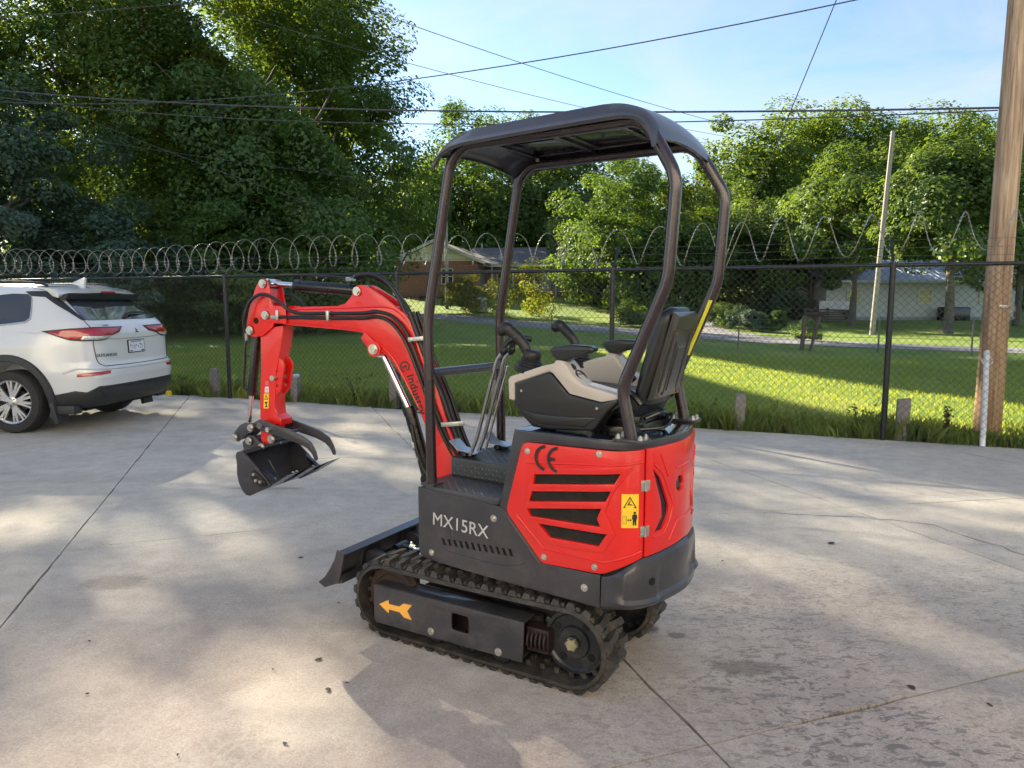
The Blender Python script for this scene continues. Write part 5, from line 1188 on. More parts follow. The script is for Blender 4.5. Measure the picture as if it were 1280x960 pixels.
# bucket: side plates, rolled shell, tube, lip, teeth
side_p = [(1.096, .704), (1.088, .722), (1.066, .730), (1.045, .725), (.953, .647), (.879, .575), (.884, .566), (.906, .555), (.955, .533), (1.014, .506), (1.040, .508), (1.062, .528), (1.083, .565), (1.093, .610), (1.091, .660)]
BK = mat('bucket_paint', (0.036, 0.036, 0.045), 0.42, 0.25, 0.2, 0.12, 8, bump=0.12, bscale=120)
bk = thing
g = G()
shell = [(1.058, .716), (1.078, .690), (1.082, .650), (1.084, .610), (1.074, .568), (1.055, .536), (1.036, .517), (1.012, .514), (.955, .540), (.880, .572)]
inn = []
for i, (a, b) in enumerate(shell):
    p, q = shell[max(0, i - 1)], shell[min(len(shell) - 1, i + 1)]; dx_, dz_ = q[0] - p[0], q[1] - p[1]; l = math.hypot(dx_, dz_); inn.append((a + dz_ / l * .008 if False else a - (-dz_) / l * -.0 + (dz_ / l) * .008, b - dx_ / l * .008))
g.prism(shell + inn[::-1], -.185, .185)
bmesh.ops.recalc_face_normals(g.b, faces=g.b.faces); bk = build('bucket_shell', g, BK, ex, MB, sharp=50)
for y in (.183, -.193):
    g = G(); g.prism(side_p, y, y + .010, bev=.0015); build('bucket_side', g, BK, bk)
g = G(); g.tube([(1.050, -.185, .722), (1.050, .185, .722)], .014, 14); build('bucket_tube', g, BK, bk)
g = G(); g.prism([(.955, .552), (.950, .543), (.862, .583), (.858, .592)], -.186, .186, bev=.001); g.tube([(1.04, .02, .65), (.98, .02, .56), (.93, .02, .562)], .003, 5); build('cutting_lip', g, BK, bk)
for sy in (1, -1):
    g = G(); y0_ = .193 * sy; g.prism([(.985, .640), (.955, .628), (.905, .590), (.90, .57), (.935, .560), (.985, .585), (1.0, .61)], y0_, y0_ + .009 * sy, bev=.001); g.prism([(.955, .650), (.900, .615), (.875, .59), (.90, .575)], y0_ - .035 * sy, y0_ - .010 * sy, bev=.001); sc_ = build('side_cutter', g, BLACK, bk)
    for x, z in ((.975, .622), (.962, .592), (.935, .588)): 
        g = G(); g.cyl((x, y0_ + .009 * sy, z), (x, y0_ + .016 * sy, z), .008, seg=6); build('bolt', g, ZINC, sc_)
for y in (.160, .0, -.160):
    g = G(); v = []
    w0, w1 = .040, .046
    for (x, z, hw, th) in ((.945, .548, .026, .016), (.885, .577, .030, .020), (.835, .602, .040, .014), (.762, .640, .046, .002)):
        ring = [g.b.verts.new((x, y + s_ * hw, z + t_ * th / 2)) for s_, t_ in ((-1, -1), (1, -1), (1, 1), (-1, 1))]; v.append(ring)
    for i in range(3):
        for k in range(4): g.b.faces.new((v[i][k], v[i][(k + 1) % 4], v[i + 1][(k + 1) % 4], v[i + 1][k]))
    g.b.faces.new(v[0][::-1]); g.b.faces.new(v[-1]); bmesh.ops.recalc_face_normals(g.b, faces=g.b.faces); th_ = build('bucket_tooth', g, BLACK, bk, sharp=30)
    for k in (-.014, .014):
        g = G(); g.cyl((.895, y + k, .585), (.890, y + k, .600), .007, seg=6); build('bolt', g, ZINC, th_)
# thumb: two curved fingers with a cross tube and a stay
for y in (.066, -.078):
    g = G(); g.prism([(1.058, .845), (1.045, .866), (1.015, .872), (.955, .855), (.86, .832), (.775, .808), (.722, .778), (.696, .735), (.686, .700), (.690, .690), (.700, .692), (.716, .722), (.745, .748), (.806, .770), (.90, .790), (1.002, .808), (1.045, .818)], y, y + .012, bev=.002); tf = build('thumb_finger', g, GREY, ex, MB)
g = G(); g.tube([(.90, -.07, .808), (.90, .07, .808)], .010, 10); g.prism([(.99, .835), (.955, 1.10), (.975, 1.105), (1.012, .84)], -.012, .012, bev=.003); g.cyl((1.036, -.09, .842), (1.036, .09, .842), .012, seg=12); build('thumb_stay', g, GREY, ex, MB)
g = G()
for y in (.078, -.082): 
    for x, z in ((1.036, .842), (.982, .826)): g.cyl((x, y, z), (x, y + .012 * (1 if y > 0 else -1), z), .014, seg=6)
build('thumb_bolts', g, ZINC, ex, MB)
# hoses along the boom
HS = []
def hose(P, r=.0085, n=7, parent=ex, M=MB, name='hydraulic_hose'):
    g = G(); g.tube(spline(P, n), r, 9); return build(name, g, HOSE, parent, M, sharp=80)
hose([(1.118, .060, 1.312), (1.115, .075, 1.38), (1.070, .078, 1.470), (.990, .078, 1.508), (.900, .075, 1.478), (.810, .064, 1.420), (.63, .060, 1.415), (.416, .060, 1.418), (.327, .062, 1.425), (.240, .064, 1.400), (.165, .066, 1.325), (.10, .066, 1.18), (.03, .060, 1.0), (-.04, .05, .84), (-.10, .04, .74)])
hose([(.905, .062, 1.395), (.80, .062, 1.395), (.63, .060, 1.393), (.416, .060, 1.395), (.33, .062, 1.402), (.25, .064, 1.375), (.175, .066, 1.290), (.115, .066, 1.16), (.045, .060, .98), (-.03, .05, .82), (-.10, .03, .70)])
hose([(1.0, -.065, 1.50), (.93, -.07, 1.50), (.86, -.066, 1.46), (.80, -.06, 1.42), (.5, -.06, 1.41), (.3, -.06, 1.42)])
for j, yy in enumerate((.022, .0, -.022)):
    hose([(.500, yy, 1.578), (.43, yy, 1.600 - .004 * j), (.34, yy, 1.588 - .012 * j), (.262, yy, 1.528 - .014 * j), (.205, yy, 1.43), (.165, yy, 1.32), (.10, yy, 1.19), (.03, yy, 1.06), (-.02, yy, .93), (-.075, yy, .80), (-.14, yy, .70)], .0095)
for j, yy in enumerate((.044, .012, -.030)):
    hose([(.165, yy, 1.425), (.128, yy, 1.33), (.075, yy, 1.20), (.005, yy, 1.06), (-.045, yy, .93), (-.10, yy, .80), (-.17, yy, .68)], .010)
g = G(); g.tube([(.52, .022, 1.578), (.475, .022, 1.578)], .0115, 6); g.tube([(.905, .062, 1.395), (.945, .062, 1.393)], .011, 8); g.tube([(.942, .062, 1.393), (.965, .055, 1.398)], .008, 8); g.tube([(1.118, .060, 1.315), (1.122, .055, 1.275)], .009, 8); build('hose_fitting', g, ZINC, ex, MB)
for (x, z, h) in ((.905, 1.405, .050), (.600, 1.404, .048)):
    g = G(); g.box((x, .066, z), (.016, .022, h), bev=.003); build('hose_clamp', g, ZINC, ex, MB)
for (x, z, a) in ((.095, 1.305, 0.10), (-.070, .925, 0.12)):
    g = G(); g.box((x, .075, z), (.115, .012, .020), Matrix.Rotation(a, 3, 'Y'), bev=.003)
    for k in (-.035, 0, .035): g.cyl((x + k, .080, z - k * a), (x + k, .086, z - k * a), .0055, seg=10)
    build('hose_clamp', g, ZINC, ex, MB)
# ------------------------------------------------------------------ parked white car
FC = Vector((-.996, .09, 0)).normalized(); LC = Vector((-FC.y, FC.x, 0)); MC = frame(Vector((-5.52, 8.74, 0)), FC, LC, ZU)
car = thing('parked_car', 'white mid-size family car parked at the left edge, seen from behind its left side', 'car', MC)
KZ = [.28, .36, .45, .62, .70, .80, 1.0, 1.10, 1.18, 1.25, 1.5, 1.60, 1.655, 1.68]
XR = [-.84, -.93, -.965, -.99, -.97, -.935, -.925, -.93, -.90, -.84, -.52, -.38, -.20, 0.1]
XF = [3.3, 3.45, 3.52, 3.58, 3.58, 3.56, 3.4, 2.9, 2.3, 2.0, 1.15, .95, .7, .4]
WW = [.85, .885, .905, .918, .92, .92, .915, .895, .872, .852, .735, .675, .60, .45]
KZa = np.array(KZ)
def csm(z, T): return float(np.interp(z, KZa, T))
def outl(th, z):
    xr, xf, w_ = csm(z, XR), csm(z, XF), csm(z, WW); xc = (xr + xf) / 2; a = (xf - xr) / 2; c, s = math.cos(th), math.sin(th)
    return xc - a * math.copysign(abs(c) ** .25, c), w_ * math.copysign(abs(s) ** .25, s)
CT = np.concatenate([np.linspace(0, 1, 1500) ** 4 * (math.pi / 4), math.pi / 2 - np.linspace(1, 0, 1500) ** 4 * (math.pi / 4)])
_p = [outl(t_, 1.0) for t_ in CT]; CS = np.concatenate([[0], np.cumsum([math.dist(_p[i], _p[i + 1]) for i in range(len(_p) - 1)])])
def cpt(s, z):
    sg = 1 if s >= 0 else -1; x, y = outl(float(np.interp(abs(s), CS, CT)), z); return Vector((x, y * sg, z))
def csurf(s, z, off=0.0):
    p = cpt(s, z); a = cpt(s + .01, z) - cpt(s - .01, z); b = cpt(s, min(1.679, z + .01)) - cpt(s, z - .01); n_ = a.cross(b)
    if n_.length < 1e-9: return p
    n_.normalize()
    if n_.dot(p - Vector((1.3, 0, .8))) < 0: n_ = -n_
    return p + n_ * off
CPAINT = mat('pearl_white_paint', (0.60, 0.62, 0.65), 0.22, 0.05, 0.8, 0.02, 2)
CLAD = mat('car_cladding', (0.022, 0.024, 0.028), 0.55, 0, 0, 0.1, 6)
CGL = mat('car_glass', (0.025, 0.03, 0.035), 0.04, 0.0, 1.0, 0.1, rvar=0.01)
def loft(z0, z1, n, ns, m, name, inset=0.0, cap=True):
    zs = sorted(set([z0, z1] + [z for z in KZ if z0 < z < z1] + list(np.linspace(z0, z1, n)))); g = G(); rows = []
    sv = []
    for k in range(ns): sv.append(-1 + 2 * k / ns)
    half_ = [0, .2, .4, .55, .65, .72, .78, .83, .88, .93, .98, 1.03, 1.1, 1.2, 1.3, 1.45, 1.6, 1.8, 2.1, 2.4, 2.7, 3.0]
    half_ = [q for q in half_ if q < CS[-1] - .02] + [CS[-1]]
    for z in zs:
        ring = []
        for q in half_: ring.append(cpt(q, z))
        xm = ring[-1].x
        # front half mirrored about the middle of the slice
        xr, xf = csm(z, XR), csm(z, XF)
        fr = [Vector((xr + xf - p.x, p.y, z)) for p in ring[::-1][1:]]
        L_ = ring + fr; R_ = [Vector((p.x, -p.y, z)) for p in L_[1:-1]][::-1]
        rows.append([g.b.verts.new(p) for p in L_ + R_])
    m_ = len(rows[0])
    for i in range(len(rows) - 1):
        for k in range(m_): g.b.faces.new((rows[i][k], rows[i][(k + 1) % m_], rows[i + 1][(k + 1) % m_], rows[i + 1][k]))
    if cap: g.b.faces.new(rows[0]); g.b.faces.new(rows[-1][::-1])
    bmesh.ops.recalc_face_normals(g.b, faces=g.b.faces)
    return build(name, g, m, car, sharp=55)
def cut_wheels(o, rad):
    for x in (0.0, 2.66):
        for sy in (1, -1):
            g = G(); g.cyl((x, sy * .55, .36), (x, sy * 1.2, .36), rad, seg=48); c = build('cutter', g, CLAD, car); md = o.modifiers.new('b', 'BOOLEAN'); md.operation = 'DIFFERENCE'; md.solver = 'EXACT'; md.object = c
            bpy.context.view_layer.update(); dg = bpy.context.evaluated_depsgraph_get(); me = bpy.data.meshes.new_from_object(o.evaluated_get(dg)); o.modifiers.clear(); old = o.data; me.name = o.name; o.data = me; bpy.data.objects.remove(c)
body = loft(.42, 1.655, 26, 0, CPAINT, 'body'); cut_wheels(body, .455)
g = G()
lowb = loft(.28, .418, 3, 0, CLAD, 'lower_cladding'); cut_wheels(lowb, .455)
# roof cap and rails
g = G(); zs = [(1.650, 1.0), (1.668, .93), (1.680, .80), (1.688, .55), (1.692, 0.25)]; rows = []
for z, k in zs:
    ring = []
    for a in range(48):
        t = 2 * math.pi * a / 48; ring.append(g.b.verts.new((0.28 + .62 * k * math.copysign(abs(math.cos(t)) ** .5, math.cos(t)) * 1.15, .605 * k * math.copysign(abs(math.sin(t)) ** .5, math.sin(t)), z)))
    rows.append(ring)
for i in range(len(rows) - 1):
    for k in range(48): g.b.faces.new((rows[i][k], rows[i][(k + 1) % 48], rows[i + 1][(k + 1) % 48], rows[i + 1][k]))
g.b.faces.new(rows[-1]); bmesh.ops.recalc_face_normals(g.b, faces=g.b.faces); build('roof', g, CPAINT, car, sharp=60)
for y in (.56, -.56):
    g = G(); g.tube(spline([(-.28, y, 1.655), (-.15, y, 1.688), (.3, y, 1.70), (1.0, y * .97, 1.685), (1.2, y * .97, 1.66)], 6), .014, 8); build('roof_rail', g, CLAD, car)
CC = [.04 * k for k in range(-24, 60)]; VC = [.30 + .05 * k for k in range(28)]
def cpatch(polys, holes, o0, o1, m, name, parent, bev=0.0, cuts=None):
    g = G()
    for i, p in enumerate(polys): g.plate(p, holes if i == 0 else [], o0, o1, bev=bev, cuts=CC, vcuts=VC)
    g.map(lambda c: csurf(c.x, c.z, c.y)); return build(name, g, m, parent, sharp=50)
# black bumper band with skid panel
bd = [(1.245, .425), (.95, .485), (.84, .465), (.72, .525), (.30, .52), (-.30, .52), (-.72, .525), (-.84, .465), (-.95, .485), (-1.245, .425), (-1.2, .30), (-.6, .29), (0, .29), (.6, .29), (1.2, .30)]
bdl = cpatch([bd], [], -.006, .006, CLAD, 'bumper_cladding', car, bev=.003)
cpatch([[(.74, .495), (.30, .49), (-.30, .49), (-.74, .495), (-.66, .42), (-.5, .40), (.5, .40), (.66, .42)]], [], .006, .016, CLAD, 'skid_panel', bdl, bev=.005)
# tail lamps, reflectors
TL = mat('tail_lamp_red', (0.36, 0.004, 0.008), 0.12, 0, 1.0, 0.25, 30, rvar=.03); TLC = mat('lamp_clear', (0.6, 0.6, 0.6), 0.15, 0.4, 1.0, 0.4, 60)
for sg in (1, -1):
    f_ = lambda P: [(a * sg, b) for a, b in P][::sg]
    rim = cpatch([f_([(1.36, 1.150), (1.15, 1.100), (.95, 1.045), (.84, 1.035), (.60, 1.035), (.54, 1.045), (.45, 1.085), (.30, 1.115), (.215, 1.180), (.71, 1.185), (1.0, 1.175)])], [], -.004, .010, CLAD, 'tail_lamp_housing', car, bev=.003)
    cpatch([f_([(1.27, 1.140), (1.10, 1.098), (.95, 1.058), (.84, 1.048), (.72, 1.050), (.72, 1.085), (.58, 1.092), (.44, 1.100), (.31, 1.128), (.25, 1.168), (.71, 1.172), (1.0, 1.162)])], [], .008, .016, TL, 'tail_lamp', rim, bev=.003)
    cpatch([f_([(.845, 1.050), (.60, 1.048), (.50, 1.070), (.46, 1.092), (.60, 1.088), (.83, 1.090)])], [], .012, .0185, TLC, 'reversing_lamp', rim, bev=.002)
    cpatch([f_([(.93, .640), (.57, .655), (.545, .690), (.60, .693), (.92, .678)])], [], -.002, .010, TL, 'bumper_reflector', car, bev=.003)
# rear glass, pillar trims, spoiler
rg = cpatch([[(.745, 1.265), (.60, 1.262), (-.60, 1.262), (-.72, 1.275), (-.72, 1.52), (.74, 1.52)]], [], -.002, .006, CGL, 'rear_window', car)
for sg in (1, -1):
    f_ = lambda P: [(a * sg, b) for a, b in P][::sg]
    cpatch([f_([(1.64, 1.585), (.93, 1.590), (.82, 1.50), (.738, 1.262), (.775, 1.265), (.86, 1.36), (1.10, 1.525), (1.52, 1.535)])], [], -.002, .007, CLAD, 'pillar_trim', car)
    cpatch([f_([(2.6, 1.51), (2.55, 1.545), (2.1, 1.560), (1.56, 1.555), (1.50, 1.525), (1.60, 1.29), (1.68, 1.255), (2.1, 1.22), (2.9, 1.20), (3.0, 1.22)])], [], -.001, .006, CGL, 'side_window', car)
    cpatch([f_([(1.56, 1.562), (1.485, 1.53), (1.585, 1.275), (1.68, 1.235), (2.1, 1.20), (2.1, 1.218), (1.685, 1.253), (1.605, 1.288), (1.508, 1.525), (1.57, 1.553)])], [], -.001, .010, mat('window_chrome', (0.5, 0.5, 0.5), .25, .7), 'window_trim', car)
g = G(); prof = []
for i in range(25):
    y = -.70 + 1.40 * i / 24; e = abs(y) / .70; xt = -.62 + .10 * e ** 3; zt = 1.600 - .045 * e ** 2.5
    prof.append([g.b.verts.new(v) for v in ((-.20, y * .86, 1.668 - .03 * e ** 3), (-.45, y * .97, 1.652 - .04 * e ** 3), (xt, y, zt), (xt + .01, y, zt - .022), (-.50, y * .98, 1.560 - .045 * e ** 2.5), (-.36, y * .93, 1.585 - .04 * e ** 2))])
for i in range(24):
    for k in range(6): g.b.faces.new((prof[i][k], prof[i][(k + 1) % 6], prof[i + 1][(k + 1) % 6], prof[i + 1][k]))
g.b.faces.new(prof[0]); g.b.faces.new(prof[-1][::-1]); bmesh.ops.recalc_face_normals(g.b, faces=g.b.faces); spo = build('rear_spoiler', g, CPAINT, car, sharp=50)
g = G(); g.prism([(-.600, 1.568), (-.49, 1.545), (-.50, 1.49), (-.565, 1.50)], -.66, .66); build('spoiler_underside', g, CLAD, spo)
g = G(); g.box((-.618, .0, 1.588), (.012, .26, .016)); build('high_brake_lamp', g, TL, spo)
g = G(); fin_ = [(-.10, 1.685), (-.33, 1.685), (-.345, 1.772), (-.30, 1.768), (-.18, 1.715)]
g.prism(fin_, -.022, .022, bev=.010); g.xf(Matrix.Translation((0, .0, -.012))); build('roof_antenna', g, CPAINT, car)
def cbead(pts, r, m, name, parent, off=.001):
    P = []
    for i in range(len(pts) - 1):
        a, b = pts[i], pts[i + 1]; n_ = max(2, int(math.dist(a, b) / .03))
        for k in range(n_): P.append(csurf(a[0] + (b[0] - a[0]) * k / n_, a[1] + (b[1] - a[1]) * k / n_, off))
    P.append(csurf(*pts[-1], off)); g = G(); g.tube(P, r, 6); return build(name, g, m, parent, sharp=80)
SEAM = mat('panel_gap', (0.02, 0.02, 0.022), .7)
ht = cbead([(.760, 1.255), (.735, 1.18), (.715, 1.05), (.69, .84), (.665, .775), (.60, .745), (.13, .735), (-.13, .735), (-.60, .745), (-.665, .775), (-.69, .84), (-.715, 1.05), (-.735, 1.18), (-.76, 1.255)], .0045, SEAM, 'tailgate_gap', car)
cbead([(.53, 1.052), (.30, 1.042), (-.30, 1.042), (-.53, 1.052)], .006, mat('shadow_crease', (0.30, 0.31, 0.33), .3, 0, .6), 'tailgate_ridge', car)
cbead([(1.06, .685), (.90, .735), (.62, .715), (.30, .705), (-.30, .705), (-.62, .715), (-.9, .735)], .012, CPAINT, 'bumper_ridge', car, off=.004)
cbead([(1.70, 1.135), (1.40, 1.130), (1.33, 1.150)], .004, CPAINT, 'side_crease', car, off=.001)
cbead([(1.28, 1.655 - .02), (.95, 1.600)], .003, SEAM, 'roof_gap', car)
# plate, lettering, emblem, wiper
plc = cpatch([[(.155, .862), (-.165, .862), (-.165, 1.018), (.155, 1.018)]], [], .002, .012, CLAD, 'plate_frame', car, bev=.002)
cpatch([[(.143, .872), (-.153, .872), (-.153, 1.008), (.143, 1.008)]], [], .012, .0135, mat('plate_white', (0.62, 0.64, 0.68), .4), 'licence_plate', plc)
def ctext(body, s, z, size, m, name, parent, off=.016, bold=.0):
    p = csurf(s, z, off); xa = (csurf(s - .05, z, off) - p).normalized(); up_ = (csurf(s, z + .03, off) - p).normalized(); na = xa.cross(up_).normalized(); up_ = na.cross(xa)
    return text_mesh(name, body, size, .0006, m, parent, frame(p, xa, up_, na), bold=bold)
PLB = mat('plate_blue', (0.05, 0.07, 0.30), .5)
def marks(polys, name): cpatch(polys, [], .0135, .0142, PLB, name, plc)
rm = random.Random(5); chars = []      # print too small to read in the photograph: strokes only
for k in range(7):
    x0_ = .122 - .036 * k
    for q in range(3):
        a_, b_ = x0_ - rm.uniform(0, .014), .905 + rm.uniform(0, .045); chars.append([(a_, b_), (a_ - rm.choice((.005, .016)), b_), (a_ - rm.choice((.005, .016)), b_ + rm.choice((.006, .022))), (a_, b_ + .02)])
marks(chars, 'plate_print')
marks([[(.100, .988), (-.095, .988), (-.095, 1.000), (.100, 1.000)], [(.130, .876), (.085, .876), (.085, .892), (.130, .892)], [(-.090, .876), (-.140, .876), (-.140, .892), (-.090, .892)]], 'plate_band')
ctext('OUTLANDER', .685, .852, .046, mat('badge_dark', (0.08, 0.085, 0.09), .3, .7), 'name_badge', car, .004, .0012)
ctext('S-AWC', .545, 1.193, .032, MATS['badge_dark'], 'drive_badge', car, .004, .0008)
g = G()
def dia(c, ang, L_=.034, w_=.0165):
    d = Vector((math.cos(ang), math.sin(ang))); q = Vector((-d.y, d.x)); cc = Vector(c)
    return [tuple(cc), tuple(cc + d * L_ / 2 + q * w_ / 1.7), tuple(cc + d * L_), tuple(cc + d * L_ / 2 - q * w_ / 1.7)]
for a in (90, 210, 330): g.plate(dia((-.045, 1.118), R(a)), [], .002, .009, bev=.001)
g.map(lambda c: csurf(c.x, c.z, c.y)); build('emblem', g, MATS['badge_dark'], car, smooth=False)
g = G(); p0, p1, p2 = csurf(-.03, 1.29, .03), csurf(-.22, 1.315, .035), csurf(-.56, 1.325, .02); g.tube([p0, p1, p2], [.022, .016, .008], 8); g.ball(csurf(-.02, 1.28, .02), (.05, .06, .05), sub=2); build('rear_wiper', g, CLAD, car)
# arches and wheels
for sy in (1, -1):
    for x0 in (0.0, 2.66):
        g = G(); n_ = 40; a0, a1 = R(-22), R(205); V_ = []
        for k in range(n_ + 1):
            a = a0 + (a1 - a0) * k / n_
            row = []
            for r_, yo in ((.452, .895), (.452, .932), (.462, .940), (.520, .936), (.532, .918), (.532, .90)):
                x, z = x0 - r_ * math.cos(a), .36 + r_ * math.sin(a); yy = csm(max(.28, min(1.6, z)), WW) / .92 * yo
                row.append(g.b.verts.new((x, sy * yy, z)))
            V_.append(row)
        for k in range(n_):
            for j in range(5): g.b.faces.new((V_[k][j], V_[k + 1][j], V_[k + 1][j + 1], V_[k][j + 1]))
        bmesh.ops.recalc_face_normals(g.b, faces=g.b.faces); build('wheel_arch', g, CLAD, car)
    g = G(); g.box((-.50, sy * .80, .255), (.05, .20, .28), Matrix.Rotation(R(12), 3, 'Y'), bev=.01); g.box((-.62, sy * .80, .27), (.22, .14, .10), bev=.02); build('mud_flap', g, CLAD, car)
g = G(); g.box((1.3, 0, .32), (4.0, 1.30, .18)); g.box((-.55, 0, .36), (.6, 1.2, .12)); g.box((1.3, 0, .55), (3.8, 1.0, .5)); build('underbody', g, mat('deep_black', (0.003,) * 3, .9), car)
ALLOY = mat('alloy', (0.55, 0.55, 0.57), .3, .8, .3, .05); TYRE = mat('tyre', (0.018, 0.018, 0.019), .75, 0, 0, .2, 20, bump=.3, bscale=120)
for x0 in (0.0, 2.66):
    for sy in (1, -1):
        o_ = .905 * sy
        g = G(); g.lathe([(.245, o_ - .03 * sy), (.262, o_ - .004 * sy), (.30, o_), (.335, o_ - .008 * sy), (.352, o_ - .03 * sy), (.356, o_ - .06 * sy), (.356, o_ - .19 * sy), (.340, o_ - .22 * sy), (.27, o_ - .23 * sy), (.245, o_ - .2 * sy)], (x0, 0, .356), seg=64, close=True)
        wh_ = build('tyre', g, TYRE, car)
        g = G(); g.lathe([(.247, o_ - .008 * sy), (.252, o_ - .016 * sy), (.240, o_ - .026 * sy), (.228, o_ - .030 * sy), (.222, o_ - .10 * sy), (.222, o_ - .19 * sy), (.247, o_ - .19 * sy)], (x0, 0, .356), seg=64, close=True)
        g.lathe([(0, o_ - .012 * sy), (.028, o_ - .014 * sy), (.034, o_ - .02 * sy), (.062, o_ - .026 * sy), (.066, o_ - .05 * sy), (0, o_ - .05 * sy)], (x0, 0, .356), seg=40)
        for k in range(5):
            for dv in (-.16, .16, -.36 + .0, .36):
                a = R(90 + 72 * k + 12) + (dv if abs(dv) < .3 else dv); a_in = R(90 + 72 * k + 12) + dv * .55; wv = .0125 if abs(dv) < .3 else .0095
                p0 = Vector((x0 + .052 * math.cos(a_in), o_ - .026 * sy, .356 + .052 * math.sin(a_in))); p1 = Vector((x0 + .238 * math.cos(a), o_ - .022 * sy, .356 + .238 * math.sin(a))); d = (p1 - p0); L_ = d.length; d.normalize(); q = Vector((-d.z, 0, d.x)) 
                v = []
                for pp, w_, h0 in ((p0, wv * 1.5, .0), (p1, wv, .0)):
                    for sx in (-1, 1):
                        for hh in (0, -.022): v.append(g.b.verts.new(pp + q * w_ * sx * (1 if hh == 0 else 1.2) + Vector((0, hh * sy, 0))))
                for f in ((0, 2, 6, 4), (1, 5, 7, 3), (0, 4, 5, 1), (2, 3, 7, 6), (0, 1, 3, 2), (4, 6, 7, 5)): g.b.faces.new([v[i] for i in f])
        bmesh.ops.recalc_face_normals(g.b, faces=g.b.faces); build('rim', g, ALLOY, wh_, sharp=30)
        g = G(); g.lathe([(0, o_ - .085 * sy), (.15, o_ - .085 * sy), (.155, o_ - .10 * sy), (0, o_ - .10 * sy)], (x0, 0, .356), seg=40); build('brake_disc', g, mat('brake_dark', (0.05, 0.05, 0.05), .5, .6), wh_)
        g = G(); g.lathe([(0, o_ - .17 * sy), (.222, o_ - .17 * sy), (.222, o_ - .175 * sy), (0, o_ - .175 * sy)], (x0, 0, .356), seg=40); build('wheel_back', g, MATS['deep_black'], wh_)
        for k in range(5):
            a = R(90 + 72 * k - 24); g = G(); g.cyl((x0 + .045 * math.cos(a), o_ - .03 * sy, .356 + .045 * math.sin(a)), (x0 + .045 * math.cos(a), o_ - .018 * sy, .356 + .045 * math.sin(a)), .008, seg=6); build('wheel_nut', g, MATS['brake_dark'], wh_)
# ------------------------------------------------------------------ foliage
# open lanes in the canopy that let sunlight reach these patches of ground
LANES = [  # (ground polygon, share of leaves kept)
    ([(-2.05, 1.7), (-1.75, 2.42), (-1.58, 2.82), (-1.45, 2.98), (-1.15, 2.94), (-0.92, 2.70), (-0.78, 2.44), (-0.70, 2.1), (-0.72, 1.6), (-1.2, 1.1)], 0.40),
    ([(4.6, 22.5), (5.6, 17.5), (6.5, 12.7), (7.6, 10.4), (11.0, 7.2), (9.5, 5.4), (5.6, 6.9), (4.9, 8.3), (4.2, 10.4), (3.8, 13.2), (3.2, 18.0), (2.0, 23.5)], 0.0),
    ([(-2.3, 9.2), (-1.25, 9.3), (-0.85, 7.2), (-0.9, 5.9), (-1.4, 6.2), (-1.95, 7.7)], 0.3),
    ([(1.5, 8.0), (2.77, 7.0), (3.9, 5.4), (4.2, 4.0), (3.2, 3.4), (2.2, 3.0), (1.6, 2.9), (0.9, 3.6), (0.9, 6.2)], 0.42),
    ([(-3.0, 24.5), (5.5, 21.0), (5.5, 23.0), (-3.0, 26.5)], 0.1),
    ([(-20.0, 44.0), (-2.0, 47.0), (2, 62.0), (-12.0, 66.0)], 0.0),
    ([(4.0, 40.0), (12.0, 38.0), (12, 41.0), (4.0, 44.0)], 0.15),
    ([(10.0, 26.6), (20.0, 25.0), (20, 26.0), (10.0, 28.0)], 0.1),
]
SH = np.array([SUN_DIR.x, SUN_DIR.y]) / math.hypot(SUN_DIR.x, SUN_DIR.y); TANE = math.tan(R(SUN_EL))
def in_poly(px, py, poly):
    c = np.zeros(len(px), bool); n = len(poly)
    for i in range(n):
        x1, y1 = poly[i]; x2, y2 = poly[i - 1]
        m = ((y1 > py) != (y2 > py)) & (px < (x2 - x1) * (py - y1) / (y2 - y1 + 1e-12) + x1); c ^= m
    return c
def open_lanes(P):
    keep = np.ones(len(P), bool); z = P[:, 2]
    t = z / TANE; gx = P[:, 0] - SH[0] * t; gy = P[:, 1] - SH[1] * t
    # ground rises to the back: one refinement
    for _ in range(2):
        hz = np.array([hgt(a, b) if b > 24 else 0.0 for a, b in zip(gx, gy)]) if len(P) < 0 else np.clip(((gy - 24) / 38), 0, 2) ** 2 * 2.2 * (gy > 24)
        t = (z - hz) / TANE; gx = P[:, 0] - SH[0] * t; gy = P[:, 1] - SH[1] * t
    r = RNG.random(len(P))
    for poly, kp in LANES:
        inside = in_poly(gx, gy, poly) & (t > 0.5); keep &= ~(inside & (r > kp))
    return keep
def leaf_cards(P, N, size, name, m, parent=None, aspect=0.55):
    """one folded four-cornered leaf at each point P with facing N (arrays)"""
    n = len(P)
    N = N / (np.linalg.norm(N, axis=1, keepdims=True) + 1e-9)
    A = RNG.normal(size=(n, 3)); A -= N * (A * N).sum(1, keepdims=True); A /= np.linalg.norm(A, axis=1, keepdims=True) + 1e-9
    B = np.cross(N, A); s = (size * RNG.uniform(0.6, 1.3, n))[:, None]
    V = np.stack([P - A * s * 0.5, P + B * s * aspect * 0.5 + N * s * 0.10, P + A * s * 0.5, P - B * s * aspect * 0.5 + N * s * 0.10], 1).reshape(-1, 3)
    F = np.arange(n * 4, dtype=np.int32)
    return raw_mesh(name, V, F, 4, m, parent)
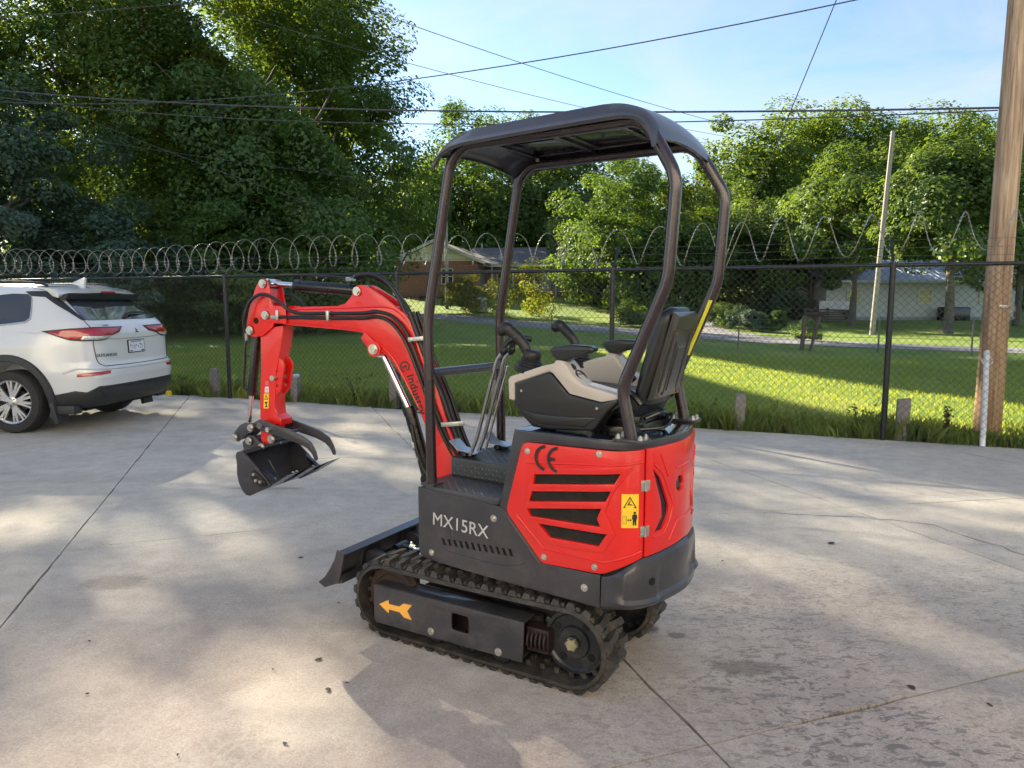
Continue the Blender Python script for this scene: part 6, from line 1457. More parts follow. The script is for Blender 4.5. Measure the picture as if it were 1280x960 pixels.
def crown_points(cx, cy, cz, rx, ry, rz, nclump, per, cr, flat=0.75, low=-0.85, hang=0.0, fill=0.35):
    """clumps over an uneven ellipsoid; leaves on the shell of every clump"""
    th = RNG.uniform(0, 2 * np.pi, nclump); u = RNG.uniform(low, 1, nclump); rad = np.where(RNG.random(nclump) < fill, RNG.uniform(0.3, 0.8, nclump), RNG.uniform(0.82, 1.05, nclump))
    wob = 1 + 0.16 * np.sin(3 * th + 5 * u + cx) + 0.10 * np.sin(7 * th + cx * 2)
    q = np.sqrt(np.clip(1 - u * u, 0, 1)) * rad * wob
    C_ = np.stack([cx + rx * q * np.cos(th), cy + ry * q * np.sin(th), cz + rz * u * rad], 1)
    rr = cr * RNG.uniform(0.55, 1.35, nclump)
    idx = np.repeat(np.arange(nclump), per); n = len(idx)
    D_ = RNG.normal(size=(n, 3)); D_ /= np.linalg.norm(D_, axis=1, keepdims=True); k = RNG.uniform(0.45, 1.0, n) ** 0.5
    out = C_[idx] - np.array([cx, cy, cz - rz * 0.2]); out /= np.linalg.norm(out, axis=1, keepdims=True) + 1e-9
    D_ = D_ + out * 0.35
    P = C_[idx] + D_ * (rr[idx] * k)[:, None] * np.array([1, 1, flat])
    N = D_ * 0.6 + out * 0.5 + np.array([0, 0, 0.55]) + RNG.normal(size=(n, 3)) * 0.45
    return P, N
W = 'trees of the dark wood at the left'; THIN = 1.0
BARK = mat('bark', (0.07, 0.06, 0.05), 0.9, 0, 0, 0.3, 8, bump=0.6, bscale=14, col2=(0.16, 0.145, 0.125))
LF_DARK = leafmat('leaf_dark', (0.040, 0.078, 0.028), (0.115, 0.185, 0.055), 0.42)
LF_MID = leafmat('leaf_mid', (0.046, 0.095, 0.030), (0.12, 0.20, 0.055), 0.45)
LF_LIGHT = leafmat('leaf_light', (0.050, 0.100, 0.020), (0.140, 0.210, 0.050), 0.50)
LF_BLUE = leafmat('leaf_blue_green', (0.035, 0.068, 0.050), (0.105, 0.155, 0.110), 0.35, tcol=(1.6, 1.7, 0.8))
LF_YEL = leafmat('leaf_yellow_green', (0.055, 0.085, 0.012), (0.16, 0.19, 0.035), 0.55)
LF_DRY = leafmat('leaf_brown', (0.035, 0.022, 0.014), (0.09, 0.055, 0.03), 0.2, tcol=(1.3, 1.0, 0.7))
def tree(label, x, y, h, r, m, base=0.15, nclump=60, per=190, leaf=0.20, cr=None, trunk=0.22, group='trees beyond the fence', low=-0.85, ry=None, flat=0.75, name='tree', lean=0.0, fill=0.35):
    z0 = hgt(x, y); zb = z0 + h * base; rz = (h + z0 - zb) / 2; cz = zb + rz
    t = thing(name, label, 'tree' if 'tree' in name else 'shrub', Matrix.Translation((x, y, z0)), group)
    P, N = crown_points(x + lean, y, cz, r, ry or r, rz, nclump, int(per * 1.8), cr or r * 0.33, flat, low, fill=fill)
    k = P[:, 2] > z0 + 0.05; P, N = P[k], N[k]
    k = open_lanes(P); P, N = P[k], N[k]
    if group == W: k = (P[:, 2] < 1.9 + 0.40 * P[:, 1]) | (RNG.random(len(P)) < 0.0); P, N = P[k], N[k]
    if group == W and y < 40 and h > 17:      # leaves added above the view, spread thin to dim the low sun
        n_ = 6800; a_ = RNG.uniform(0, 6.283, n_); q_ = r * 1.25 * np.sqrt(RNG.random(n_)); X_ = x + q_ * np.cos(a_); Y_ = y + q_ * np.sin(a_); Z_ = RNG.uniform(1.9 + .40 * (y - r), 27.5 - 0.25 * q_, n_)
        T_ = np.stack([X_, Y_, Z_], 1); T_ = T_[Z_ > 1.9 + 0.40 * Y_]; T_ = T_[open_lanes(T_)]; big = leaf_cards(T_ - np.array([x, y, z0]), RNG.normal(size=(len(T_), 3)), .42, 'sun_screen_leaves', m, t); big['kind'] = 'stuff'
    P = P - np.array([x, y, z0])
    c = leaf_cards(P, N, leaf * 1.08, 'crown', m, t); c['kind'] = 'stuff'
    g = G(); hh = cz - z0; bend = random.uniform(-0.3, 0.3)
    if trunk > 0.05:
        tp = [(0, 0, -0.3), (0.03 + lean * .1, 0, hh * 0.25), (bend * 0.4 + lean * .4, 0, hh * 0.6), (bend + lean, 0, hh * (0.95 if group == W else 1.2))]
        g.tube(spline(tp, 4), [trunk * (1.25 if i == 0 else 1.0 - 0.055 * i) for i in range(13)], 10)
        for k in range(7):
            a = random.uniform(0, 6.28); zz = hh * random.uniform(0.45, 1.1); L_ = r * random.uniform(0.5, 0.85)
            b0 = Vector((bend * 0.5 + lean * 0.6, 0, zz)); b1 = b0 + Vector((math.cos(a) * L_ * 0.5, math.sin(a) * L_ * 0.5, L_ * 0.28)); b2 = b0 + Vector((math.cos(a) * L_, math.sin(a) * L_, L_ * 0.75))
            g.tube(spline([b0, b1, b2], 4), [trunk * (0.42 - 0.04 * i) for i in range(9)], 7)
        build('trunk', g, BARK, t, sharp=70)
    return t
# the dark wood on the left
W = 'trees of the dark wood at the left'
tree('tall dark tree with the rounded right edge where the left wood ends against the sky', -10.4, 36.0, 18.8, 5.0, LF_DARK, 0.02, 140, 260, .20, 1.35, .3, W)
tree('shorter leafy green tree under the right end of the wood', -8.9, 33.0, 11.0, 3.0, LF_MID, 0.0, 60, 220, .18, 1.0, .15, W)
tree('dense green tree in the middle of the left wood', -13.6, 34.5, 21.5, 5.0, LF_DARK, 0.05, 130, 250, .20, 1.3, .3, W)
tree('thin crowned tree with yellow lit leaves near the top of the left wood', -17.2, 37.5, 21.5, 4.6, LF_YEL, 0.35, 100, 170, .20, 1.1, .28, W, fill=.6)
tree('tall tree of the wood behind the gap with bare limbs', -20.4, 38.5, 21, 5.0, LF_MID, 0.30, 80, 190, .20, 1.3, .32, W, fill=.5)
tree('tall dark tree at the upper left corner', -24.5, 36.5, 21.5, 5.2, LF_DARK, 0.05, 120, 190, .20, 1.3, .3, W)
tree('bluish green tree with drooping layered foliage at the left edge', -19.2, 27.0, 9.4, 3.6, LF_BLUE, 0.02, 90, 260, .17, .95, .2, W, flat=.5)
tree('second bluish green tree lower behind the white car', -15.4, 26.5, 5.3, 2.6, LF_BLUE, 0.0, 50, 230, .16, .8, .12, W, flat=.5)
tree('light green young tree in the middle of the wood edge', -14.6, 32.0, 9.0, 2.0, LF_LIGHT, 0.0, 40, 220, .17, .8, .12, W)
tree('low spreading green tree with faded pink flowers in the wood edge', -11.3, 30.0, 5.2, 2.6, LF_MID, 0.1, 45, 220, .16, .7, .1, W, flat=.45)
tree('low dark tree left of the fence post in the wood edge', -12.0, 33.0, 7.6, 2.8, LF_MID, 0.0, 50, 200, .18, .9, .12, W)
for i, (x, y, h, r) in enumerate([(-30, 36, 20, 5), (-35.5, 35, 20, 5), (-41, 34, 20, 5), (-28, 30, 14, 4.5), (-34, 28, 14, 4.5)]):
    tree('tree of the wood continuing out of the picture on the left', x, y, h, r, LF_DARK, 0.0, 70, 130, .32, 1.6, .3, W)
tree('dark tree filling the wood behind the middle of the left side', -16.0, 42.0, 21.5, 6.0, LF_DARK, 0.0, 120, 170, .27, 1.7, .3, W)
tree('dark tree deep in the wood behind the drooping tree', -22.5, 43.0, 20.5, 6.0, LF_DARK, 0.0, 80, 150, .27, 1.7, .3, W)
tree('dark tree deep in the wood behind the rounded right end', -10.8, 42.5, 17.0, 4.6, LF_DARK, 0.0, 80, 170, .27, 1.5, .3, W)
for i, (x, y, h, r) in enumerate([(-34, 60, 17, 6.5), (-28.5, 62, 17.5, 6.5), (-22.5, 60, 25, 5.5), (-17.2, 58, 25.5, 6.0)]):
    tree(['tall far tree filling the gaps at the upper left corner', 'tall far tree filling the gaps behind the thin crowned tree', 'tall far tree behind the middle of the left wood', 'tall far tree behind the right part of the left wood'][i], x, y, h, r, LF_DARK, 0.0, 90, 150, .36, 2.2, .3, W)
# trees round the brick house and behind the canopy
M_ = 'trees behind the houses'
tree('broad tree with sunlit top seen above the canopy front, behind the brick house', -5.0, 77.0, 18.5, 6.2, LF_MID, 0.05, 90, 190, .34, 1.9, .35, M_)
tree('yellow green tree beside the brick house roof', 2.0, 77.0, 16.5, 5.4, LF_LIGHT, 0.05, 80, 180, .32, 1.7, .3, M_)
tree('dark tree behind the round dark tree, half hidden by the roof', 6.5, 76.0, 15.5, 6.0, LF_DARK, 0.1, 80, 170, .36, 2.0, .3, M_)
tree('round dense tree framed by the canopy posts', 7.9, 50.0, 9.4, 4.5, LF_MID, 0.0, 110, 240, .20, 1.15, .25, M_, low=-1.0)
tree('dark low tree under the round tree at the road', 10.2, 48.0, 6.0, 3.6, LF_DARK, 0.0, 60, 200, .22, 1.1, .2, M_)
tree('low dark tree left of the round dense tree', 7.4, 54.0, 5.6, 2.6, LF_DARK, 0.0, 60, 200, .24, 1.1, .2, M_)
for i, (u, d, h, r, m, lab) in enumerate([
    (885, 70, 12.0, 4.6, LF_YEL, 'small bright yellow green tree just right of the canopy'),
    (945, 62, 16.8, 5.0, LF_LIGHT, 'tall sunlit tree nearest the canopy on its right'),
    (1000, 67, 16.8, 4.6, LF_MID, 'tall tree second right of the canopy'),
    (1062, 63, 16.6, 4.9, LF_LIGHT, 'tall tree left of the slim grey pole, sunlit on top'),
    (1118, 68, 17.0, 4.6, LF_MID, 'tall tree behind the slim grey pole'),
    (1168, 63, 16.0, 4.4, LF_LIGHT, 'tall tree with open limbs right of the slim grey pole'),
    (1225, 66, 16.6, 4.8, LF_MID, 'tall tree left of the brown utility pole'),
    (1290, 62, 16.5, 5.0, LF_MID, 'tall tree right behind the brown utility pole')]):
    x = (u - 640) / 887 * d; tree(lab, x, d, h, r, m, 0.08, 95, 190, .31, 1.6, .32, M_, fill=.3)
for i, (u, d, h, r) in enumerate([(700, 86, 13, 6), (830, 84, 12, 6), (910, 80, 12.5, 6), (1010, 82, 13, 6), (1110, 80, 13, 6), (1200, 80, 13, 6), (1300, 80, 13, 6), (1390, 74, 15, 6), (560, 84, 13, 6), (480, 84, 12, 6)]):
    x = (u - 640) / 887 * d; tree('dark tree of the far row seen only between the nearer trees', x, d, h, r, LF_DARK, 0.0, 60, 110, .5, 2.4, .3, 'far row of dark trees')
for i, (u, d, h, r, lab) in enumerate([
    (1063, 40, 9.5, 3.0, 'shade tree with a bare trunk left of the slim grey pole'),
    (1183, 33, 8.2, 2.6, 'shade tree with a thick grey trunk in front of the white house'),
    (960, 50, 9.0, 4.2, 'dark shade tree over the parked truck'),
    (870, 50, 7.5, 3.6, 'dark shade tree behind the right canopy posts'),
    (1268, 40, 8.5, 2.6, 'shade tree just right of the brown utility pole'),
    (1010, 47, 8.0, 3.4, 'dark shade tree behind the small shed')]):
    x = (u - 640) / 887 * d; tree(lab, x, d, h, r, LF_DARK, 0.30 if i < 2 else .16, 70, 200, .20, 1.0, .22 if i != 1 else .26, 'shade trees on the far lawn', low=-0.7)
# bushes
B_ = 'bushes on the far lawns'
def bush(lab, u, v_, d, hgt_, r, m, leaf=.13):
    x = (u - 640) / 887 * d; tree(lab, x, d, hgt_, r, m, 0.0, 26, 150, leaf, r * .42, 0.03, B_, low=-0.9, name='bush', fill=.5)
bush('reddish bush at the left corner of the brick house', 513, 0, 57, 2.6, 1.5, LF_DRY, .18)
bush('yellow green round bush in front of the brick house', 581, 0, 46, 2.4, 1.15, LF_YEL, .13)
bush('wide yellow green bush left of the far front canopy post', 655, 0, 44, 2.8, 1.9, LF_YEL, .14)
bush('tiny dark conifer bush on the sunny slope', 512, 0, 50, 1.2, .4, LF_DARK, .08)
bush('dark rounded bush low on the lawn behind the seat', 795, 0, 37, 1.0, .9, LF_DARK, .10)
bush('dark bush nearest the right canopy post', 905, 0, 37, 1.2, .75, LF_DARK, .10)
bush('greyish bush second from the right canopy post', 925, 0, 35, 1.0, .6, LF_BLUE, .09)
bush('greyish bush third from the right canopy post', 944, 0, 34, .95, .55, LF_BLUE, .09)
bush('spindly light bush beyond the road', 972, 0, 33, 1.0, .35, LF_MID, .08)
bush('dark green bush by the leaning gate post', 1011, 0, 27.5, .75, .55, LF_DARK, .08)
bush('pale flowering bush beside the shed', 975, 0, 46, 2.0, 1.3, LF_BLUE, .12)
bush('bright yellow green bush in front of the shed', 935, 0, 50, 1.6, 1.6, LF_YEL, .12)
# undergrowth that closes the bottom of the wood
def undergrowth():
    n = 46000; x = RNG.uniform(-34, -5.5, n); y = 33.5 + RNG.normal(0, 1.3, n) + 0.8 * np.sin(x * 0.7) - np.clip((-x - 14) * 0.18, 0, 6); hm = 3.4 + 1.2 * np.sin(x * 0.9) + 0.9 * np.sin(x * 2.3 + 1); z = RNG.uniform(0, 1, n) ** 0.8 * hm
    P = np.stack([x, y - (hm - z) * 0.25, z + 0.2], 1); k = open_lanes(P); P = P[k]
    N = np.stack([RNG.normal(0, .5, len(P)), -0.6 + RNG.normal(0, .4, len(P)), 0.6 + RNG.normal(0, .4, len(P))], 1)
    o = leaf_cards(P, N, .21, 'undergrowth', LF_MID); tag(o, 'tangled dark undergrowth along the foot of the left wood', kind='stuff')
    n = 26000; x = RNG.uniform(3, 62, n); y = 64 + RNG.normal(0, 2.0, n) - 0.1 * x; hm = 6.5 + 1.4 * np.sin(x * 0.5) + np.sin(x * 1.7); z = RNG.uniform(0, 1, n) ** 0.8 * hm
    P = np.stack([x, y, z + 1.4], 1); N = np.stack([RNG.normal(0, .5, n), -0.6 + RNG.normal(0, .4, n), 0.6 + RNG.normal(0, .4, n)], 1)
    o = leaf_cards(P, N, .42, 'undergrowth', LF_DARK); tag(o, 'dark undergrowth between the trunks behind the white house', kind='stuff')
undergrowth()
# ---- grass: tall uncut strip on the fence line and short lawn blades beyond
GR1 = leafmat('grass_tall', (0.060, 0.110, 0.030), (0.19, 0.23, 0.075), 0.5, 1.2)
GR2 = leafmat('grass_short', (0.11, 0.175, 0.035), (0.27, 0.32, 0.06), 0.5, 0.7)
def blades(n, sx0, sx1, o0, o1, h0, h1, wd, m, name, label, pw=1.0, clump=0.0, zf=False):
    s = RNG.uniform(sx0, sx1, n); o = o0 + (o1 - o0) * RNG.random(n) ** pw
    if clump: s += 0.15 * np.sin(s * 9 + o * 4); o += 0.05 * np.sin(s * 5)
    x = FA.x + FD.x * s + FN.x * o; y = FA.y + FD.y * s + FN.y * o
    h = RNG.uniform(h0, h1, n) * (0.65 + 0.5 * np.sin(s * 1.9) ** 2 * np.exp(-o))
    a = RNG.uniform(0, 2 * np.pi, n); l = RNG.uniform(0.05, 0.55, n) * h; wv = wd * RNG.uniform(0.6, 1.3, n)
    bx, by = np.cos(a) * wv, np.sin(a) * wv; tx, ty = x + np.cos(a + 1.57) * l, y + np.sin(a + 1.57) * l
    z = np.zeros(n) - 0.05
    V = np.stack([np.stack([x - bx, y - by, z], 1), np.stack([x + bx, y + by, z], 1), np.stack([(x + tx) / 2 * 0.4 + x * 0.6 + bx * .7, (y + ty) / 2 * .4 + y * .6 + by * .7, z + h * .6], 1), np.stack([tx, ty, z + h], 1)], 1).reshape(-1, 3)
    tag(raw_mesh(name, V, np.arange(n * 4, dtype=np.int32), 4, m), label, kind='stuff')
blades(26000, -9, 14, 0.0, 1.3, 0.05, 0.30, .0028, GR1, 'tall_grass', 'tall uncut grass along the fence', 1.6, 1)
blades(90000, -10, 16, 0.4, 13, 0.04, 0.10, .0055, GR2, 'short_grass', 'short lawn grass behind the fence', 1.35)
def weed(label, x, y, h, stems, m, ms, spread=.25, leafn=40, leafs=.03, grp='weeds at the fence foot'):
    t = thing('weed', label, 'weed', Matrix.Translation((x, y, -0.03)), grp); g = G(); P = []; N = []
    for k in range(stems):
        a = random.uniform(0, 6.28); sp = random.uniform(.2, 1) * spread; hh = h * random.uniform(.6, 1); b = Vector((math.cos(a) * sp, math.sin(a) * sp, hh))
        pts = spline([(0, 0, 0), (b.x * .35, b.y * .35, hh * .5), (b.x, b.y, hh)], 5); g.tube(pts, [.004 - .0003 * i for i in range(len(pts))], 4)
        for j in range(leafn):
            q = pts[random.randint(len(pts) // 3, len(pts) - 1)]; P.append((q.x + random.gauss(0, .012), q.y + random.gauss(0, .012), q.z + random.gauss(0, .02))); N.append((random.gauss(0, 1), random.gauss(0, 1), random.gauss(0, .6)))
    build('stem', g, ms, t, smooth=False); leaf_cards(np.array(P), np.array(N), leafs, 'leaves', m, t)['kind'] = 'stuff'
weed('brown dried branching weed behind the fence left of the boom cylinder', -2.25, 10.15, .52, 9, LF_DRY, mat('dry_stem', (0.05, 0.03, 0.02), .9), .38, 16, .030)
weed('tall dark brown seed stalk standing next to the leaning white pipe', 4.62, 7.45, .52, 4, LF_DRY, MATS['dry_stem'], .09, 45, .034)
weed('pale green weed at the fence just right of the machine', 2.25, 8.25, .36, 9, LF_LIGHT, GR1, .22, 26, .05)
weed('thin grassy weed beside the dark fence post at the right', 3.80, 7.70, .42, 12, GR1, GR1, .25, 12, .04)
weed('thin grassy weed left of the right dark fence post', 3.1, 8.0, .38, 12, GR1, GR1, .3, 12, .04)
weed('leafy weed on the fence line behind the levers', .35, 9.15, .40, 10, LF_YEL, GR1, .3, 22, .035)
weed('leafy green weed tuft under the boom behind the fence', -2.75, 10.2, .32, 10, LF_LIGHT, GR1, .3, 22, .035)
# ------------------------------------------------------------------ road, houses and the rest beyond the fence
ASPH = mat('road_asphalt', (0.20, 0.20, 0.21), 0.85, 0, 0, 0.12, 1.5, bump=0.2, bscale=40)
RD = [(-60, 66, 3.2), (-22, 54, 3.2), (-6.4, 45.5, 3.2), (0, 39.5, 3.2), (5.0, 34, 3.2), (9.0, 29.5, 3.4), (12.0, 25.6, 3.2), (16.5, 22.0, 3.0), (24, 17.5, 3.0), (40, 9, 3.0), (90, -18, 3)]
cl = spline([(a, b, w_) for a, b, w_ in RD], 10); V = []; F = []
for i, p in enumerate(cl):
    a, b = cl[max(i - 1, 0)], cl[min(i + 1, len(cl) - 1)]; d = Vector((b.x - a.x, b.y - a.y)).normalized(); q = Vector((-d.y, d.x))
    for k in range(5):
        o_ = (k / 4 - .5) * p.z; x, y = p.x + q.x * o_, p.y + q.y * o_; V.append((x, y, hgt(x, y) - 0.015))
    if i:
        for k in range(4): F += [(i - 1) * 5 + k, (i - 1) * 5 + k + 1, i * 5 + k + 1, i * 5 + k]
tag(raw_mesh('road', V, F, 4, ASPH), 'narrow grey asphalt road crossing beyond the lawn', kind='structure')
# driveway up to the right-hand yard
V = []; F = []
for i, (x, y) in enumerate([(9.6, 29.5), (9.0, 34), (9.5, 39), (12.5, 44), (17, 48)]):
    V += [(x - 1.4, y, hgt(x, y) - 0.008), (x + 1.4, y, hgt(x, y) - 0.008)]
    if i: F += [2 * i - 2, 2 * i - 1, 2 * i + 1, 2 * i]
tag(raw_mesh('driveway', V, F, 4, ASPH), 'grey driveway branching off the road towards the parked truck', kind='structure')
BRICK = bpy.data.materials.new('brick_wall'); BRICK.use_nodes = True; t = BRICK.node_tree; b = t.nodes['Principled BSDF']; br = t.nodes.new('ShaderNodeTexBrick'); tcn = t.nodes.new('ShaderNodeTexCoord'); mp_ = t.nodes.new('ShaderNodeMapping'); mp_.inputs['Rotation'].default_value = (R(90), 0, 0)
br.inputs['Color1'].default_value = (0.22, 0.085, 0.055, 1); br.inputs['Color2'].default_value = (0.30, 0.12, 0.08, 1); br.inputs['Mortar'].default_value = (0.35, 0.3, 0.27, 1); br.inputs['Scale'].default_value = 4.5; br.inputs['Mortar Size'].default_value = 0.012
t.links.new(tcn.outputs['Object'], mp_.inputs[0]); t.links.new(mp_.outputs[0], br.inputs[0]); t.links.new(br.outputs[0], b.inputs['Base Color']); b.inputs['Roughness'].default_value = 0.9
SHING = mat('roof_shingle', (0.13, 0.125, 0.13), 0.9, 0, 0, 0.25, 6, bump=0.4, bscale=30)
CREAM = mat('cream_siding', (0.62, 0.60, 0.50), 0.7, 0, 0, 0.08, 3)
WSID = mat('white_siding', (0.50, 0.50, 0.47), 0.7, 0, 0, 0.08, 2)
GLS = mat('window_glass', (0.03, 0.035, 0.04), 0.08, 0.1, 0.5, 0.1)
TIN = mat('tin_roof', (0.30, 0.34, 0.42), 0.35, 0.5, 0, 0.12, 4)
def window(parent, x, y0, z, w_, h_, m, M=None, nrm=-1):
    g = G(); g.plate([(x - w_ / 2, z), (x + w_ / 2, z), (x + w_ / 2, z + h_), (x - w_ / 2, z + h_)], [[(x - w_ / 2 + .07, z + .07), (x + w_ / 2 - .07, z + .07), (x + w_ / 2 - .07, z + h_ / 2 - .03), (x - w_ / 2 + .07, z + h_ / 2 - .03)], [(x - w_ / 2 + .07, z + h_ / 2 + .03), (x + w_ / 2 - .07, z + h_ / 2 + .03), (x + w_ / 2 - .07, z + h_ - .07), (x - w_ / 2 + .07, z + h_ - .07)]], y0, y0 - .06)
    f = build('window_frame', g, CREAM, parent, M, smooth=False)
    g = G(); g.box((x, y0 - .005, z + h_ / 2), (w_ - .1, .02, h_ - .1)); build('pane', g, m, f, smooth=False); return f
# brick house: gable end to the left, long eaves side to the right
hz = hgt(-5.5, 60) - .1
HM = Matrix.Translation((-6.2, 59.0, hz + .35)) @ Matrix.Rotation(R(-9), 4, 'Z')
bh = thing('brick_house', 'low red brick house with a cream gable and dark shingle roof behind the fence', 'house', HM)
g = G(); g.box((0, 5, 1.15), (7.0, 10, 2.9)); build('wall', g, BRICK, bh, smooth=False)
g = G(); g.box((8.0, 7.0, 1.15), (10, 7, 2.9)); g.box((8.0, 3.2, -.1), (9.5, 1.2, .4)); build('wall', g, BRICK, bh, smooth=False)
g = G(); g.prism([(-3.5, 2.6), (3.5, 2.6), (0, 4.15)], -.02, .1); build('gable', g, CREAM, bh, smooth=False)
g = G()
for sx in (-1, 1): g.prism([(0, 4.32), (0, 4.16), (sx * 4.15, 2.30), (sx * 4.15, 2.46)], -.7, 10.5)
bmesh.ops.recalc_face_normals(g.b, faces=g.b.faces); build('roof', g, SHING, bh, smooth=False)
g = G(); g.prism([(-.71, 4.33), (-.71, 4.1), (-.73, 4.1)], 0, .01)
for sx in (-1, 1): g.prism([(0, 4.34), (0, 4.10), (sx * 4.2, 2.24), (sx * 4.2, 2.48)], -.76, -.70)
bmesh.ops.recalc_face_normals(g.b, faces=g.b.faces); build('fascia', g, WSID, bh, smooth=False)
g = G()
for s_ in (-1, 1): g.prism([(7.0, 4.15), (7.0, 4.00), (7.0 + s_ * 4.9, 2.30), (7.0 + s_ * 4.9, 2.46)], 1.5, 12.2, axis='x')
bmesh.ops.recalc_face_normals(g.b, faces=g.b.faces); build('roof', g, SHING, bh, smooth=False)
g = G(); g.box((7.4, 2.08, 2.32), (11.6, .05, .22)); build('gutter', g, WSID, bh, smooth=False)
for x in (4.2, 6.0, 7.8, 9.6, 11.8):
    g = G(); g.box((x, 2.35, 1.0), (.14, .14, 2.5)); build('porch_post', g, WSID, bh, smooth=False)
g = G(); g.box((7.6, 2.3, 0.75), (8.4, .05, .06)); g.box((7.6, 2.3, 0.15), (8.4, .05, .06))
for k in range(36): g.box((3.5 + k * .235, 2.3, .45), (.04, .03, .6))
build('porch_railing', g, WSID, bh, smooth=False)
for x in (4.9, 7.0, 10.4): window(bh, x, 3.5, .6, 1.0, 1.3, GLS)
window(bh, .9, 0.0, .7, 1.0, 1.3, GLS); 
g = G(); g.box((8.6, 3.47, .75), (.95, .06, 2.05)); build('door', g, WSID, bh, smooth=False)
g = G(); g.box((0, 0, 4.35), (.12, .12, .9)); g.cyl((2.6, 6, 4.0), (2.6, 6, 4.5), .06, seg=8); build('roof_vent', g, WSID, bh)
# white tank like box and lamp by the drive
g = G(); g.box((0, 0, .45), (1.1, .7, .9), bev=.06); g.box((0, 0, .92), (.9, .5, .08), bev=.03); tag(build('propane_tank', g, WSID, None, Matrix.Translation((-2.2, 47.5, hgt(-2.2, 47.5)))), 'small pale metal cabinet on the lawn between the two yellow green bushes', 'cabinet')
# white house with a blue grey metal roof
WM = Matrix.Translation((20.6, 45.2, hgt(25, 45) - .1)) @ Matrix.Rotation(R(3), 4, 'Z')
wh = thing('white_house', 'long low white house with a blue grey metal roof beyond the road at the right', 'house', WM)
g = G(); g.box((6.0, 4, 1.2), (13.0, 7, 2.9)); build('wall', g, WSID, wh, smooth=False)
g = G(); g.box((6.0, .47, .05), (13.05, .06, .5)); build('foundation', g, mat('block_grey', (0.3, 0.3, 0.29), .9), wh, smooth=False)
g = G()
for s_ in (-1, 1): g.prism([(4, 4.15), (4, 4.05), (4 + s_ * 4.0, 2.52), (4 + s_ * 4.0, 2.62)], -1.0, 13.2, axis='x')
for k in range(36): g.box((-.95 + k * .4, 2.0, 3.375), (.035, 4.15, .04), Matrix.Rotation(R(21.0), 3, 'X'))
bmesh.ops.recalc_face_normals(g.b, faces=g.b.faces); build('metal_roof', g, TIN, wh, smooth=False)
g = G(); g.box((6.1, .05, 2.55), (14.2, .06, .16)); build('gutter', g, WSID, wh, smooth=False)
YW = mat('lit_curtain', (0.55, 0.5, 0.25), .6)
for x in (1.3, 6.0, 10.1): window(wh, x, .5, 1.15, .95, .95, YW)
g = G(); g.box((7.6, -.1, .45), (1.7, .8, 1.0), bev=.1); tag(build('wheelie_bin', g, BLACK, None, WM), 'dark covered box standing against the white house wall', 'box')
g = G(); g.prism([(-1, 0), (1, 0), (1, 1.5), (0, 2.0), (-1, 1.5)], 0, 3); sh_ = build('shed_body', g, mat('shed_grey', (0.30, 0.30, 0.29), .8, var=.15), None, smooth=False)
shd = thing('garden_shed', 'small weathered grey shed with an open dark door under the trees', 'shed', Matrix.Translation((19.0, 47.5, hgt(19, 47.5))))
sh_.parent = shd
g = G(); g.box((-.3, -.03, .7), (.8, .08, 1.35)); build('door_opening', g, BLACK, shd, smooth=False).name = 'door'
g = G()
for s_ in (-1, 1): g.prism([(0, 2.12), (0, 2.04), (s_ * 1.2, 1.42), (s_ * 1.2, 1.50)], -.2, 3.2)
bmesh.ops.recalc_face_normals(g.b, faces=g.b.faces); build('roof', g, TIN, shd, smooth=False)
# pickup truck under the trees
PM = Matrix.Translation((21.2, 47.6, hgt(20, 47))) @ Matrix.Rotation(R(72), 4, 'Z')
pk = thing('pickup_truck', 'white and dark blue pickup truck parked under the trees beyond the road', 'truck', PM)
g = G(); g.prism([(-2.6, .5), (-2.6, 1.15), (-.9, 1.18), (-.55, 1.75), (.6, 1.80), (1.1, 1.22), (2.3, 1.15), (2.5, .95), (2.5, .5)], -.9, .9, bev=.06); build('body', g, mat('truck_white', (0.6, 0.62, 0.66), .3, 0, .5), pk)
g = G(); g.prism([(-.78, 1.22), (-.5, 1.68), (.55, 1.72), (.95, 1.24)], -.915, .915); build('side_window', g, GLS, pk, smooth=False)
g = G(); g.box((0, 0, .75), (5.0, 1.84, .28)); build('lower_panel', g, mat('truck_blue', (0.04, 0.06, 0.12), .3, 0, .5), pk)
for x in (-1.7, 1.6):
    for y in (-.85, .85): g = G(); g.cyl((x, y - .11, .38), (x, y + .11, .38), .38, seg=20); build('wheel', g, BLACK, pk)
# split-rail scraps by the truck, leaning gate post, field fence
TIMB = mat('old_timber', (0.10, 0.08, 0.07), .9, 0, 0, .3, 10)
g = G()
for k in range(5): g.box((0, 0, .15 + k * .14), (3.2 - k * .1, .12, .10), Matrix.Rotation(random.uniform(-.03, .03), 3, 'Y'))
for x in (-1.4, 0, 1.4): g.box((x, .05, .4), (.12, .12, .9))
tag(build('timber_stack', g, TIMB, None, Matrix.Translation((19.4, 43.8, hgt(19.4, 43.8)))), 'low stack of old dark timber rails in front of the truck', 'timber stack')
gp = thing('gate_post', 'leaning dark wooden gate post with a brace beside the road', 'post', Matrix.Translation((9.1, 22.2, -.03)))
g = G(); g.box((0, 0, .5), (.10, .10, 1.0), Matrix.Rotation(R(3), 3, 'Y')); build('upright', g, TIMB, gp, smooth=False)
g = G(); g.box((.36, 0, .48), (.07, .06, 1.15), Matrix.Rotation(R(14), 3, 'Y')); build('brace', g, TIMB, gp, smooth=False)
ff = thing('field_fence', 'low thin wire field fence on slim steel posts along the near side of the road', 'fence', Matrix.Translation((0, 0, 0)))
ps = [(1.5, 27.0), (3.6, 25.8), (5.8, 24.4), (7.4, 23.2), (9.1, 22.2), (11.0, 21.3), (12.9, 19.9), (14.6, 18.2), (16.5, 16.6), (18.5, 15)]
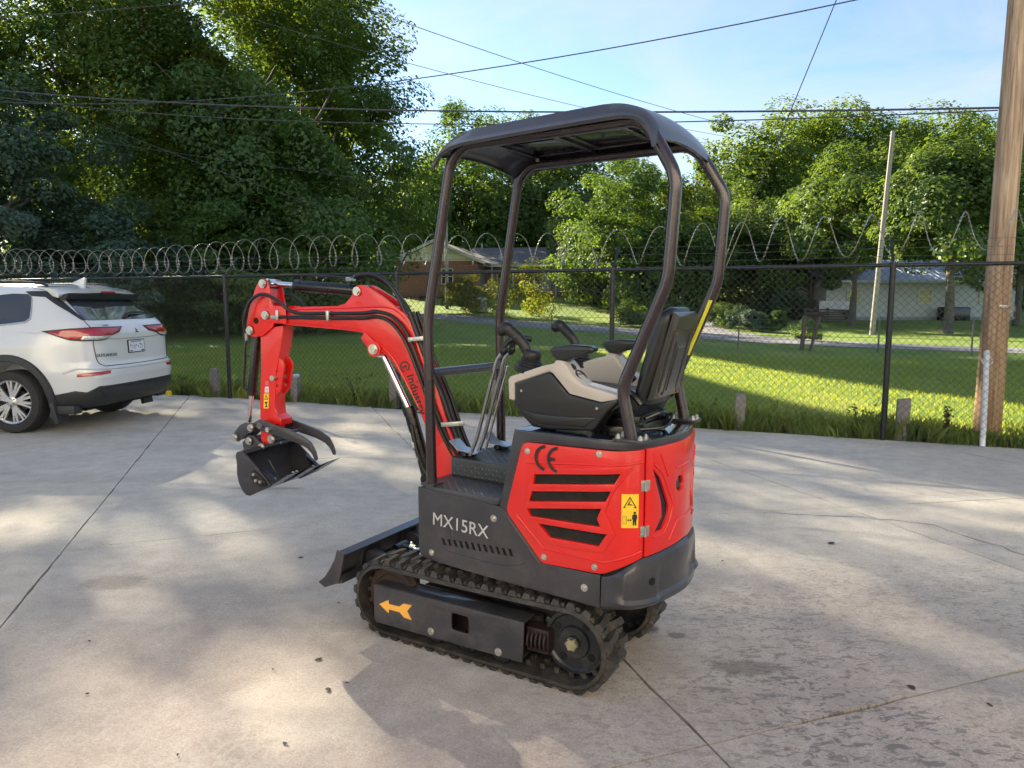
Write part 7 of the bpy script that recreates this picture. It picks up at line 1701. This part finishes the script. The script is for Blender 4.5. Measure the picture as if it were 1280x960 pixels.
for x, y in ps:
    g = G(); g.box((x, y, .5), (.035, .035, 1.1)); build('steel_post', g, mat('steel_post_green', (0.10, 0.11, 0.10), .7), ff, smooth=False)
for h_ in (.15, .4, .65, .9):
    g = G(); g.tube([(x, y, h_) for x, y in ps], .006, 4); build('field_wire', g, BARB, ff, smooth=False)
# yellow reflector cap and leaf litter on the concrete
g = G(); g.lathe([(0, 0), (.045, 0), (.045, .06), (.03, .075), (0, .075)], (0, 0, 0), axis='z', seg=16); tag(build('yellow_cap', g, mat('cap_yellow', (0.75, 0.6, 0.02), .5), None, Matrix.Translation((-5.42, 11.12, 0.0))), 'small yellow plastic cap lying at the concrete edge beside the white car', 'cap')
LEAFM = mat('dead_leaf', (0.025, 0.025, 0.025), .8, 0, 0, .3)
def litter(x, y, s_, where):
    g = G(); n = 9; vs = [g.b.verts.new((math.cos(k * 6.283 / n) * s_ * random.uniform(.6, 1.1), math.sin(k * 6.283 / n) * s_ * random.uniform(.35, .7), .003 + random.uniform(0, .004))) for k in range(n)]
    c = g.b.verts.new((0, 0, .008))
    for k in range(n): g.b.faces.new((vs[k], vs[(k + 1) % n], c))
    o = build('fallen_leaf', g, LEAFM, None, Matrix.Translation((x, y, 0)) @ Matrix.Rotation(random.uniform(0, 3), 4, 'Z')); tag(o, where, 'leaf', 'dark fallen leaves on the concrete')
for x, y, s_, wl in ((-1.84, 2.94, .010, 'tiny dark leaf scrap above the left part of the bright patch'), (-1.6, 2.52, .010, 'tiny dark leaf scrap at the left rim of the bright patch'), (-.96, 2.70, .008, 'tiny dark leaf scrap inside the top of the bright patch'), (-.80, 2.78, .018, 'dark leaf just outside the upper right of the bright patch'), (-.70, 2.55, .017, 'dark leaf between the bright patch and the track'), (-.64, 2.60, .009, 'small dark leaf scrap right next to the dark leaf by the track'), (-.85, 3.33, .010, 'tiny dark leaf scrap in front of the arrow end of the track'), (-.76, 2.22, .012, 'dark leaf at the lower right rim of the bright patch'), (-1.09, 2.16, .008, 'tiny leaf scrap low in the bright patch'), (-1.22, 3.96, .017, 'dark leaf lying alone in front of the blade'), (-.6, 4.4, .014, 'dark leaf lying below the bucket teeth side'), (1.53, 2.57, .022, 'dark leaf at the far right foreground below the long joint'), (1.75, 2.45, .015, 'small dark leaf near the right foreground corner'), (1.95, 4.2, .03, 'long dark leaf alone on the right side of the yard'), (1.2, 3.9, .012, 'small dark speck of leaf right of the counterweight'), (-2.9, 9.0, .03, 'yellowish leaf scrap on the yard behind the car')):
    litter(x, y, s_, wl)

# pale metal warehouse that stands behind the camera and faces the low sun
wb = thing('metal_warehouse', 'long pale cream metal warehouse standing behind the camera, facing the yard', 'building', Matrix.Translation((0, -7.5, 0)) @ Matrix.Rotation(R(14), 4, 'Z'))
CRM = mat('warehouse_cream', (0.72, 0.70, 0.66), 0.55, 0, 0, 0.05, 2)
g = G(); g.box((0, -9, 4.6), (46, 18, 9.4)); build('wall', g, CRM, wb, smooth=False)
g = G()
for k in range(114): g.box((-22.8 + k * .4, .03, 4.7), (.05, .06, 9.0))
o = build('wall_rib', g, CRM, wb, smooth=False); o['kind'] = 'stuff'
g = G(); g.box((0, -9, 9.4), (47, 19, .25)); build('roof', g, TIN, wb, smooth=False)
for x in (-14, -3, 8):
    g = G(); g.box((x, .07, 2.0), (3.6, .06, 4.0)); build('roller_door', g, WSID, wb, smooth=False)
